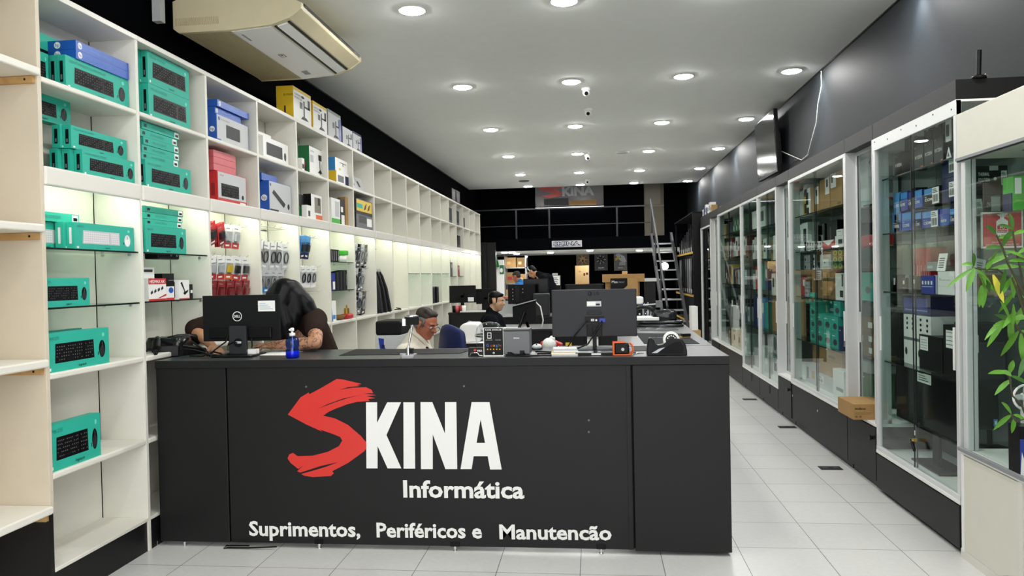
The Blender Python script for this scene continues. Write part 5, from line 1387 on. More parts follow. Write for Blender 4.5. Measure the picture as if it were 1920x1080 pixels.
rb('flat_pack', 'wide red flat pack on the second shelf of the green bin bay', 1597, 1636, 446, 1.77, 'red', None, 2.18, .16, GB, h=.098)
rb('monitor_box', 'dark framed panel at the back of the green bin bay', 1597, 1611, 508, 1.34, 'black', lab_rect('dark_red', (.1, .5, .9, .95)), 2.22, .08, GB)
rb('camera_box', 'teal box with a dark picture on the third shelf of the green bin bay', 1611, 1636, 511, 1.34, 'teal', lambda F, w, h: (F.disc(w * .65, h * .38, w * .2, h * .12, 'dark_grey', 1), F.text('360', w * .1, h * .75, h * .06, 'paper')), 2.19, .12, GB)
def art_maze(F, w, h):
    F.rect(w * .28, h * .02, w * .99, h * .98, 'maze_print', 1)
    for s, q in ((.38, .6), (.8, .62), (.36, .15), (.8, .12)):
        F.rect(w * s, h * q, w * (s + .16), h * (q + .24), 'paper', 2)
rb('gift_carton', 'lower carton with a brown maze print and white labels', 1598, 1637, 617, .90, 'kraft_dark', art_maze, 2.17, .2, GB, side=side_c('kraft_light'))
zz = W(1598, 617, x=2.17).z + .002
rb('gift_carton', 'upper smaller carton with the brown maze print', 1611, 1637, 593, zz, 'kraft_dark', lambda F, w, h: (F.rect(w * .35, 0, w, h, 'maze_print', 1), F.rect(w * .65, h * .3, w * .95, h * .7, 'paper', 2)), 2.18, .18, GB, side=side_c('kraft_light'))
rb('toner_box', 'small blue box beside the upper maze carton', 1597, 1610, 602, zz, 'blue', lab_rect('teal', (0, .6, 1, 1)), 2.24, .1, GB)
t = thing('storage_bin', 'green plastic bin with a pale grey lid at the bay bottom', 'bin', (2.28, W(1620, 740, x=2.2).y, .482)); a = abs(W(1609, 740, x=2.2).y - W(1640, 740, x=2.2).y) / 2
m = MB(); m.prism([(-a * .9, 0), (a * .9, 0), (a, .27), (-a, .27)], 'x', -.1, .1, 'deep_green'); m.build('tub', t, bev=.012); m = MB(); m.box(-.12, .11, -a * 1.1, a * 1.1, .27, .36, 'light_grey'); m.build('lid', t, bev=.012)
m = MB(); F = m.face((-.1012, a, 0), (0, -1, 0), (0, 0, 1)); F.rect(a * .8, .225, a * 1.4, .235, 'paper', 1); F.disc(a * 1.1, .14, .03, .006, 'black', 1); F.disc(a * 1.1, .06, .022, .012, 'black', 1); m.build('grip', t)
rb('carton', 'brown carton beside the green bin', 1597, 1610, 710, .482, 'kraft_dark', None, 2.19, .2, GB, h=.26)
# carton on the sill
a, b = W(1600, 786, z=.482), W(1640, 786, z=.482)
m = MB(); m.box(-.0, .24, 0, .36, 0, .115, 'kraft'); F = m.face((0, -.0005, 0), (1, 0, 0), (0, 0, 1)); F.text('intelbras', .012, .075, .016, 'matte_black', bold=.02); [F.rect(.012, .05 - .012 * i, .12, .053 - .012 * i, 'kraft_dark', 1) for i in range(2)]; F.rect(.012, .015, .03, .03, 'kraft_dark', 1); F.rect(.04, .015, .058, .03, 'kraft_dark', 1)
tag(m.build('carton', loc=(1.885, 5.84, .481)), 'brown camera carton jutting out over the sill beside the nearest cabinet', 'carton')

# cabinet with the teal camera boxes
BND = (6.30, 8.05)
GC = 'boxes in the teal camera cabinet'
for i, (u0, u1, vt, c, art, tx) in enumerate((
        (1495.5, 1506.5, 352, 'white', lambda F, w, h: (F.disc(w * .5, h * .75, w * .3, h * .1, 'black', 1), F.rect(0, 0, w, h * .62, 'yellow', 1), F.rect(w * .3, h * .1, w * .8, h * .4, 'black', 2)), 'white and yellow box, farthest on the top shelf'),
        (1507.2, 1519, 356, 'white', lambda F, w, h: (F.rect(w * .3, h * .4, w * .7, h * .85, 'black', 1), F.rect(w * .4, h * .05, w * .8, h * .3, 'black', 1)), 'white box with black prints on the top shelf'),
        (1520, 1526, 352, 'kraft', None, 'narrow brown carton between white and labelled boxes'),
        (1526.5, 1536.5, 352, 'kraft', lambda F, w, h: (F.rect(0, h * .35, w * .8, h, 'paper', 1), F.rect(w * .25, h * .65, w * .6, h * .88, 'black', 2)), 'brown carton with one white label, middle of the top shelf'),
        (1537, 1555.5, 339, 'kraft', lambda F, w, h: (F.rect(w * .55, h * .5, w * .98, h, 'paper', 1), F.rect(w * .65, h * .72, w * .85, h * .95, 'black', 2), F.rect(w * .1, h * .05, w * .4, h * .1, 'kraft_dark', 1)), 'tall brown carton second nearest on the top shelf'),
        (1556, 1579, 328, 'kraft', lambda F, w, h: (F.rect(w * .05, h * .6, w * .5, h, 'paper', 1), F.rect(w * .12, h * .75, w * .25, h * .95, 'black', 2), F.rect(w * .6, h * .1, w * .9, h * .16, 'kraft_dark', 1)), 'tallest brown carton nearest on the top shelf'))):
    rb('network_box', tx + ' of the teal camera cabinet', u0, u1, vt, 2.14, c, art, 2.13, .14, GC)
rb('carton', 'dark brown carton at the back of the teal camera cabinet top shelf', 1508, 1527, 338, 2.14, 'kraft_dark', None, 2.28, .1, GC, h=.36)
for i in range(8):
    u = 1503 + i * 4.7
    rb('small_box', 'small white printed box, %s from the far end of the second shelf, teal camera cabinet' % ORD[i], u, u + 4.5, 453, 1.785, 'white', lab_rect('charcoal', (.2, .55, .8, .85), 'grey', (.2, .15, .8, .35)), 2.13, .07, 'small white boxes on the second shelf')
rb('router_box', 'red and white box on the second shelf of the teal camera cabinet', 1542, 1564.5, 452, 1.785, 'red', lambda F, w, h: F.quad([(0, h), (w, h), (w * .5, h * .4)], 'paper', 1), 2.13, .1, GC)
rb('router_box', 'white box at the near end of the second shelf, teal camera cabinet', 1565.5, 1581, 443, 1.785, 'white', lab_rect('charcoal', (.4, .3, .9, .7)), 2.12, .1, GC)
rb('router_box', 'upper white box on the near end of the second shelf, teal camera cabinet', 1568, 1580, 431, W(1565.5, 443, x=2.12).z + .003, 'white', lab_rect('grey', (.2, .6, .8, .7)), 2.13, .09, GC)
rb('laptop_bag', 'black laptop bag behind the red and white box', 1550, 1570, 416, 1.785, 'black', lab_rect('mid_grey', (.3, .2, .4, .8)), 2.28, .1, GC)
for i, (u0, u1, vt) in enumerate(((1507, 1515, 430), (1515.5, 1523, 427), (1528, 1546, 423))):
    rb('accessory_pack', 'grey blister pack behind the small white boxes, %s' % ['farthest', 'middle', 'nearest'][i], u0, u1, vt, 1.785, ['charcoal', 'light_grey', 'smoke_plastic'][i], lab_rect('grey', (.2, .3, .8, .6)), 2.27, .05, GC)
for i in range(12):
    u = 1503 + (i % 6) * 5.2; lv = i // 6
    rb('accessory_pack', 'small packed adapter, %s from the far end in the %s layer' % (ORD[i % 6], 'upper' if lv else 'lower'), u, u + 4.9, 480, 1.602 + lv * .075, ['light_grey', 'charcoal', 'paper', 'smoke_plastic', 'light_grey', 'grey'][(i * 5) % 6], lab_rect('charcoal', (.2, .2, .7, .6)), 2.13 + .01 * (i % 3), .05, 'packed adapters', h=.07)
rb('adapter_box', 'pale printed clear box beside the green cables', 1537, 1558, 478, 1.602, 'light_grey', lab_rect('paper', (.3, .2, .8, .7), 'deep_green', (.4, .4, .5, .5)), 2.14, .08, GC)
for i in range(6):
    u = 1561.5 + (i % 2) * 9.5
    rb('cable_pack', 'green and black coiled cable pack, %s layer, %s' % (['lowest', 'middle', 'top'][i // 2], ['farther', 'nearer'][i % 2]), u, u + 9, 480, 1.602 + (i // 2) * .058, 'black', lambda F, w, h: (F.disc(w * .5, h * .5, w * .42, h * .42, 'green', 1), F.disc(w * .5, h * .5, w * .25, h * .25, 'black', 2)), 2.13, .07, 'green cable packs', h=.055)
for i, (u0, u1) in enumerate(((1493, 1515), (1516, 1530), (1533, 1550), (1551, 1567))):
    rb('carton', 'dull brown wrapped carton on the third shelf, %s from the far end' % ORD[i], u0, u1, 508, 1.335, 'kraft_dark', lab_rect('kraft', (.3, .75, .7, .8), 'kraft', (.3, .3, .6, .4)), 2.15 + .01 * (i % 2), .2, GC, h=.24)
rb('router_box', 'white box with a dark window leaning at the near end, third shelf', 1566, 1581.5, 512, 1.335, 'white', lab_rect('charcoal', (.55, .1, .95, .35), 'charcoal', (.8, .5, .95, .95)), 2.11, .06, GC)
for i in range(2):
    rb('router_box', 'small white box stacked at the far pane edge, %s' % ['lower', 'upper'][i], 1484.5, 1500, 540, 1.335 + i * .075, 'light_grey', lab_rect('grey', (.2, .3, .8, .6)), 2.13, .08, GC, h=.07)
def art_cam(F, w, h):
    F.disc(w * .55, h * .38, w * .3, h * .2, 'dark_grey', 1); F.rect(w * .12, h * .75, w * .5, h * .8, 'paper', 1); F.rect(w * .12, h * .12, w * .3, h * .15, 'teal_light', 1)
GT = 'teal camera boxes'
zc = .90
hcam = .14
for i in range(12):
    c, r = i % 3, i // 3
    u0 = 1499.5 + c * 9.8
    if r == 3 and c == 0:
        continue
    rb('camera_box', 'teal camera box in the far block, %s column from the far end, %s layer' % (ORD[c], ['lowest', 'second', 'third', 'top'][r]), u0, u0 + 9.5, 600, zc + r * (hcam * .83 + .003), 'teal', art_cam, 2.14, .15, GT, h=hcam * .83)
for i in range(6):
    c, r = i % 3, i // 3
    u0, u1 = ((1531.5, 1543.8), (1544.2, 1558.6), (1559, 1572))[c]
    rb('camera_box', 'teal camera box in the front block, %s column from the far end, %s layer' % (ORD[c], ['lower', 'upper'][r]), u0, u1, 640, zc + r * (hcam + .002), 'teal', art_cam, 2.10, .17, GT, h=hcam)
for i in range(4):
    c, r = i % 2, i // 2
    u0, u1 = ((1532.5, 1550), (1551.5, 1570))[c]
    rb('camera_box', 'dark teal box stacked behind the front block, %s, %s' % (['farther', 'nearer'][c], ['lower', 'upper'][r]), u0, u1, 600, zc + r * .125 + .13 * 0 + .17, 'teal_dark', lambda F, w, h: (F.rect(0, 0, w, h * .22, 'light_grey', 1), F.rect(w * .3, h * .6, w * .5, h * .75, 'paper', 1)), 2.28, .12, GT, h=.122)
rb('carton', 'grey riser box carrying the dark teal boxes', 1532.5, 1570, 640, zc, 'charcoal', None, 2.285, .11, GC, h=.168)
rb('camera_box', 'upright teal box leaning over the front block', 1563, 1576, 590, zc + 2 * hcam + .006, 'teal', art_cam, 2.11, .06, GT, h=.13)
rb('hard_drive_box', 'dark navy upright box at the near end of the teal boxes', 1572.6, 1582.5, 612, zc, 'navy', lab_rect('light_grey', (.1, .82, .4, .86)), 2.09, .12, GC)
zc = .462
for (u0, u1, vt, z, c, X, tx, art) in (
        (1495, 1531, 655, .66, 'kraft', 2.2, 'large brown carton at the far bottom of the teal camera cabinet', lab_rect('kraft_dark', (.05, .5, .25, .7))),
        (1487, 1530, 692, zc, 'light_grey', 2.13, 'long pale carton under the large brown one', lab_rect('mid_grey', (.1, .2, .3, .8), 'kraft_light', (.6, .3, .9, .7))),
        (1537, 1579, 662, .76, 'kraft', 2.15, 'brown carton topmost in the near bottom stack', lab_rect('kraft_dark', (.4, .15, .7, .35), 'paper', (.3, .7, .36, .8))),
        (1536, 1580, 688, .60, 'kraft', 2.16, 'brown carton in the middle of the near bottom stack', lab_rect('kraft_dark', (.1, .8, .5, .84))),
        (1532, 1561, 712, zc, 'light_grey', 2.14, 'pale carton with a barcode at the bottom of the near stack', lambda F, w, h: bars(Face(F.mb, F.p(w * .02, h * .35, 1), F.r, F.u, .0008), w * .45, h * .55)),
        (1561.5, 1582, 700, zc, 'white', 2.09, 'white carton at the near bottom corner of the teal camera cabinet', lab_rect('grey', (.3, .3, .95, .42)))):
    hh = {.66: .24, .76: .12, .60: .155}.get(z, None)
    if z == zc:
        hh = .195 if c == 'light_grey' and u0 < 1500 else .135 if c == 'light_grey' else .26
    rb('carton', tx, u0, u1, vt, z, c, art, X, .2, GC, h=hh)
# far low-sill cabinets and the rest: simpler goods, still one by one
def fill(y0, y1, z, items, X, lab, group, d=.12):
    y = y1
    for i, (wd, h, c, art) in enumerate(items):
        if y - wd < y0:
            break
        carton('boxed_item', '%s %s, %s from far end, %s' % (CN.get(c, c), lab[0], ORD[i], lab[1]), 'box', X, y - wd, y, z, z + h, d, c, art, None, group, right=True)
        y -= wd + .006
CN = dict(light_grey='pale grey', kraft='brown', kraft_dark='dark brown', matte_black='black', charcoal='charcoal', deep_green='green', sky='light blue', royal='blue', kraft_light='tan', mid_grey='grey', teal_dark='dark teal', dark_red='dark red', dark_grey='dark grey')
win = lab_rect('charcoal', (.25, .35, .75, .8))
lb = lab_rect('paper', (.15, .5, .6, .85))
ov = lambda F, w, h: F.disc(w * .5, h * .5, w * .3, h * .36, 'mid_grey', 1)
G3 = 'goods in the far glass cabinets'
def rnd_items(n, hs, cols, arts, ws=(.1, .2)):
    return [(rnd.uniform(*ws), rnd.uniform(*hs), cols[i % len(cols)], arts[i % len(arts)]) for i in range(n)]
cabs = [(Dd, 8.07, 8.59, 2.2, '%s shelf, red and blue bay', {.472: [(.5, .12, 'white', None)], .90: [(.24, .38, 'kraft', None), (.24, .36, 'kraft_dark', None)], 1.335: [(.2, .2, 'red', lb), (.2, .19, 'red', lb)], 1.785: [(.22, .3, 'white', win), (.22, .31, 'white', win)], 2.14: [(.45, .3, 'light_grey', None)]}),
        (E1, 8.65, 9.53, 2.14, '%s shelf, speaker box cabinet', {.312: [(.26, .22, 'white', win), (.26, .24, 'light_grey', lb), (.26, .2, 'white', lb)], .60: [(.27, .24, 'light_grey', ov), (.27, .24, 'light_grey', ov), (.25, .24, 'light_grey', ov)], .87: [(.3, .38, 'kraft', None), (.25, .4, 'kraft', lb), (.25, .36, 'kraft_light', lb)], 1.31: rnd_items(6, (.1, .3), ['white', 'white', 'light_grey'], [win, lb]), 1.72: rnd_items(6, (.2, .3), ['kraft', 'white', 'deep_green', 'white'], [win, None, lb]), 2.14: [(.2, .3, 'charcoal', win), (.18, .24, 'light_grey', win), (.2, .3, 'charcoal', None), (.2, .27, 'white', ov)]}),
        (E2, 9.61, 10.62, 2.14, '%s shelf, blue carton cabinet', {.312: [(.3, .25, 'light_grey', None), (.3, .3, 'white', None), (.3, .2, 'light_grey', lb)], .87: [(.22, .42, 'navy', None), (.25, .38, 'sky', lb), (.25, .37, 'sky', lb), (.2, .33, 'teal', None)], 1.36: [(.16, .2, 'light_grey', lb), (.16, .3, 'red', lb), (.2, .33, 'teal', None), (.2, .33, 'teal_dark', None), (.16, .3, 'royal', lb)], 1.75: rnd_items(7, (.22, .34), ['white', 'light_grey', 'white', 'kraft'], [win, None]), 2.14: [(.4, .26, 'white', lb), (.4, .28, 'white', win)]}),
        (E3, 10.70, 12.56, 2.14, '%s shelf, green bag cabinet', {.462: rnd_items(9, (.16, .26), ['white', 'light_grey', 'white'], [win, lb], (.16, .24)), .90: rnd_items(10, (.14, .4), ['charcoal', 'light_grey', 'smoke_plastic', 'black'], [lb, win], (.12, .2)), 1.41: [(.3, .3, 'kraft', None), (.06, .3, 'yellow', None)] + rnd_items(9, (.2, .3), ['light_grey', 'charcoal', 'dark_red', 'grey'], [lb, win], (.08, .18)), 1.82: rnd_items(11, (.15, .3), ['light_grey', 'white', 'dark_red', 'grey'], [lb, win], (.1, .2)), 2.18: [(.5, .2, 'charcoal', None), (.7, .26, 'deep_green', lambda F, w, h: [F.disc(w * (.1 + .16 * i), h * (.3 + .3 * (i % 2)), w * .06, h * .16, 'light_grey', 1) for i in range(6)])]}),
        (Ff, 12.63, 13.37, 2.2, '%s shelf, second last bay', {.90: rnd_items(4, (.1, .3), ['charcoal', 'matte_black'], [lb]), 1.335: rnd_items(4, (.1, .3), ['charcoal', 'dark_grey'], [lb]), 1.785: rnd_items(3, (.2, .3), ['kraft', 'kraft_dark'], [None]), 2.14: [(.3, .25, 'kraft_light', None)]}),
        (Gg, 13.44, 14.56, 2.15, '%s shelf, last glass cabinet', {.302: [(.3, .45, 'light_grey', None), (.3, .5, 'white', None)], .90: rnd_items(5, (.1, .3), ['charcoal', 'matte_black', 'navy'], [lb]), 1.41: rnd_items(5, (.1, .3), ['kraft_dark', 'charcoal', 'kraft'], [lb]), 1.82: rnd_items(6, (.15, .3), ['kraft', 'kraft_dark', 'light_grey'], [win]), 2.18: rnd_items(4, (.1, .2), ['charcoal'], [None])})]
SN = ['bottom', 'second', 'third', 'fourth', 'fifth', 'sixth']
for cab, y0, y1, X, lab, dct in cabs:
    for k, z in enumerate(sorted(dct)):
        fill(y0, y1, z, dct[z], X, ('box', lab % SN[k]), G3)
m = MB(); m.box(.09, .42, -.45, .45, .592, .60, 'shelf_glass'); m.build('glass_shelf', E1)
for i in range(7):
    carton('boxed_item', 'small printed box on top of the last cabinet, %s from the far end' % ORD[i], 'box', 2.02, 14.5 - i * .16 - .15, 14.5 - i * .16, 2.631, 2.631 + .13 + .03 * (i % 3), .1, ['white', 'royal', 'light_grey', 'navy', 'white', 'light_grey', 'kraft_light'][i], lab_rect('charcoal', (.2, .3, .7, .7)), None, 'small boxes on top of the last cabinet', right=True)

# ---------------------------------------------------------------- cream showcase at the right edge
y1, y0 = 4.395, 2.45
t = thing('display_showcase', 'cream showcase with a deep header and glass front at the right edge', 'cabinet', (1.99, y1, 0)); L = y1 - y0
m = MB(); m.box(.01, .05, -.02, 0, .6, 2.43, 'alu'); m.box(.05, .44, -.02, 0, 2.40, 2.43, 'alu'); m.box(.01, .44, -.02, 0, 0, .6, 'shelf'); m.build('end_frame', t)
m = MB(); m.box(0, .44, -L, -.02, .06, .58, 'cream'); m.build('base', t)
m = MB(); m.box(-.012, 0, -.62, -.02, .05, .57, 'cream'); m.box(-.018, -.006, -.045, -.02, .04, .58, 'white'); m.box(-.018, -.006, -.62, -.585, .04, .58, 'shelf'); m.build('base_door', t, bev=.003)
m = MB(); m.box(-.012, .44, -.62, 0, .0, .05, 'shelf'); m.build('plinth', t)
m = MB(); m.box(-.012, 0, -L, -.665, .5, .58, 'cream'); m.build('base_rail', t)
m = MB(); m.box(-.02, .44, -L, .0, .58, .598, 'white'); m.box(-.026, -.005, -L, 0, .592, .612, 'grey'); m.build('display_floor', t, bev=.002)
m = MB(); m.box(-.012, .44, -L, 0, 2.185, 2.43, 'cream'); m.build('header', t, bev=.004)
m = MB(); m.box(-.02, -.012, -L, 0, 2.175, 2.19, 'grey'); m.box(-.012, .0, -L, 0, 2.17, 2.185, 'charcoal'); m.build('glass_rail', t)
m = MB(); m.box(-.0, .035, -.06, -.02, .6, 2.18, 'alu'); m.box(.04, .06, -.06, -.02, .6, 2.18, 'light_grey'); m.build('corner_post', t, bev=.003)
m = MB(); m.box(.004, .009, -L, -.06, .612, 2.17, 'glass'); m.build('glass_front', t)
m = MB(); m.box(.425, .44, -L, -.02, .6, 2.185, 'light_grey'); m.build('back_panel', t)
for z in (1.87,):
    m = MB(); m.box(.05, .42, -L + .02, -.03, z - .008, z, 'shelf_glass'); m.build('glass_shelf', t)
m = MB(); m.lathe([(.035, 0), (.05, 0), (.055, -.006), (.04, -.008), (.034, -.004)], 'chrome', 24, (.2, -.35, 2.184)); m.lathe([(0, -.002), (.034, -.002)], 'light_grey', 20, (.2, -.35, 2.184)); m.build('spot_lamp', t)
def sb(name, label, u0, u1, vt, z, base, y, art=None, d=.12, group='goods in the cream showcase', cat='box', h=None, rz=0):
    """a box in the showcase whose printed face looks to the camera side (-y)"""
    a, b = W(u0, vt, y=y), W(u1, vt, y=y)
    h = h or a.z - z; w_ = b.x - a.x
    m = MB(); m.box(-w_ / 2, w_ / 2, 0, d, 0, h, base)
    if art:
        art(m.face((-w_ / 2, 0, 0), (1, 0, 0), (0, 0, 1)), w_, h)
    return tag(m.build(name, loc=((a.x + b.x) / 2, y, z), rz=rz), label, cat, group)
def art_th(F, w, h):
    F.rect(w * .05, h * .03, w * .95, h * .97, 'black', 1); F.text('THERMAL', w * .06, h * .66, h * .12, 'paper', w=w * .36, bold=.02, k=3); F.text('SOLUTION', w * .06, h * .47, h * .12, 'paper', w=w * .36, bold=.02, k=3); F.rect(w * .06, h * .38, w * .4, h * .4, 'grey', 2); F.rect(w * .42, h * .84, w * .7, h * 1.0, 'light_grey', 2); F.disc(w * .6, h * .55, w * .05, h * .06, 'paper', 2)
    bars(Face(F.mb, F.p(w * .78, h * .3, 2), F.r, F.u, .0008), w * .2, h * .55)
zs = 1.87
zl = 1.846
zm = W(1832, 366, y=4.50).z
GN = 'goods at the near end of the nearest glass cabinet'
sb('cooler_box', 'black cooler box with white capitals, upper of two beside the red sign', 1830, 1889, 312, zm, 'matte_black', 4.50, art_th, .14, GN, h=W(1830, 312, y=4.50).z - zm)
sb('cooler_box', 'black cooler box half hidden under the one with white capitals', 1832, 1890, 366, zl, 'matte_black', 4.50, lambda F, w, h: (F.rect(w * .45, h * .4, w * .75, h * .95, 'light_grey', 1), F.disc(w * .62, h * .25, w * .05, h * .12, 'paper', 1), F.text('SOLUTION', w * .06, h * .55, h * .2, 'paper', w=w * .36)), .14, GN, h=zm - zl - .002)
a = sb('cooler_box', 'black box covered with white labels under the cooler boxes', 1819, 1850, 372, zl, 'matte_black', 4.445, lambda F, w, h: (F.rect(w * .05, h * .82, w * .7, h * .97, 'paper', 1), bars(Face(F.mb, F.p(w * .35, h * .2, 1), F.r, F.u, .0008), w * .4, h * .7), F.rect(w * .05, h * .4, w * .2, h * .6, 'paper', 1)), .05, GN)
sb('binder_box', 'bright green box with a white label near the right edge of the showcase', 1900, 1930, 330, zs, 'green', 4.05, lambda F, w, h: (F.rect(w * .08, h * .5, w * .5, h * .95, 'paper', 1), F.rect(w * .1, h * .3, w * .45, h * .34, 'lime', 1)), .1)
sb('binder_box', 'thin navy box leaning left of the bright green box', 1896, 1900, 362, zs, 'navy', 4.06, None, .08)
# fire extinguisher sign, taped upright inside the glass
ys = 4.388
a, b = W(1840, 466, y=ys), W(1918, 396, y=ys)
w_, h_ = b.x - a.x, b.z - a.z
t = thing('fire_sign', 'red and white fire extinguisher sign stuck to the end glass before the cooler boxes', 'sign', (a.x, ys, a.z))
m = MB(); m.box(0, w_, 0, .004, 0, h_, 'white'); m.build('plate', t)
m = MB(); F = m.face((0, -.0005, 0), (1, 0, 0), (0, 0, 1)); F.rect(w_ * .04, h_ * .05, w_ * .96, h_ * .95, 'sign_red', 1)
F.quad([(w_ * .36, h_ * .26), (w_ * .64, h_ * .26), (w_ * .64, h_ * .74), (w_ * .57, h_ * .80), (w_ * .43, h_ * .80), (w_ * .36, h_ * .74)], 'white', 2); F.rect(w_ * .45, h_ * .80, w_ * .55, h_ * .87, 'white', 2); F.quad([(w_ * .40, h_ * .88), (w_ * .66, h_ * .84), (w_ * .66, h_ * .87), (w_ * .42, h_ * .92)], 'white', 2)
F.rect(w_ * .38, h_ * .51, w_ * .62, h_ * .62, 'sign_red', 3); F.text('PÓ', w_ * .5, h_ * .53, h_ * .07, 'white', align='c', bold=.03, k=4); F.rect(w_ * .38, h_ * .42, w_ * .62, h_ * .50, 'sign_red', 3); F.text('QUÍMICO', w_ * .5, h_ * .435, h_ * .045, 'white', align='c', w=w_ * .22, k=4)
F.quad([(w_ * .39, h_ * .3), (w_ * .46, h_ * .3), (w_ * .425, h_ * .37)], 'deep_green', 3); F.rect(w_ * .47, h_ * .3, w_ * .54, h_ * .37, 'red', 3); F.disc(w_ * .59, h_ * .335, w_ * .035, h_ * .037, 'royal', 3)
F.text('PARA USO EM CLASSES A B C', w_ * .5, h_ * .15, h_ * .035, 'white', align='c', w=w_ * .5); F.text('USO EXCLUSIVO EM INCÊNDIO', w_ * .5, h_ * .075, h_ * .045, 'white', align='c', w=w_ * .8); m.build('print', t)
# shelf with the brown carton, screens below
sb('carton', 'brown carton on the middle shelf behind the plant', 1822, 1886, 514, 1.436, 'kraft_dark', 4.46, lambda F, w, h: F.rect(w * .75, h * .2, w * .95, h * .7, 'kraft', 1), .14, GN)
sb('small_box', 'black small box on the brown carton behind the plant', 1852, 1871, 502, W(1822, 514, y=4.46).z + .002, 'charcoal', 4.48, None, .08, GN)
m = MB(); m.box(-.035, .035, 0, .002, 0, .09, 'paper'); F = m.face((-.035, -.0004, 0), (1, 0, 0), (0, 0, 1)); [F.rect(.012, .02 + .014 * i, .055, .026 + .014 * i, 'grey', 1) for i in range(4)]
p = W(1840, 512, y=4.46); o = m.build('price_card', loc=(p.x, 4.50, W(1822, 514, y=4.46).z + .001)); o.rotation_euler = (-.25, .25, 0); tag(o, 'white price card leaning on the brown carton behind the plant', 'card')
sb('desktop_computer', 'black computer case turned end-on behind the end glass, below the plant carton', 1821, 1888, 608, .941, 'matte_black', 4.47, lambda F, w, h: (F.rect(w * .06, h * .08, w * .94, h * .7, 'plastic_bag', 1),), .2, GN, cat='computer')
m = MB(); m.box(-.03, .03, 0, .002, 0, .10, 'paper'); p = W(1824, 645, y=4.455); tag(m.build('price_card', loc=(max(2.07, p.x), 4.455, p.z - .05)), 'white price card taped to the end-on black computer case', 'card')
t = thing('computer_monitor', 'black monitor on its foot behind the end glass near the cream showcase', 'monitor', (W(1850, 820, y=4.46).x, 4.46, .58))
m = MB(); m.box(2.05, 2.41, 4.44, 4.66, .571, .579, 'shelf_glass'); tag(m.build('glass_shelf_board'), 'short glass board under the monitor at the cabinet end', 'glass shelf')
a, b = W(1822, 806, y=4.49), W(1878, 712, y=4.49); w_ = b.x - a.x
m = MB(); m.box(-w_ / 2, w_ / 2, .03, .06, a.z - .58, b.z - .58, 'black'); m.build('housing', t, bev=.005); m = MB(); F = m.face((-w_ / 2, .0295, a.z - .58), (1, 0, 0), (0, 0, 1)); F.rect(w_ * .03, .01, w_ * .97, b.z - a.z - .01, 'screen', 1); F.rect(w_ * .82, .02, w_ * .95, .06, 'sky', 2); F.rect(w_ * .86, .03, w_ * .92, .05, 'paper', 3); m.build('screen', t)
m = MB(); m.prism([(-.02, -.05), (.12, -.03), (.10, .08), (-.02, .09)], 'z', 0, .012, 'black'); m.cyl((.04, .05, .01), (.04, .05, .12), .014, 'black'); m.build('stand', t)
p = W(1916, 890, y=3.75)
sb('lamp_box', 'blue and black box standing at the right edge of the showcase floor', 1912, 1945, 800, .60, 'black', 3.8, lambda F, w, h: (F.rect(0, 0, w, h * .75, 'royal', 1), F.quad([(0, 0), (w * .5, 0), (w * .1, h * .5)], 'paper', 2)), .1)
t = thing('clip_fan', 'small white round fan at the right edge above the blue box', 'fan', (W(1925, 745, y=3.86).x, 3.86, .60)); hc = W(1925, 745, y=3.86).z - .6
m = MB(); m.cyl((0, .03, 0), (0, .03, hc - .05), .012, 'white'); m.lathe([(0, 0), (.05, 0), (.045, .015), (0, .018)], 'white', 20, (0, .03, 0)); m.build('stand', t)
m = MB(); m.tube([(.06 * math.cos(i * PI / 12), 0, hc + .06 * math.sin(i * PI / 12)) for i in range(25)], .006, 'white', 6); m.cyl((0, -.01, hc), (0, .03, hc), .018, 'white'); m.build('guard', t)
for i in range(4):
    m = MB(); m.ell((.03 * math.cos(i * PI / 2), .008, hc + .03 * math.sin(i * PI / 2)), (.024, .004, .014) if i % 2 == 0 else (.014, .004, .024), 'light_grey', 10, 6); m.build('fan_blade', t)
m = MB(); m.box(-.09, .09, 0, .3, 0, .30, 'kraft'); tag(m.build('carton', loc=(1.87 + .25, 3.28, .062)), 'brown carton in the open base of the cream showcase', 'carton')

# ================================================================ goods hanging in the lit niches
def pack_proto(name, w_, h_, card, band, prod, art=None):
    t = thing(name, 'x', 'pack', (0, 0, -5))
    m = MB(); m.box(-.002, .002, -w_ / 2, w_ / 2, -h_ + .012, .012, card); F = m.face((.002, -w_ / 2, -h_ + .012), (0, 1, 0), (0, 0, 1)); F.rect(0, 0, w_, h_ * .24, band, 1); F.rect(w_ * .1, h_ * .82, w_ * .6, h_ * .86, 'grey', 1); F.rect(w_ * .2, h_ * .08, w_ * .7, h_ * .15, 'paper', 2); m.build('card', t)
    m = MB()
    if art == 'loop':
        m.tube([(.008, w_ * .28 * math.cos(i * .42), -h_ * .5 + h_ * .2 * math.sin(i * .42)) for i in range(20)], .005, prod, 6)
    else:
        m.box(.002, .02, -w_ * .26, w_ * .26, -h_ * .62, -h_ * .32, prod)
    m.build('product', t)
    m = MB(); m.box(.002, .022, -w_ * .36, w_ * .36, -h_ * .7, -h_ * .22, 'clear_plastic'); m.build('blister', t)
    return t
PK = {}
def hang(kind, bay, hook, row, n, lab, group, tilt=0.0, step=.014):
    y0, y1 = yk(bay), yk(bay + 1); oy = (y0 + y1) / 2; a, b = y0 - oy + .013, y1 - oy - .013
    y = oy + a + .19 + hook * .135; z = ROWZ[bay][row]
    for j in range(n):
        if kind not in PK:
            PK[kind] = pack_proto('blister_pack', *KINDS[kind]); o = PK[kind]
        else:
            o = dup(PK[kind], (0, 0, 0))
        o.location = (XB + .195 - j * step, y, z - .004); o.rotation_euler = (tilt * (1 - j * .12), .12 - .02 * j, 0)
        o['label'] = lab if j == 0 else lab.replace('front one', 'those behind').replace('front', 'stacked')
        o['group'] = group + ', ' + ['upper', 'middle', 'lower'][row] + ' hooks ' + ORD[hook]
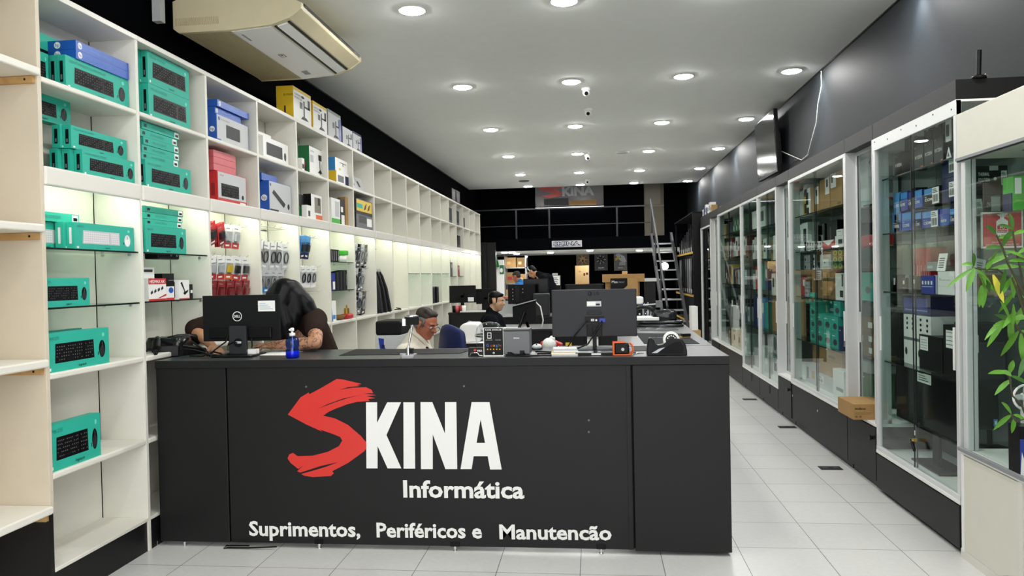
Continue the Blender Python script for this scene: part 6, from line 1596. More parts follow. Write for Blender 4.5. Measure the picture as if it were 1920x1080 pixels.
KINDS = dict(red=(.105, .17, 'red', 'dark_red', 'charcoal'), whitered=(.125, .19, 'paper', 'red', 'black'), white=(.115, .18, 'paper', 'red', 'light_grey'), yellow=(.125, .18, 'paper', 'orange', 'yellow'), dred=(.115, .15, 'dark_red', 'charcoal', 'dark_red'),
             cable=(.15, .24, 'paper', 'light_grey', 'charcoal', 'loop'), pale=(.135, .2, 'light_grey', 'sky', 'grey', 'loop'), blue=(.12, .22, 'sky', 'navy', 'charcoal'), wcab=(.12, .21, 'paper', 'paper', 'black', 'loop'), bag=(.15, .28, 'smoke_plastic', 'charcoal', 'silver', 'loop'), bags=(.15, .26, 'light_grey', 'grey', 'charcoal', 'loop'), bagr=(.15, .27, 'light_grey', 'charcoal', 'dark_red', 'loop'))
HK = ['nearest hook', 'second hook', 'middle hook', 'fourth hook', 'farthest hook']
RW = ['upper row', 'middle row', 'lower row']
for bay, row, kinds, what in ((2, 0, ['red', 'red', 'white', 'white'], 'red and white front pack'), (2, 1, ['white', 'white', 'yellow', 'whitered', 'whitered'], 'white front pack with a red foot'), (2, 2, ['dred'] * 5, 'dark red front pack'),
                              (3, 1, ['cable'] * 5, 'white front cable pack'), (3, 2, ['pale'] * 4, 'pale front cable pack'), (4, 0, ['blue'] * 3, 'blue front pack'), (4, 1, ['wcab'] * 4, 'white front cable pack'),
                              (6, 0, ['bag', 'bags', 'bag', 'bags', 'bag'], 'bagged silver cable, front one'), (6, 1, ['bagr', 'bags', 'bag', 'bags'], 'bagged cable, front one'), (6, 2, ['bags', 'bag', 'bags', 'bag'], 'bagged dark cable, front one')):
    for hk, kd in enumerate(kinds):
        hang(kd, bay, hk, row, 4 if bay != 2 or row else 3, '%s, %s, %s of the %s bay' % (what, HK[hk], RW[row], {2: 'red pack', 3: 'cable', 4: 'blue pack', 6: 'bagged cable'}[bay]), '%s bay packs' % ORD[bay], tilt=(.35 if bay == 2 and row == 0 and hk < 2 else (rnd.random() - .5) * .25), step=.017 if bay == 3 else .014)
# sixth bay small goods on glass and plank
def at_bay(bay, f):
    return yk(bay) + .02 + f * (yk(bay + 1) - yk(bay) - .04)
for i in range(6):
    carton('cube_box', 'small black striped box on the upper glass shelf, %s in its row' % ORD[i], 'box', -2.74, at_bay(5, .06 + i * .085), at_bay(5, .06 + i * .085) + .055, 1.79, 1.92, .06, 'black', lab_rect('light_grey', (.4, .1, .6, .9)), None, 'black striped boxes')
t = thing('desk_plant_cup', 'white cup with a bright green top on the upper glass shelf', 'cup', (-2.76, at_bay(5, .78), 1.79)); m = MB(); m.lathe([(0, 0), (.042, 0), (.048, .075), (0, .075)], 'white', 20); m.build('cup', t); m = MB(); m.box(-.05, .05, -.06, .06, .075, .13, 'green'); m.build('top', t, bev=.01)
for i in range(7):
    carton('toner_pack', 'black ribbed slim box on the lower glass shelf of the green-lit bay, %s' % ORD[i], 'box', -2.75 + .002 * i, at_bay(5, .42) + i * .05, at_bay(5, .42) + i * .05 + .046, 1.49, 1.68 + .004 * i, .10, 'charcoal' if i % 2 else 'matte_black', lab_rect('grey', (.3, .2, .5, .8)) if i == 6 else None, None, 'black ribbed slim boxes')
o = carton('accessory_box', 'purple blue box leaning on the lower glass shelf of the green-lit bay', 'box', -2.73, at_bay(5, .08), at_bay(5, .33), 1.49, 1.67, .05, 'royal', lab_rect('navy', (.1, .1, .7, .6), 'paper', (.6, .05, .95, .5)))
o = carton('accessory_box', 'blue and white box leaning on the plank of the green-lit bay', 'box', -2.73, at_bay(5, .08), at_bay(5, .34), 1.166, 1.38, .04, 'paper', lambda F, w, h: (F.quad([(0, 0), (w * .5, 0), (w * .25, h), (0, h)], 'blue', 1), F.rect(w * .5, h * .1, w * .9, h * .3, 'sky', 1)))
m = MB(); m.lathe([(0, 0), (.05, .004), (.085, .05), (.075, .052), (.045, .012), (0, .01)], 'kraft_dark', 24); tag(m.build('wooden_bowl', loc=(-2.77, at_bay(5, .56), 1.166)), 'brown bowl on the plank of the green-lit bay', 'bowl')
t = thing('padlock_case', 'red case with a brass padlock on the plank of the green-lit bay', 'case', (-2.74, at_bay(5, .82), 1.166)); m = MB(); m.box(-.05, .05, -.09, .09, 0, .055, 'red'); m.build('case', t, bev=.015); m = MB(); m.cyl((0, 0, .055), (0, 0, .115), .03, 'gold', n=18); m.tube([(0, .018 * math.cos(i * PI / 8), .115 + .035 * math.sin(i * PI / 8)) for i in range(9)], .005, 'gold', 6); m.build('padlock', t)
for i in range(4):
    carton('cable_box', 'white cable box on the plank of the fifth bay, %s' % ORD[i], 'box', -2.73, at_bay(4, .1 + .16 * i), at_bay(4, .1 + .16 * i) + .11, 1.166, 1.27 + .02 * (i % 2), .06, 'paper', lambda F, w, h: F.disc(w * .5, h * .5, w * .3, h * .25, 'charcoal', 1), None, 'white cable boxes on the plank')
# tubes, cables, speakers
for i in range(7):
    y = at_bay(7, .16 + .125 * i); m = MB(); r = .046
    m.tube([(0, 0, 0), (-.015, -.035 - .014 * i, .30), (-.03, -.06 - .03 * i, .47), (-.03, -.065 - .034 * i, .52)], [r, r * .95, r * .8, r * .35], 'charcoal' if i % 3 == 1 else 'matte_black', 12); m.tube([(-.03, -.064 - .034 * i, .505), (-.03, -.07 - .036 * i, .56)], [.03, .012], 'clear_plastic', 10)
    tag(m.build('cable_tube', loc=(-2.735 + .015 * (i % 2), y, 1.166)), 'tall black wrapped tube leaning in the niche, %s from the camera' % ORD[i], 'tube', 'tall black wrapped tubes')
for i in range(4):
    m = MB(); m.tube([(.02 * math.sin(k), .014 * math.cos(k * 1.3) + .004 * k, -.035 * k) for k in range(9)], [.008] + [.014] * 7 + [.008], ['black', 'charcoal', 'dark_grey', 'black'][i], 8); m.box(-.003, .003, -.03, .03, -.02, .03, 'light_grey')
    tag(m.build('cable_hank', loc=(-2.84, at_bay(7, .12 + .09 * i), 1.98)), 'dark cable hank hanging over the black tubes, %s from the camera' % ORD[i], 'cable', 'dark cable hanks')
m = MB(); m.box(-.12, .0, 0, .5, -.0, .012, 'dark_grey'); m.tube([(-.06, .1 * i, 0) for i in range(4)], .006, 'chrome', 6); tag(m.build('hook_bar', loc=(-2.84, at_bay(7, .08), 1.98)), 'dark bar carrying the cable hanks in the tube bay', 'bar')
m = MB(); m.tube([(0, .0, .01), (.05, .03, .012), (.08, .07, .01), (.06, .1, .02), (.02, .05, .03)], .008, 'black', 6); tag(m.build('cable', loc=(-2.73, at_bay(8, .2), 1.166)), 'short black cable lying on the plank behind the tubes', 'cable')
for i in range(2):
    t = thing('desk_speaker', 'slim black speaker on the plank of the glass shelf bay, %s of two' % ['nearer', 'farther'][i], 'speaker', (-2.76, at_bay(11, .3 + .42 * i), 1.166), 0, 'slim black speakers'); m = MB(); m.box(-.05, .05, -.09, .09, 0, .28, 'black'); m.build('cabinet', t, bev=.008); m = MB(); F = m.face((.05, -.09, 0), (0, 1, 0), (0, 0, 1)); F.disc(.09, .1, .06, .06, 'charcoal', 1); F.disc(.09, .21, .04, .04, 'charcoal', 1); F.rect(.005, .262, .175, .275, 'mid_grey', 1); m.build('front', t)
for bay, n, z, h in ((13, 3, 1.62, .35), (14, 3, 1.62, .3), (13, 1, 1.166, .16)):
    for i in range(n):
        carton('thermal_print_box', '%s box on the %s of the %s far bay, %s' % (['grey', 'dark', 'reddish'][i], 'glass shelf' if z > 1.5 else 'plank', ['first', 'second'][bay - 13], ORD[i]), 'box', -2.76, at_bay(bay, .1 + .28 * i), at_bay(bay, .33 + .28 * i), z, z + h - .04 * i, .1, [['mid_grey', 'charcoal', 'dark_grey'], ['dark_grey', 'matte_black', 'dark_red']][bay - 13][i] if z > 1.5 else 'kraft', lab_rect('light_grey', (.3, .6, .6, .85)), None, 'far niche boxes')
for i in range(6):
    m = MB(); m.box(-.012, .012, -.05, .05, -.10, 0, 'silver'); m.box(.012, .02, -.035, .035, -.08, -.02, 'charcoal'); m.tube([(-.14, 0, .0), (.0, 0, .004)], .003, 'chrome', 5)
    tag(m.build('hanging_pack', loc=(-2.80, at_bay(15, .2), 1.98 - i * .13)), 'small silver pack on a hook near the far end, %s from the top' % ORD[i], 'pack', 'small silver packs')

# ================================================================ behind the counter
def desk(label, x0, x1, y0, y1, z, mt='black_board', panel=True):
    t = thing('office_desk', label, 'desk', ((x0 + x1) / 2, (y0 + y1) / 2, 0)); a, b = (x1 - x0) / 2, (y1 - y0) / 2
    m = MB(); m.box(-a, a, -b, b, z - .03, z, mt); m.build('desktop', t, bev=.003)
    for s in (-1, 1):
        for q in (-1, 1):
            m = MB(); m.box(s * (a - .03) - .022, s * (a - .03) + .022, q * (b - .03) - .022, q * (b - .03) + .022, 0, z - .03, 'matte_black'); m.build('leg', t)
    if panel:
        m = MB(); m.box(-a + .03, a - .03, -b + .01, -b + .03, .06, z - .03, mt); m.build('modesty_panel', t)
    return t
def chair(label, x, y, rz, mt, back_h=.52, seat=.47, frame='matte_black'):
    t = thing('office_chair', label, 'chair', (x, y, 0), rz)
    m = MB(); m.ell((0, 0, seat - .03), (.25, .24, .05), mt, 18, 8); m.build('seat', t)
    m = MB(); vs = []
    for i in range(9):
        for j in range(7):
            a = (j - 3) / 3; zz = i / 8; w_ = .24 * (1 - .25 * max(0, zz - .6) / .4) * (.85 + .15 * min(1, zz * 3)); vs.append((-.27 + .05 * a * a + .03 * zz, a * w_, seat + .08 + zz * back_h - (.05 * a * a if i == 8 else 0)))
    fs = [(i * 7 + j, i * 7 + j + 1, (i + 1) * 7 + j + 1, (i + 1) * 7 + j) for i in range(8) for j in range(6)]
    m.add(vs, fs, mt, True); o = m.build('backrest', t); sd = o.modifiers.new('thick', 'SOLIDIFY'); sd.thickness = .05; sd.offset = 0; sub = o.modifiers.new('round', 'SUBSURF'); sub.levels = sub.render_levels = 1
    m = MB(); m.cyl((0, 0, .1), (0, 0, seat - .06), .025, 'chrome'); m.box(-.25, -.02, -.025, .025, seat - .09, seat - .07, frame); m.box(-.29, -.26, -.025, .025, seat - .09, seat + .2, frame); m.build('column', t)
    for i in range(5):
        a = i * 2 * PI / 5; m = MB(); m.cyl((0, 0, .11), (.26 * math.cos(a), .26 * math.sin(a), .07), .022, frame, .014, 8); m.build('leg', t)
        m = MB(); m.cyl((.26 * math.cos(a) - .012, .26 * math.sin(a), .03), (.26 * math.cos(a) + .012, .26 * math.sin(a), .03), .03, 'black', n=12); m.build('caster', t)
    return t
def black_monitor(lab, u0, u1, v0, v1, y, z, rz=0, front=True, note=False, dots=False, lamp=None):
    a, b = W(u0, v1, y=y), W(u1, v0, y=y)
    t = monitor(lab, ((a.x + b.x) / 2, y, z), rz, (b.x - a.x) / max(.5, abs(math.cos(rz))), b.z - a.z, max(.03, a.z - z), 'matte_black', True)
    w_ = (b.x - a.x)
    if note:
        m = MB(); m.box(w_ * .2, w_ * .42, -.014, -.012, a.z - z + .02, a.z - z + .09, 'paper'); m.build('note', t)
    if dots:
        m = MB(); m.box(-.10, -.03, -.03, -.012, a.z - z + .02, b.z - z - .03, 'black')
        for i in range(4):
            for x in (-.13, .02):
                m.cyl((x, -.012, a.z - z + .07 + .05 * i), (x, -.015, a.z - z + .07 + .05 * i), .007, 'light_grey', n=8)
        m.build('mount_slots', t)
    return t
# old printer table by the shelves
ZP = .90
a, b = W(702, 645, y=7.2), W(765, 645, y=7.2)
desk('small black table by the white shelves carrying a black printer', max(a.x, -2.6), b.x + .1, 6.95, 7.6, ZP, panel=False)
x0, x1 = max(W(715, 640, y=7.2).x, -2.5), W(762, 640, y=7.2).x; zt = W(715, 600, y=7.2).z; zmid = W(715, 626, y=7.2).z
t = thing('office_printer', 'black printer with a white lower tray on the table by the shelves', 'printer', ((x0 + x1) / 2, 7.2, ZP)); w_ = x1 - x0
m = MB(); m.box(-w_ / 2, w_ / 2, -.2, .2, zmid - ZP, zt - ZP, 'matte_black'); m.build('body', t, bev=.02); m = MB(); m.box(-w_ / 2, w_ / 2, -.2, .2, 0, zmid - ZP, 'light_grey'); m.build('paper_tray', t, bev=.004)
m = MB(); F = m.face((-w_ / 2, -.2015, 0), (1, 0, 0), (0, 0, 1)); q = zmid - ZP; F.quad([(w_ * .12, q * .85), (w_ * .34, q * .8), (w_ * .33, q * .4), (w_ * .4, q * .2), (w_ * .18, q * .2), (w_ * .15, q * .5)], 'royal', 1); F.rect(w_ * .24, q * .25, w_ * .36, q * .45, 'navy', 2); m.build('emblem', t)
chair('blue chair with its worn back just behind the grey-haired man', W(797, 602, y=6.0).x - .15, 6.06, 0, 'denim', .46)
chair('navy chair with a tall rounded back beside the grey-haired man', W(834, 640, y=5.6).x + .24, 5.64, .62, 'navy', .68, .50)
# first row of desks
d = desk('long black desk with papers behind the grey-haired man', W(846, 640, y=7.6).x, W(925, 640, y=7.6).x + .3, 7.5, 8.2, .93, panel=False)
p = W(854, 632, y=7.65)
for i, (c_, w2) in enumerate((('paper', .09), ('yellow', .07), ('paper', .085), ('label_yellow', .06))):
    m = MB(); m.box(-w2, w2, -.08, .08, 0, .022, c_); tag(m.build('paper_pile', loc=(p.x, 7.65, .931 + .0225 * i), rz=.15 * i), '%s bundle in the paper pile beside the white cushion, %s from the bottom' % ({'label_yellow': 'ochre'}.get(c_, 'white' if c_ == 'paper' else c_), ORD[i]), 'papers', 'paper pile on the desk')
a, b = W(864, 636, y=7.7), W(903, 604, y=7.7)
m = MB(); hx_, hz = (b.x - a.x) / 2, (b.z - .93)
m.prism([(-hx_ * .85, 0), (hx_ * .9, 0), (hx_, hz * .5), (hx_ * .85, hz * .98), (-hx_ * .5, hz), (-hx_ * .95, hz * .8), (-hx_, hz * .4)], 'y', -.14, .14, 'white'); tag(m.build('covered_printer', loc=((a.x + b.x) / 2, 7.72, .931), bev=.03, seg=4), 'white rounded machine under a cover on the long black desk', 'machine')
m = MB(); m.box(-.16, .16, -.1, .1, 0, .002, 'paper'); tag(m.build('paper_sheet', loc=(W(888, 640, y=7.56).x, 7.62, .931), rz=.1), 'white sheet lying in front of the white covered machine', 'paper')
# young man's desk
ZD = .96
x0, x1 = W(935, 606, y=9.2).x, W(1024, 606, y=9.2).x
desk('black desk of the young man with screens on it', x0 - .05, x1 + .1, 9.0, 9.95, ZD)
a, b = W(962, 604, y=9.1), W(1005, 566, y=9.1)
t = thing('tilted_monitor', 'black tilted monitor with white cable seen from behind, young man desk', 'monitor', ((a.x + b.x) / 2, 9.1, ZD)); w_ = b.x - a.x; z0, z1 = max(.02, a.z - ZD), b.z - ZD
m = MB(); m.prism([(-w_ / 2, z0), (w_ / 2, z0), (w_ / 2, z1 + .02), (-w_ / 2, z1 - .05)], 'y', -.03, .03, 'matte_black'); m.build('housing', t, bev=.006); m = MB(); m.prism([(-w_ / 2, z1 - .05), (w_ / 2, z1 + .02), (w_ / 2, z1 + .03), (-w_ / 2, z1 - .04)], 'y', -.06, .05, 'silver'); m.build('top_edge', t)
m = MB(); m.cyl((0, -.04, z0 + .12), (-.06, -.12, .01), .018, 'black'); m.cyl((0, -.04, z0 + .12), (.03, .12, .01), .018, 'black'); m.build('stand', t); m = MB(); m.tube([(w_ / 2 - .01, .03, z1), (w_ / 2 + .05, .03, z1 - .06), (w_ / 2 + .08, .03, .1), (w_ / 2 + .06, .05, .01)], .009, 'white', 6); m.build('cable', t)
m = MB(); m.box(-.13, .13, -.1, .1, 0, .004, 'paper'); tag(m.build('paper_sheet', loc=(W(952, 600, y=9.25).x, 9.25, ZD + .001)), 'white sheet under the young man hands', 'paper')
# second row, screens
d = desk('long black desk carrying the back to back screens', W(940, 580, y=11.2).x, W(1036, 580, y=11.2).x + .5, 11.0, 12.0, 1.0)
black_monitor('black monitor seen from behind with two rows of bright slots', 953, 1003, 533, 570, 11.2, 1.0, rz=.1, dots=True)
black_monitor('large dark monitor with a pale top edge before the person in black', 982, 1028, 522, 566, 11.6, 1.0, rz=PI)
m = MB(); a, b = W(1000, 572, y=11.1), W(1030, 550, y=11.1); m.box(-(b.x - a.x) / 2, (b.x - a.x) / 2, -.1, .1, 0, max(.1, b.z - 1.0), 'charcoal'); tag(m.build('device_case', loc=((a.x + b.x) / 2, 11.12, 1.001), bev=.015), 'charcoal device case right of the slotted monitor', 'device')
for i, (u, v) in enumerate(((966, 570), (972, 573), (978, 569), (984, 574))):
    m = MB(); m.box(-.03, .03, -.03, .03, 0, .05 + .02 * (i % 2), ['white', 'charcoal', 'royal', 'steel'][i]); tag(m.build('desk_clutter', loc=(W(u, v, y=11.05).x, 11.05, 1.001), rz=.3 * i), '%s small desk item before the slotted monitor' % ['white', 'charcoal', 'blue', 'steel'][i], 'desk item')
desk('black desk under the far left screens', W(842, 580, y=12.3).x, W(925, 580, y=12.3).x, 12.2, 13.0, 1.02)
black_monitor('black monitor with a white note, left one beside the white shelves', 843, 892, 535, 568, 12.6, 1.02, note=True)
black_monitor('black monitor partly hidden behind the young man head', 893, 930, 541, 570, 12.75, 1.02, note=True)
for i, (u, c_) in enumerate(((852, 'black'), (857, 'pink_red'), (864, 'dark_red'), (869, 'white'))):
    m = MB(); m.lathe([(0, 0), (.035, 0), (.04, .11), (.034, .11), (.03, .006), (0, .006)], c_, 16); tag(m.build('desk_cup', loc=(W(u, 572, y=12.3).x, 12.3, 1.021)), '%s cup on the far left desk' % {'pink_red': 'pink', 'dark_red': 'dark red'}.get(c_, c_), 'cup', 'cups on the far left desk')
m = MB(); m.box(-.22, .22, -.07, .07, 0, .02, 'paper'); tag(m.build('paper_pile', loc=(W(888, 575, y=12.3).x, 12.32, 1.021)), 'white papers on the far left desk under the noted monitor', 'papers')
# floor things between the desks
m = MB(); m.ell((0, 0, .075), (.075, .07, .075), 'white', 14, 8); m.ell((.03, 0, .13), (.035, .03, .04), 'white', 10, 6); o = m.build('plastic_bag', loc=(W(1029, 630, y=7.8).x, 7.85, .802)); tag(o, 'crumpled white bag left of the large monitor', 'bag')
m = MB(); m.prism([(-.12, 0), (.12, 0), (.14, .06), (.0, .12), (-.1, .08)], 'y', -.06, .06, 'red'); tag(m.build('red_cloth', loc=(W(1030, 612, y=8.1).x, 8.15, .80), bev=.012), 'red cloth bundle left of the large monitor', 'cloth')
desk('low black side table under the white bag and the red cloth', W(1010, 640, y=7.9).x, W(1052, 640, y=7.9).x + .15, 7.65, 8.4, .80, panel=False)

# ================================================================ the far end under the mezzanine
t = thing('mezzanine_railing', 'black steel railing along the mezzanine edge', 'railing', (0, 18.44, 2.5))
a, b = W(966, 392, y=18.44), W(1222, 384, y=18.44)
zr, zm_ = (a.z + b.z) / 2 - 2.5, (W(985, 423, y=18.44).z + W(1222, 416, y=18.44).z) / 2 - 2.5
m = MB(); m.box(XL + .05, b.x, -.02, .02, zr - .03, zr, 'charcoal'); m.build('hand_rail', t); m = MB(); m.box(XL + .05, b.x, -.012, .012, zm_ - .02, zm_, 'charcoal'); m.build('mid_rail', t)
for u in (968, 1030, 1157, 1222):
    x = W(u, 420, y=18.44).x; m = MB(); m.box(x - .02, x + .02, -.018, .018, 0, zr - .03, 'charcoal'); m.build('post', t)
p, q = W(1035, 464, y=18.39), W(1092, 451, y=18.39); q = W(1091, 450.5, y=18.39)
t = thing('shop_sign', 'silver shop sign with dark outlined letters on the mezzanine edge', 'sign', (p.x, 18.395, p.z)); w_, h_ = q.x - p.x, q.z - p.z
m = MB(); m.box(0, w_, -.02, 0, 0, h_, 'light_grey'); m.build('plate', t); m = MB(); F = m.face((0, -.021, 0), (1, 0, 0), (0, 0, 1)); F.text('SKINA', w_ * .04, h_ * .3, h_ * .58, 'navy', w=w_ * .92, bold=.06); F.text('SKINA', w_ * .055, h_ * .345, h_ * .49, 'white', w=w_ * .89, bold=-.012, k=3); F.rect(w_ * .1, h_ * .08, w_ * .42, h_ * .16, 'royal', 1); F.text('INFORMATICA', w_ * .46, h_ * .05, h_ * .16, 'navy', w=w_ * .5); m.build('lettering', t)
# glass panel on the mezzanine wall, the sign's reflection painted on as print
a, b = W(1004, 388, y=20.36), W(1131, 342, y=20.36)
t = thing('mirror_pane', 'glossy brownish panel with a red brush stroke and pale letters on the mezzanine wall', 'sign', (a.x, 20.38, a.z)); w_, h_ = b.x - a.x, b.z - a.z + .12
m = MB(); m.box(0, w_, -.02, .018, 0, h_, 'mirror'); m.build('panel', t)
m = MB(); F = m.face((0, -.0205, 0), (1, 0, 0), (0, 0, 1), .002); hh = b.z - a.z
def pxl(u, v):
    p = W(u, v, y=20.36); return (p.x - a.x, p.z - a.z)
F.quad([pxl(*q) for q in ((1008, 351), (1030, 347), (1052, 349), (1055, 352), (1040, 356), (1054, 360), (1050, 368), (1030, 371), (1012, 368), (1040, 363), (1014, 357))], 'logo_red', 1)
s0, t0 = pxl(1054, 367); s1, t1 = pxl(1114, 349); F.text('KINA', s0, t0, t1 - t0, 'light_grey', w=s1 - s0, bold=.05)
F.quad([pxl(*q) for q in ((1020, 385), (1020, 373), (1066, 371), (1066, 385))], 'charcoal', 1); F.quad([pxl(*q) for q in ((1068, 385), (1068, 377), (1118, 374), (1118, 384))], 'kraft', 1); m.build('print', t)
m = MB(); m.box(0, w_, -.05, 0, -.07, -.03, 'ledge_glow'); tag(m.build('glint_ledge', loc=(a.x, 20.39, a.z)), 'thin white light strip under the glossy panel on the mezzanine', 'light')  # ledge made to glow, its bright glint put in as emission
# staircase
t = thing('steel_staircase', 'steep black steel staircase up to the mezzanine with open treads', 'staircase', (0, 0, 0))
xs0, xs1 = 1.33, 1.79
ya, yb_ = 14.5, 18.38
for x in (xs0, xs1):
    m = MB(); m.prism([(ya - .02, 0), (ya + .16, 0), (yb_, 2.42), (yb_, 2.56), (yb_ - .08, 2.56)], 'x', x, x + .05, 'dark_grey'); m.build('stringer', t)
for i in range(11):
    f = (i + 1) / 12; m = MB(); m.box(xs0 + .05, xs1, ya + (yb_ - ya) * f - .02, ya + (yb_ - ya) * f + .22, 2.5 * f - .02, 2.5 * f + .01, 'steel'); m.build('tread', t)
m = MB(); m.tube([(xs0 + .02, ya + .05, .95), (xs0 + .02, yb_ - .1, 3.36), (xs0 + .02, yb_, 3.36)], .022, 'dark_grey', 8); m.build('hand_rail', t)
for f in (.02, .35, .68, .99):
    m = MB(); y = ya + .05 + (yb_ - ya - .1) * f; m.cyl((xs0 + .02, y, 2.5 * f), (xs0 + .02, y, .95 + 2.41 * f), .016, 'dark_grey', n=8); m.build('post', t)
# posters and lamp on the back wall
for i, (u0, u1, nm) in enumerate(((1081, 1104.5, 'brown lion'), (1115, 1139, 'dark grey wolf'), (1151.5, 1175.5, 'grey eagle'))):
    a, b = W(u0, 507.5, y=22.46), W(u1, 474, y=22.46); w_, h_ = b.x - a.x, b.z - a.z
    t = thing('animal_poster', '%s poster on the black back wall, %s of the three' % (nm, ['left', 'middle', 'right'][i]), 'poster', (a.x, 22.48, a.z), 0, 'animal posters'); m = MB(); m.box(0, w_, -.015, .015, 0, h_, ['poster_brown', 'poster_dark', 'poster_grey'][i]); m.build('board', t)
    m = MB(); F = m.face((0, -.016, 0), (1, 0, 0), (0, 0, 1), .002)
    cx, cy = w_ * .5, h_ * .62
    lt, dk = [('kraft_light', 'brown'), ('light_grey', 'black'), ('light_grey', 'charcoal')][i]
    if i == 2:
        F.quad([(w_ * .1, h_ * .9), (w_ * .35, h_ * .98), (w_ * .8, h_ * .8), (w_ * .95, h_ * .5), (w_ * .6, h_ * .5), (w_ * .35, h_ * .65)], lt, 1); F.quad([(w_ * .1, h_ * .72), (w_ * .4, h_ * .78), (w_ * .42, h_ * .66), (w_ * .2, h_ * .6), (w_ * .12, h_ * .52)], 'yellow', 2); F.disc(w_ * .5, h_ * .76, w_ * .04, h_ * .025, 'black', 3)
        for k in range(5):
            F.quad([(w_ * (.4 + .1 * k), h_ * .3), (w_ * (.46 + .1 * k), h_ * .3), (w_ * (.5 + .09 * k), h_ * .5), (w_ * (.44 + .09 * k), h_ * .5)], lt, 2)
    else:
        for k in range(14):
            an = k * 2 * PI / 14; F.quad([(cx + w_ * .18 * math.cos(an - .15), cy + h_ * .14 * math.sin(an - .15)), (cx + w_ * .18 * math.cos(an + .15), cy + h_ * .14 * math.sin(an + .15)), (cx + w_ * .42 * math.cos(an), cy + h_ * .30 * math.sin(an))], dk if k % 2 else lt, 1)
        F.disc(cx, cy, w_ * .2, h_ * .16, lt if i == 0 else dk, 2); F.disc(cx, cy - h_ * .07, w_ * .09, h_ * .06, dk if i == 0 else 'mid_grey', 3)
        for s in (-1, 1):
            F.disc(cx + s * w_ * .08, cy + h_ * .04, w_ * .025, h_ * .015, 'black' if i == 0 else 'white', 4)
    F.text(['FORÇA', 'EQUIPE', 'FOCO'][i], w_ * .5, h_ * .12, h_ * .07, 'paper', align='c', bold=.02, k=5); F.rect(w_ * .2, h_ * .07, w_ * .8, h_ * .085, 'grey', 5); m.build('print', t)
p = W(1246, 499, y=20.2); t = thing('round_lamp', 'bright round lamp under the mezzanine beside the stairs', 'lamp', (p.x, 20.2, 0)); m = MB(); m.ell((0, 0, p.z), (.10, .10, .10), 'globe', 20, 12); m.build('globe', t); m = MB(); m.cyl((0, .02, .02), (0, .02, p.z - .09), .012, 'black'); m.lathe([(0, 0), (.14, 0), (.13, .02), (0, .025)], 'black', 20); m.build('stand', t)
# far left storage corner
def rack(label, x0, x1, y0, y1, zs, ztop, mt='steel', lips=None):
    t = thing('storage_rack', label, 'rack', ((x0 + x1) / 2, (y0 + y1) / 2, 0)); a, b = (x1 - x0) / 2, (y1 - y0) / 2
    for s in (-1, 1):
        for q in (-1, 1):
            m = MB(); m.box(s * a - .018 * (s + 1), s * a - .018 * (s - 1), q * b - .018 * (q + 1), q * b - .018 * (q - 1), 0, ztop, mt); m.build('upright', t)
    for z in zs:
        m = MB(); m.box(-a, a, -b, b, z - .025, z, mt); m.build('shelf', t)
        if lips:
            m = MB(); m.box(-a - .006, -a, -b + .02, b - .02, z - .04, z + .0, lips); m.build('price_rail', t)
    return t
xa, xb = W(948, 540, y=20.6).x, W(989, 540, y=20.6).x
rack('grey metal rack of brown cartons in the far left corner', xa, xb, 20.4, 20.85, (.5, .95, 1.4, 1.83), 2.15)
zi = 0
for z, row in ((1.83, ((.02, .3, .27, 'kraft'), (.33, .58, .26, 'kraft_dark'))), (1.4, ((.02, .36, .3, 'kraft_dark'), (.38, .57, .25, 'kraft'))), (.95, ((.02, .28, .28, 'kraft'), (.3, .57, .34, 'kraft'))), (.5, ((.02, .3, .3, 'kraft_dark'), (.32, .57, .3, 'kraft')))):
    for x0, x1, h, c_ in row:
        m = MB(); w_ = (x1 - x0) * (xb - xa) / .6; m.box(0, w_, 0, .36, 0, h, c_); F = m.face((0, -.001, 0), (1, 0, 0), (0, 0, 1)); F.rect(w_ * .15, h * .3, w_ * .5, h * .6, 'dark_red' if z == 1.4 and x0 < .1 else 'kraft_light', 1)
        tag(m.build('carton', loc=(xa + .01 + x0 * (xb - xa) / .6, 20.43, z + .001)), 'brown carton on the far corner rack, %s shelf, %s' % (['top', 'second', 'third', 'lowest'][[1.83, 1.4, .95, .5].index(z)], 'left' if x0 < .1 else 'right'), 'carton', 'cartons on the far corner rack'); zi += 1
m = MB(); a, b = W(929, 545, y=19.9), W(944, 487, y=19.9); m.box(a.x, b.x, 19.9, 20.0, 0, b.z, 'white'); tag(m.build('white_cabinet'), 'tall white panel in the far left corner', 'panel')
m = MB(); a, b = W(937, 514, y=19.86), W(944.5, 497, y=19.86); m.box(a.x, b.x, 19.87, 19.89, a.z, b.z, 'deep_green'); F = m.face((a.x, 19.869, a.z), (1, 0, 0), (0, 0, 1)); F.disc((b.x - a.x) * .4, .1, .04, .06, 'white', 1); tag(m.build('green_notice'), 'green notice with a white mark on the tall white panel', 'notice')
for i in range(3):
    m = MB(); p = W(925 + 2.6 * i, 481, y=19.8); m.tube([(p.x, 19.8, p.z), (p.x + .02, 19.8, p.z - .15), (p.x + .06, 19.78, p.z - .28), (p.x + .03, 19.8, p.z - .1)], .022, ['white', 'green', 'deep_green'][i], 6); tag(m.build('hanging_cable', loc=(0, 0, 0)), ['white', 'green', 'dark green'][i] + ' cable bundle hanging beside the tall white panel', 'cable', 'hanging cable bundles')
m = MB(); p = W(927, 480, y=19.85); m.box(p.x - .1, p.x + .25, 19.84, 19.88, p.z - .02, p.z + .02, 'dark_grey'); tag(m.build('hook_rail'), 'dark hook rail above the hanging cable bundles', 'rail')
a, b = W(928, 560, y=17.6), W(965, 541, y=17.6)
desk('white cluttered workbench before the man in blue', a.x, b.x + .1, 17.3, 18.0, 1.03, 'light_grey')
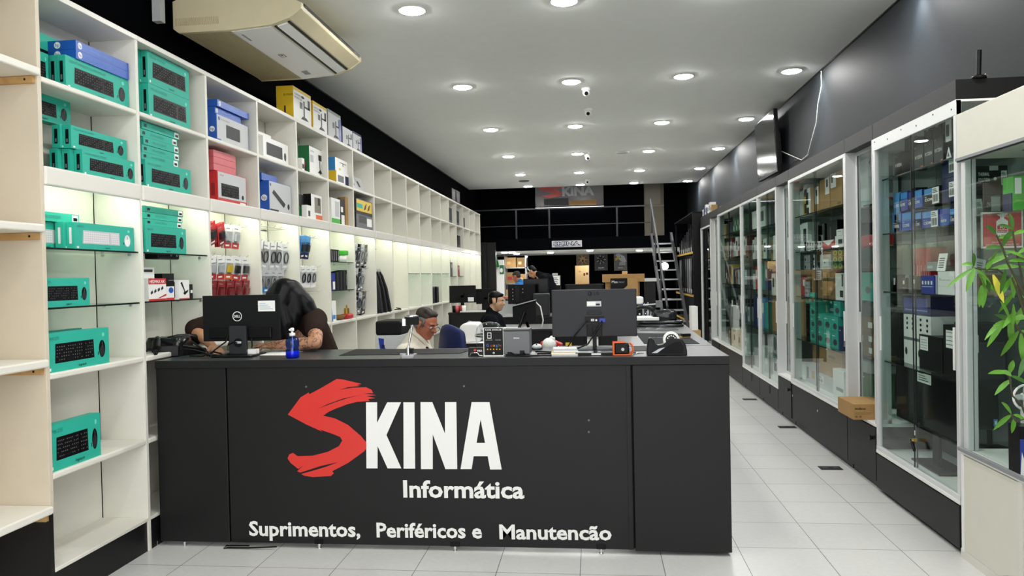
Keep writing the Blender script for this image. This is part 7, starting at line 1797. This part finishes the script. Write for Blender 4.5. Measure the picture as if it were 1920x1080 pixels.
for i in range(6):
    m = MB(); m.box(-.06, .06, -.05, .05, 0, .05 + .03 * (i % 3), ['charcoal', 'white', 'light_grey', 'black', 'white', 'steel'][i]); tag(m.build('spare_part', loc=(a.x + .06 + .09 * i, 17.42, 1.031), rz=.4 * i), '%s spare part on the white workbench, %s from the left' % (['charcoal', 'white', 'pale grey', 'black', 'white', 'steel'][i], ORD[i]), 'spare part', 'spare parts on the workbench')
p = W(1041, 533, y=18.2); desk('black table against the dark back area holding the carton', W(1060, 535, y=19).x, W(1132, 535, y=19).x, 18.8, 19.5, W(1090, 533, y=19).z)
a, b = W(1079, 533, y=19), W(1104, 498, y=19)
m = MB(); w_, h_ = b.x - a.x, b.z - a.z; m.box(0, w_, 0, .3, 0, h_, 'kraft_light'); F = m.face((0, -.001, 0), (1, 0, 0), (0, 0, 1)); F.rect(w_ * .26, h_ * .66, w_ * .42, h_ * .7, 'kraft_dark', 1); F.rect(w_ * .6, h_ * .45, w_ * .72, h_ * .6, 'brown', 1); F.rect(w_ * .78, h_ * .5, w_ * .95, h_ * .62, 'brown', 1); m.box(0, w_, 0, .3, h_, h_ + .004, 'kraft'); tag(m.build('carton', loc=(a.x, 19.0, a.z + .001)), 'tall light brown carton standing under the lion poster', 'carton')
# opened big carton with a dark printed box
ZT2 = W(1160, 571, y=13.8).z
desk('black work table in the middle carrying the big open carton', W(1120, 575, y=13.8).x, W(1215, 575, y=13.8).x, 13.6, 14.4, ZT2)
def P2(u, v):
    p = W(u, v, y=13.8); return (p.x, p.z)
x0, _ = P2(1130, 540); x1, _ = P2(1209, 540); xi0, _ = P2(1136, 560); xi1, _ = P2(1200, 560); zt_ = P2(1160, 514)[1]; zf = P2(1160, 529)[1]
t = thing('big_carton', 'wide open brown carton with folded flaps before the posters', 'carton', ((x0 + x1) / 2, 13.85, ZT2)); c = (x0 + x1) / 2
m = MB(); m.box(xi0 - c, xi1 - c, .0, .3, 0, zf - ZT2, 'kraft'); m.build('body', t); m = MB(); m.box(x0 - c, x1 - c, -.04, .34, zf - ZT2, zt_ - ZT2, 'kraft'); m.build('flap', t, bev=.004)
m = MB(); a0, b0 = P2(1167, 514); c0, d0 = P2(1177, 508); m.box(a0 - c, c0 - c, .1, .14, zt_ - ZT2, d0 - ZT2, 'kraft_light'); m.build('handle_tab', t)
a0, b0 = P2(1145, 571); c0, d0 = P2(1195, 521)
m = MB(); w_, h_ = c0 - a0, d0 - ZT2; m.box(0, w_, -.12, -.05, 0, h_, 'kraft'); F = m.face((0, -.121, 0), (1, 0, 0), (0, 0, 1)); F.quad([(0, h_ * .1), (w_ * .35, h_ * .1), (w_ * .42, h_ * .55), (w_ * .62, h_ * .72), (w_ * .62, h_), (0, h_)], 'matte_black', 1); F.text('Max', w_ * .05, h_ * .82, h_ * .1, 'paper', k=3); F.text('PRINT', w_ * .3, h_ * .82, h_ * .06, 'grey', k=3); [F.rect(w_ * .72, h_ * (.2 + .06 * i), w_ * .9, h_ * (.22 + .06 * i), 'kraft_dark', 1) for i in range(4)]
tag(m.build('printed_box', loc=(a0, 13.78, ZT2 + .001)), 'brown box with a black printed corner leaning on the big open carton', 'box')
a, b = W(1208, 525, y=14.6), W(1232, 520, y=14.6); m = MB(); m.box(0, b.x - a.x, 0, .3, -.03, .03, 'light_grey'); m.box(.02, b.x - a.x - .02, .05, .25, -a.z + .0, -.03, 'black_board'); tag(m.build('side_table', loc=(a.x, 14.7, a.z)), 'pale topped side table right of the big open carton', 'table')
# waste printer with a paper note
a, b = W(1032, 535, y=17.5), W(1050, 512, y=17.5); t = thing('floor_printer', 'black machine with a white paper note behind the person in black', 'machine', ((a.x + b.x) / 2, 17.5, 0)); w_ = b.x - a.x
m = MB(); m.box(-w_ / 2, w_ / 2, 0, .4, 0, b.z - .05, 'matte_black'); m.build('body', t, bev=.02); m = MB(); m.box(-w_ * .3, w_ * .2, .05, .3, b.z - .05, b.z, 'light_grey'); m.build('output_tray', t); m = MB(); F = m.face((-w_ / 2, -.002, a.z), (1, 0, 0), (0, 0, 1)); F.rect(w_ * .1, 0, w_ * .98, .22, 'paper', 1); [F.rect(w_ * .2, .04 + .04 * i, w_ * (.8 - .1 * (i % 2)), .055 + .04 * i, 'charcoal', 2) for i in range(4)]; m.build('paper_note', t)
# black racking with boxed screens at the end of the right row
yr0, yr1 = 14.75, 18.0
rack('black racking with yellow price rails at the end of the glass row', 1.88, 2.40, yr0, yr1, (.30, .62, 1.16, 2.0), 2.72, 'matte_black', 'label_yellow')
m = MB(); m.box(1.86, 2.42, yr0 - .05, yr0 - .01, 0, 2.74, 'matte_black'); m.box(1.86, 2.42, yr0 - .05, yr1, 2.73, 2.75, 'matte_black'); tag(m.build('rack_end_panel'), 'black end panel and top of the racking', 'panel')
for i in range(9):
    y = yr0 + .1 + i * .34
    for lv, (z, h) in enumerate(((2.0, .62 - .045 * i), (1.16, .72))):
        m = MB(); h = max(.2, h); m.box(0, .34, -.07, .07, 0, h, ['black', 'charcoal', 'silver', 'matte_black', 'mid_grey'][(i * 2 + lv) % 5] if lv else ['matte_black', 'charcoal', 'black'][i % 3]); F = m.face((-.001, .07, 0), (0, -1, 0), (0, 0, 1)); F.rect(.03, .02, .11, .10, 'paper', 1); F.rect(.045, h * .3, .05, h * .9, 'silver', 1)
        tag(m.build('boxed_screen', loc=(1.93, y, z + .001)), 'slim dark laptop stood upright on the %s shelf of the racking, %s from the camera' % ('upper' if lv == 0 else 'middle', ORD[i]), 'laptop', 'laptops on the black racking')
a = W(1280, 625, y=12.6); m = MB(); m.box(-.07, .13, 0, .4, 0, .62, 'kraft_light'); tag(m.build('carton', loc=(1.62, 13.0, 0)), 'light brown carton on the floor at the end of the aisle', 'carton')
m = MB(); m.box(-.05, .05, 0, .35, 0, .40, 'white'); tag(m.build('white_case', loc=(1.66, 13.02, .621)), 'white upright case on the light brown floor carton', 'case')

# ================================================================ plant at the right edge
PX, PY = 1.62, 3.05
t = thing('potted_plant', 'tall leafy green plant in a pot leaning in at the right edge', 'plant', (PX, PY, 0))
m = MB(); m.lathe([(0, 0), (.11, 0), (.15, .34), (.155, .36), (.14, .36), (.13, .32), (0, .31)], 'pot', 28); m.build('pot', t)
def plant_w(u, v, y):
    p = W(u, v, y=y); return Vector((p.x - PX, p.y - PY, p.z))
def leaf(mb, base, d, ln, wd, mt, droop=.35, nrm=None):
    d = Vector(d).normalized(); up = Vector((0, 0, 1)); n0 = Vector((rnd.uniform(-.6, .6), -.75, rnd.uniform(.2, .9))); sd = d.cross(n0); sd = sd.normalized() if sd.length > .05 else Vector((1, 0, 0)); n = 7; vs = []; fs = []
    nu = sd.cross(d)
    for i in range(n):
        f = i / (n - 1); c = base + d * (ln * f) - up * (droop * ln * f * f); hw = wd / 2 * math.sin(PI * min(1, f * .92 + .06)) ** .8
        fold = nu * (.25 * hw)
        vs += [c - sd * hw + fold, c, c + sd * hw + fold]
    for i in range(n - 1):
        for j in range(2):
            fs.append((i * 3 + j, i * 3 + j + 1, (i + 1) * 3 + j + 1, (i + 1) * 3 + j))
    mb.add(vs, fs, mt, True)
BRN = [  # stem polyline in pixels and depth, then leaf whorls (u, v, [(du, dv, length px), ...])
    [(1945, 900), (1930, 700), (1925, 560), (1905, 470), (1898, 430)],
    [(1928, 600), (1905, 530), (1870, 505), (1840, 505), (1827, 503)],
    [(1927, 640), (1915, 625), (1902, 605), (1895, 595), (1882, 600)],
    [(1940, 820), (1915, 758), (1898, 742), (1892, 700)],
    [(1938, 860), (1925, 785), (1905, 790), (1897, 780), (1896, 778)],
    [(1925, 560), (1890, 495), (1880, 465), (1868, 440)],
    [(1928, 610), (1912, 560), (1905, 540), (1897, 520)]]
for i, b in enumerate(BRN):
    m = MB(); m.tube([plant_w(u, v, PY - .02 * i + .05 * (1 - k / len(b))) for k, (u, v) in enumerate(b)], [.006] + [.0035] * (len(b) - 1), 'stem', 6); m.build('stem', t)
m = MB(); m.tube([(0, 0, .31), (.02, 0, .7), plant_w(1945, 900, PY)], [.01, .008, .006], 'stem', 8); m.build('stem', t)
LV = [(1827, 503, -42, 24, 0), (1827, 503, -18, 38, 0), (1825, 500, -4, -30, 2), (1830, 505, 30, 18, 3), (1835, 510, 22, 40, 0), (1840, 535, 4, 38, 0), (1850, 520, 10, 22, 2), (1862, 515, 12, 46, 4), (1828, 498, -22, -6, 0), (1850, 505, 6, -20, 3), (1845, 530, -2, 40, 0), (1835, 515, 24, 30, 3),
      (1868, 440, -22, -22, 2), (1872, 446, 26, -6, 0), (1880, 465, -38, -6, 2), (1885, 470, 40, 10, 0), (1890, 480, -36, 10, 0), (1892, 490, 42, -8, 3), (1880, 462, 10, -36, 2), (1898, 430, -30, -14, 2), (1900, 440, 30, -14, 0), (1898, 432, 2, -40, 2), (1905, 470, -44, 6, 2), (1908, 476, 30, -26, 0), (1912, 500, -50, -4, 0), (1915, 500, 30, 12, 3), (1870, 470, -20, 40, 0), (1885, 505, -14, 40, 2), (1900, 510, 8, 44, 0), (1905, 540, -26, 40, 0), (1908, 545, 20, 40, 2), (1897, 520, -20, 24, 3), (1912, 560, 30, -20, 0),
      (1882, 600, -40, 24, 3), (1884, 600, -26, 44, 0), (1892, 598, -10, -40, 0), (1895, 596, 10, 46, 3), (1896, 600, 30, -14, 0), (1900, 604, -30, -20, 2), (1905, 610, 6, -44, 0), (1902, 605, -40, -4, 0), (1910, 620, -30, 40, 3), (1914, 625, 2, 46, 0), (1915, 620, 30, 10, 0), (1905, 585, -32, 20, 0), (1900, 570, -2, 40, 3),
      (1892, 700, -38, -8, 3), (1893, 700, 2, -30, 0), (1895, 705, 30, 10, 2), (1896, 712, -30, 18, 3), (1896, 705, -14, -14, 0), (1896, 778, -30, 18, 3), (1896, 776, -16, -26, 3), (1900, 778, 20, 4, 0), (1902, 784, -8, 20, 0), (1925, 640, 30, 20, 0), (1926, 560, 20, -30, 0), (1928, 660, -20, 40, 2)]
MT = {0: 'leaf', 2: 'leaf_dark', 3: 'leaf', 4: 'leaf_yellow'}
for i, (u, v, du, dv, k) in enumerate(LV):
    y = PY + (rnd.random() - .5) * .16
    b = plant_w(u, v, y); e = plant_w(u + du, v + dv, y); d = e - b; d.y += (rnd.random() - .5) * d.length * .8
    m = MB(); leaf(m, b, d, (e - b).length * 1.12, .017 + .007 * rnd.random(), MT[k], .22 if dv < 25 else .05); o = m.build('leaf', t)
    if k == 4:
        o['label'] = 'yellow leaf'

# ================================================================ people
def body_mesh(name, mb, parent, voxel=.007, smooth=6):
    o = mb.build(name, parent)
    r = o.modifiers.new('one_skin', 'REMESH'); r.mode = 'VOXEL'; r.voxel_size = voxel; r.use_smooth_shade = True
    s = o.modifiers.new('soften', 'SMOOTH'); s.factor = .5; s.iterations = smooth
    return o


def limb(mb, pts, rs, m, n=14):
    for i in range(len(pts) - 1):
        mb.tube([pts[i], pts[i + 1]], [rs[i], rs[i + 1]], m, n)
    for p, r in zip(pts, rs):
        mb.ell(p, (r, r, r), m, n, 8)


def hframe(c, yaw, pitch, roll=0.0):
    return Matrix.Translation(c) @ Matrix.Rotation(yaw, 4, 'Z') @ Matrix.Rotation(pitch, 4, 'Y') @ Matrix.Rotation(roll, 4, 'X')


def put(mb, start, M):
    mb.v[start:] = [tuple(M @ Vector(v)) for v in mb.v[start:]]


def head(mb, M, m, neck=True):
    """face towards local +x, crown towards +z, about 0.23 m tall"""
    s = len(mb.v)
    mb.ell((-.012, 0, .032), (.096, .077, .088), m, 22, 14)
    mb.ell((.022, 0, -.028), (.072, .064, .084), m, 20, 12)
    mb.ell((.046, 0, -.088), (.042, .040, .030), m, 16, 10)
    mb.ell((.074, 0, .030), (.018, .052, .014), m, 14, 8)
    limb(mb, [(.086, 0, .018), (.108, 0, -.022)], [.010, .015], m, 10)
    mb.ell((.098, .012, -.026), (.011, .009, .008), m, 8, 6); mb.ell((.098, -.012, -.026), (.011, .009, .008), m, 8, 6)
    mb.ell((.084, 0, -.055), (.014, .025, .007), m, 12, 6); mb.ell((.082, 0, -.067), (.013, .021, .008), m, 12, 6)
    for q in (-1, 1):
        mb.ell((.062, q * .038, -.022), (.022, .022, .024), m, 12, 8)
        mb.ell((-.008, q * .079, -.006), (.020, .009, .031), m, 12, 8)
        mb.ell((-.004, q * .080, -.034), (.010, .007, .010), m, 8, 6)
    if neck:
        limb(mb, [(-.022, 0, -.05), (-.040, 0, -.15)], [.054, .058], m, 14)
    put(mb, s, M)


def face_bits(parent, M, brow='hair_black', lip='skin_pink'):
    for q in (-1, 1):
        m = MB(); m.ell((.083, q * .031, .004), (.008, .014, .007), 'paper', 12, 8); m.ell((.0885, q * .031, .004), (.004, .006, .006), 'black', 10, 6); put(m, 0, M); m.build('eye', parent)
        m = MB(); m.tube([(.090, q * .014, .027), (.090, q * .032, .032), (.080, q * .050, .026)], [.004, .005, .003], brow, 6); put(m, 0, M); m.build('eyebrow', parent)
    m = MB(); m.tube([(.090, -.022, -.061), (.097, -.008, -.060), (.097, .008, -.060), (.090, .022, -.061)], [.002, .003, .003, .002], lip, 6); put(m, 0, M); m.build('lips', parent)


def hand(mb, wrist, d, up, m, curl=.5, s=1.0, side=1):
    """palm along d, back of the hand towards up, five separate fingers"""
    d = Vector(d).normalized(); up = Vector(up); up = (up - d * up.dot(d)).normalized(); sd = d.cross(up) * side
    w = Vector(wrist)
    R = Matrix((d, sd, up)).transposed()
    mb.ell(w + d * .045 * s, (.052 * s, .038 * s, .015 * s), m, 14, 8, R)
    for i, (o, ln) in enumerate(((-.030, .070), (-.010, .080), (.010, .075), (.029, .058))):
        b = w + d * .078 * s + sd * o * s
        p1 = b + (d * math.cos(curl * .5) - up * math.sin(curl * .5)) * ln * .45 * s
        p2 = p1 + (d * math.cos(curl * 1.2) - up * math.sin(curl * 1.2)) * ln * .32 * s
        p3 = p2 + (d * math.cos(curl * 1.9) - up * math.sin(curl * 1.9)) * ln * .26 * s
        limb(mb, [w + d * .05 * s + sd * o * .8 * s, b, p1, p2, p3], [.009 * s, .0095 * s, .0088 * s, .008 * s, .007 * s], m, 8)
    b = w + d * .022 * s - sd * .026 * s; p1 = b + (d * .6 - sd * .75 - up * .2).normalized() * .04 * s; p2 = p1 + (d * .9 - sd * .3 - up * .3).normalized() * .032 * s
    limb(mb, [b, p1, p2], [.013 * s, .0105 * s, .008 * s], m, 8)


def V(*a):
    return Vector(a)


# ---- person leaning over the counter, long black hair, tattooed arm
t = thing('person', 'person in a dark brown T-shirt with long black hair bent over the counter', 'person', (0, 0, 0))
hc = W(533, 566, y=5.0)
Mh = hframe(hc, -PI * .62, .95, .15)
sR = W(590, 600, y=5.02); eR = W(592, 650, y=4.80); eR.z = max(eR.z, ZC + .055); wR = W(505, 650, y=4.80); wR.z = ZC + .045
sL = W(440, 598, y=5.02); eL = W(364, 618, y=4.92); wL = W(398, 655, y=4.76); wL.z = ZC + .05
pel = V(-1.94, 5.42, .62); chest = V(-2.06, 5.12, 1.20); neck = V(-2.12, 5.03, 1.36)
m = MB(); head(m, Mh, 'skin_tattoo', False)
limb(m, [hc + V(.01, .03, -.02), neck + V(.02, .03, -.01), chest], [.055, .06, .12], 'skin_tattoo')
limb(m, [pel, (pel + chest) / 2, chest], [.16, .14, .13], 'skin_tattoo')
for s_, e_, w_, dd in ((sR, eR, wR, 1), (sL, eL, wL, -1)):
    limb(m, [chest + V(0, 0, .06), s_], [.07, .06], 'skin_tattoo'); k0 = len(m.m)
    limb(m, [s_, s_.lerp(e_, .5), e_], [.058, .054, .042], 'skin_tattoo')
    limb(m, [e_, e_.lerp(w_, .35), w_], [.042, .042, .027], 'skin_tattoo')
    hand(m, w_, (w_ - e_), (0, -.25, 1), 'skin_tattoo', .55, 1.0, dd)
k_ = V(-2.05, 4.98, .60)
for s_ in (-.1, .1):
    limb(m, [pel + V(s_, 0, 0), V(pel.x + s_ - .02, 5.0, .56), V(pel.x + s_, 5.08, .12), V(pel.x + s_, 5.0, .06)], [.09, .065, .05, .045], 'skin_tattoo')
body = m
o = body_mesh('body', m, t, .006)
m = MB()
limb(m, [pel + V(0, .02, 0), (pel + chest) / 2 + V(.0, .05, .02), chest + V(.02, .05, .02)], [.185, .175, .165], 'tshirt_brown')
limb(m, [chest + V(-.02, .03, .06), neck + V(.03, .05, -.02)], [.13, .082], 'tshirt_brown')
for s_, e_, f in ((sR, eR, .46), (sL, eL, .96)):
    limb(m, [chest + V(0, .02, .07), s_ + V(0, .01, 0), s_.lerp(e_, f)], [.11, .085, .073], 'tshirt_brown')
body_mesh('t_shirt', m, t, .009, 8)
m = MB()
for s_ in (-.1, .1):
    limb(m, [pel + V(s_, 0, 0), V(pel.x + s_ - .02, 5.0, .56), V(pel.x + s_, 5.08, .14)], [.125, .088, .07], 'navy')
body_mesh('trousers', m, t, .012, 6)
m = MB()
dn = V(-.02, -.04, -1)
def hp(u, v, y):
    return W(u, v, y=y)
m.ell(hc + V(0, .01, .035), (.105, .118, .108), 'hair_black', 20, 14)
limb(m, [hp(533, 548, 4.98), hp(520, 575, 4.90), hp(532, 610, 4.86), hp(545, 640, 4.86)], [.10, .085, .06, .03], 'hair_black')
limb(m, [hp(520, 556, 4.95), hp(513, 590, 4.88), hp(528, 625, 4.86), hp(540, 648, 4.87)], [.08, .062, .05, .025], 'hair_black')
limb(m, [hp(545, 548, 5.02), hp(572, 572, 5.02), hp(588, 592, 5.02), hp(598, 600, 5.03)], [.09, .07, .045, .02], 'hair_black')
limb(m, [hp(548, 560, 4.98), hp(552, 590, 4.93), hp(550, 615, 4.90)], [.08, .055, .03], 'hair_black')
body_mesh('hair', m, t, .007, 8)
m = MB(); q = [hp(557, 580, 4.93), hp(562, 590, 4.93), hp(566, 598, 4.95)]; m.tube([p + V(0, -.03, 0) for p in q], .0022, 'silver', 6); m.build('necklace', t)

# ---- grey haired man with glasses, reading
t = thing('person', 'grey-haired man with glasses in a cream shirt looking down behind the counter', 'person', (0, 0, 0))
hc = W(799, 607, y=6.0); Mh = hframe(hc, -.45, .42, 0)
ch = V(hc.x - .10, 6.04, hc.z - .33); pel = V(hc.x - .17, 6.06, .56)
m = MB(); head(m, Mh, 'skin_pink'); limb(m, [pel, ch], [.15, .14], 'skin_pink'); limb(m, [ch, Mh @ V(-.04, 0, -.14)], [.11, .065], 'skin_pink')
AR = []
for s_ in (-1, 1):
    sh = ch + V(-.02 + .02 * s_, s_ * .19, .10); el = sh + V(.10, s_ * .05, -.30); wr = el + V(.26, -s_ * .10, .05)
    AR.append((sh, el, wr)); limb(m, [ch + V(0, 0, .08), sh, el, wr], [.07, .055, .045, .03], 'skin_pink'); hand(m, wr, (.26, -s_ * .10, .0), (0, 0, 1), 'skin_pink', .6, 1, s_)
    limb(m, [pel + V(0, s_ * .1, 0), pel + V(.42, s_ * .12, .03), pel + V(.44, s_ * .12, -.42), pel + V(.54, s_ * .12, -.50)], [.09, .065, .05, .04], 'skin_pink')
body_mesh('body', m, t, .006)
m = MB(); limb(m, [pel + V(0, 0, -.02), ch + V(-.01, 0, -.06), ch + V(-.0, 0, .04)], [.19, .185, .165], 'shirt_cream')
for sh, el, wr in AR:
    limb(m, [ch + V(-.01, 0, .07), sh, sh.lerp(el, .6)], [.12, .088, .075], 'shirt_cream')
limb(m, [ch + V(-.03, 0, .08), Mh @ V(-.055, 0, -.12)], [.13, .074], 'shirt_cream')
body_mesh('shirt', m, t, .009, 8)
m = MB(); nb = Mh @ V(-.045, 0, -.115)
for s_ in (-1, 1):
    c0 = [nb + V(-.055, s_ * .02, .025), nb + V(-.01, s_ * .072, .012), nb + V(.06, s_ * .055, -.05), nb + V(.10, s_ * .02, -.13)]; m.tube(c0, [.016, .018, .02, .012], 'shirt_cream', 8)
m.build('collar', t)
m = MB(); p = ch + V(.155, -.06, .05); limb(m, [p + V(-.05, 0, .08), p + V(0, .02, -.02), p + V(.02, .02, -.14)], [.018, .022, .018], 'hair_black'); m.build('undershirt', t)
m = MB()
for s_ in (-1, 1):
    limb(m, [pel + V(0, s_ * .1, 0), pel + V(.42, s_ * .12, .03), pel + V(.44, s_ * .12, -.40)], [.125, .09, .075], 'charcoal')
body_mesh('trousers', m, t, .012, 6)
m = MB(); m.ell((-.024, 0, .062), (.092, .0795, .066), 'hair_grey', 22, 14); m.ell((.018, .008, .098), (.050, .055, .025), 'hair_grey', 16, 8); limb(m, [(.045, -.03, .096), (.0, -.045, .112), (-.06, -.03, .102)], [.013, .02, .018], 'hair_grey', 8); put(m, 0, Mh); o = body_mesh('hair', m, t, .006, 5)
m = MB(); m.ell((-.050, 0, .006), (.067, .0835, .082), 'hair_side', 18, 12); m.ell((-.010, 0, .042), (.072, .0845, .046), 'hair_side', 18, 12)
for s_ in (-1, 1):
    limb(m, [(.022, s_ * .072, .03), (.024, s_ * .070, -.012)], [.012, .009], 'hair_side', 8)
put(m, 0, Mh); o = body_mesh('hair', m, t, .006, 5); o['label'] = 'greyer short side hair'
m = MB()
for s_ in (-1, 1):
    m.tube([(.10 + .004 * math.cos(a), s_ * .033 + .024 * math.cos(a), -.006 + .018 * math.sin(a)) for a in [i * PI / 8 for i in range(17)]], .0018, 'charcoal', 6); m.tube([(.10, s_ * .057, -.002), (.04, s_ * .078, .006), (-.012, s_ * .083, .012)], .002, 'charcoal', 6)
m.tube([(.10, -.010, 0), (.106, 0, .004), (.10, .010, 0)], .0018, 'charcoal', 6); put(m, 0, Mh); m.build('glasses', t)
face_bits(t, Mh, 'hair_grey')

# ---- young man in a black T-shirt at the inner desk
t = thing('person', 'young man in a black T-shirt seated sideways at the inner desk', 'person', (0, 0, 0))
hc = W(931, 565, y=9.5); Mh = hframe(hc, -.15, .16, 0); ch = V(hc.x - .06, 9.5, hc.z - .34); pel = V(hc.x - .12, 9.5, .56)
chair('black office chair of the young man in black', pel.x, 9.5, 0, 'charcoal', .50)
m = MB(); head(m, Mh, 'skin_pale'); limb(m, [pel, ch], [.16, .15], 'skin_pale'); limb(m, [ch, Mh @ V(-.04, 0, -.14)], [.12, .07], 'skin_pale'); AR = []
for s_ in (-1, 1):
    sh = ch + V(0, s_ * .2, .10); el = sh + V(.14, s_ * .06, -.25); wr = el + V(.20, -s_ * .06, .12 if s_ < 0 else .02); AR.append((sh, el, wr))
    limb(m, [ch + V(0, 0, .08), sh, el, wr], [.075, .06, .048, .03], 'skin_pale'); hand(m, wr, wr - el, (0, 0, 1), 'skin_pale', .5, 1, s_)
    limb(m, [pel + V(0, s_ * .1, 0), pel + V(.42, s_ * .12, .03), pel + V(.44, s_ * .12, -.42), pel + V(.54, s_ * .12, -.50)], [.095, .07, .05, .04], 'skin_pale')
body_mesh('body', m, t, .008)
m = MB(); limb(m, [pel, ch + V(0, 0, -.05), ch + V(0, 0, .05)], [.20, .195, .17], 'tshirt_black'); limb(m, [ch + V(0, 0, .07), Mh @ V(-.05, 0, -.13)], [.13, .072], 'tshirt_black')
for sh, el, wr in AR:
    limb(m, [ch + V(0, 0, .08), sh, sh.lerp(el, .75)], [.12, .09, .078], 'tshirt_black')
body_mesh('t_shirt', m, t, .011, 8)
m = MB()
for s_ in (-1, 1):
    limb(m, [pel + V(0, s_ * .1, 0), pel + V(.42, s_ * .12, .03), pel + V(.44, s_ * .12, -.40)], [.13, .095, .075], 'navy')
body_mesh('trousers', m, t, .013, 6)
m = MB(); m.ell((-.022, 0, .066), (.097, .0805, .064), 'hair_black', 20, 12); m.ell((-.056, 0, .012), (.056, .0785, .066), 'hair_black', 16, 10); m.ell((.05, 0, .092), (.032, .05, .022), 'hair_black', 12, 8)
for s_ in (-1, 1):
    limb(m, [(.018, s_ * .072, .035), (.020, s_ * .071, -.012)], [.012, .008], 'hair_black', 8)
put(m, 0, Mh); body_mesh('hair', m, t, .007, 5)
face_bits(t, Mh)

# ---- man in blue and person in black far back
def stander(label, hc, yaw, pitch, shirt, skin, lean, haircol, vox=.010):
    t = thing('person', label, 'person', (0, 0, 0)); Mh = hframe(hc, yaw, pitch, 0); f = V(math.cos(yaw), math.sin(yaw), 0); sd = V(-math.sin(yaw), math.cos(yaw), 0)
    ch = hc - f * (.05 + lean * .3) + V(0, 0, -.34 + lean * .12); pel = V(ch.x - f.x * lean * .4, ch.y - f.y * lean * .4, .94)
    m = MB(); head(m, Mh, skin); limb(m, [pel, ch], [.14, .14], skin); limb(m, [ch, Mh @ V(-.04, 0, -.14)], [.11, .065], skin); AR = []
    for s_ in (-1, 1):
        sh = ch + sd * (s_ * .2) + V(0, 0, .10); el = sh + f * .10 + sd * (s_ * .05) + V(0, 0, -.28); wr = el + f * .24 - sd * (s_ * .06) + V(0, 0, .03); AR.append((sh, el))
        limb(m, [ch + V(0, 0, .08), sh, el, wr], [.07, .056, .045, .03], skin); hand(m, wr, wr - el, (0, 0, 1), skin, .5, 1, s_)
        limb(m, [pel + sd * (s_ * .09), pel + sd * (s_ * .10) + f * .03 + V(0, 0, -.45), pel + sd * (s_ * .10) + V(0, 0, -.88), pel + sd * (s_ * .1) + f * .14 + V(0, 0, -.905)], [.09, .065, .045, .035], skin)
    body_mesh('body', m, t, vox)
    m = MB(); limb(m, [pel, ch + V(0, 0, -.05), ch + V(0, 0, .05)], [.175, .185, .165], shirt); limb(m, [ch + V(0, 0, .07), Mh @ V(-.05, 0, -.13)], [.125, .07], shirt)
    for sh, el in AR:
        limb(m, [ch + V(0, 0, .08), sh, sh.lerp(el, .6)], [.115, .085, .073], shirt)
    body_mesh('t_shirt', m, t, .012, 8)
    m = MB()
    for s_ in (-1, 1):
        limb(m, [pel + sd * (s_ * .09), pel + sd * (s_ * .10) + f * .03 + V(0, 0, -.45), pel + sd * (s_ * .10) + V(0, 0, -.86)], [.125, .09, .07], 'navy')
        limb(m, [pel + sd * (s_ * .1) + V(0, 0, -.89), pel + sd * (s_ * .1) + f * .16 + V(0, 0, -.895)], [.05, .04], 'black')
    body_mesh('trousers', m, t, .014, 6)
    m = MB(); m.ell((-.02, 0, .056), (.099, .081, .072), haircol, 18, 12); m.ell((-.058, 0, .01), (.053, .076, .068), haircol, 16, 10); put(m, 0, Mh); body_mesh('hair', m, t, .010, 6)
    face_bits(t, Mh)
    return t, Mh
stander('man in a bright blue T-shirt looking down at the white workbench', W(968, 519, y=17.0), PI - .35, .35, 'tshirt_blue', 'skin_pink', .25, 'hair_grey')
t, Mh = stander('person in black with a headband bent forward under the mezzanine', W(998, 510, y=15.6), PI - .3, .85, 'tshirt_black', 'skin', .85, 'hair_black')
m = MB(); m.tube([(-.01, .10 * math.cos(a), .03 + .105 * math.sin(a)) for a in [i * PI / 12 for i in range(13)]], .012, 'light_grey', 8); put(m, 0, Mh); m.build('headband', t)
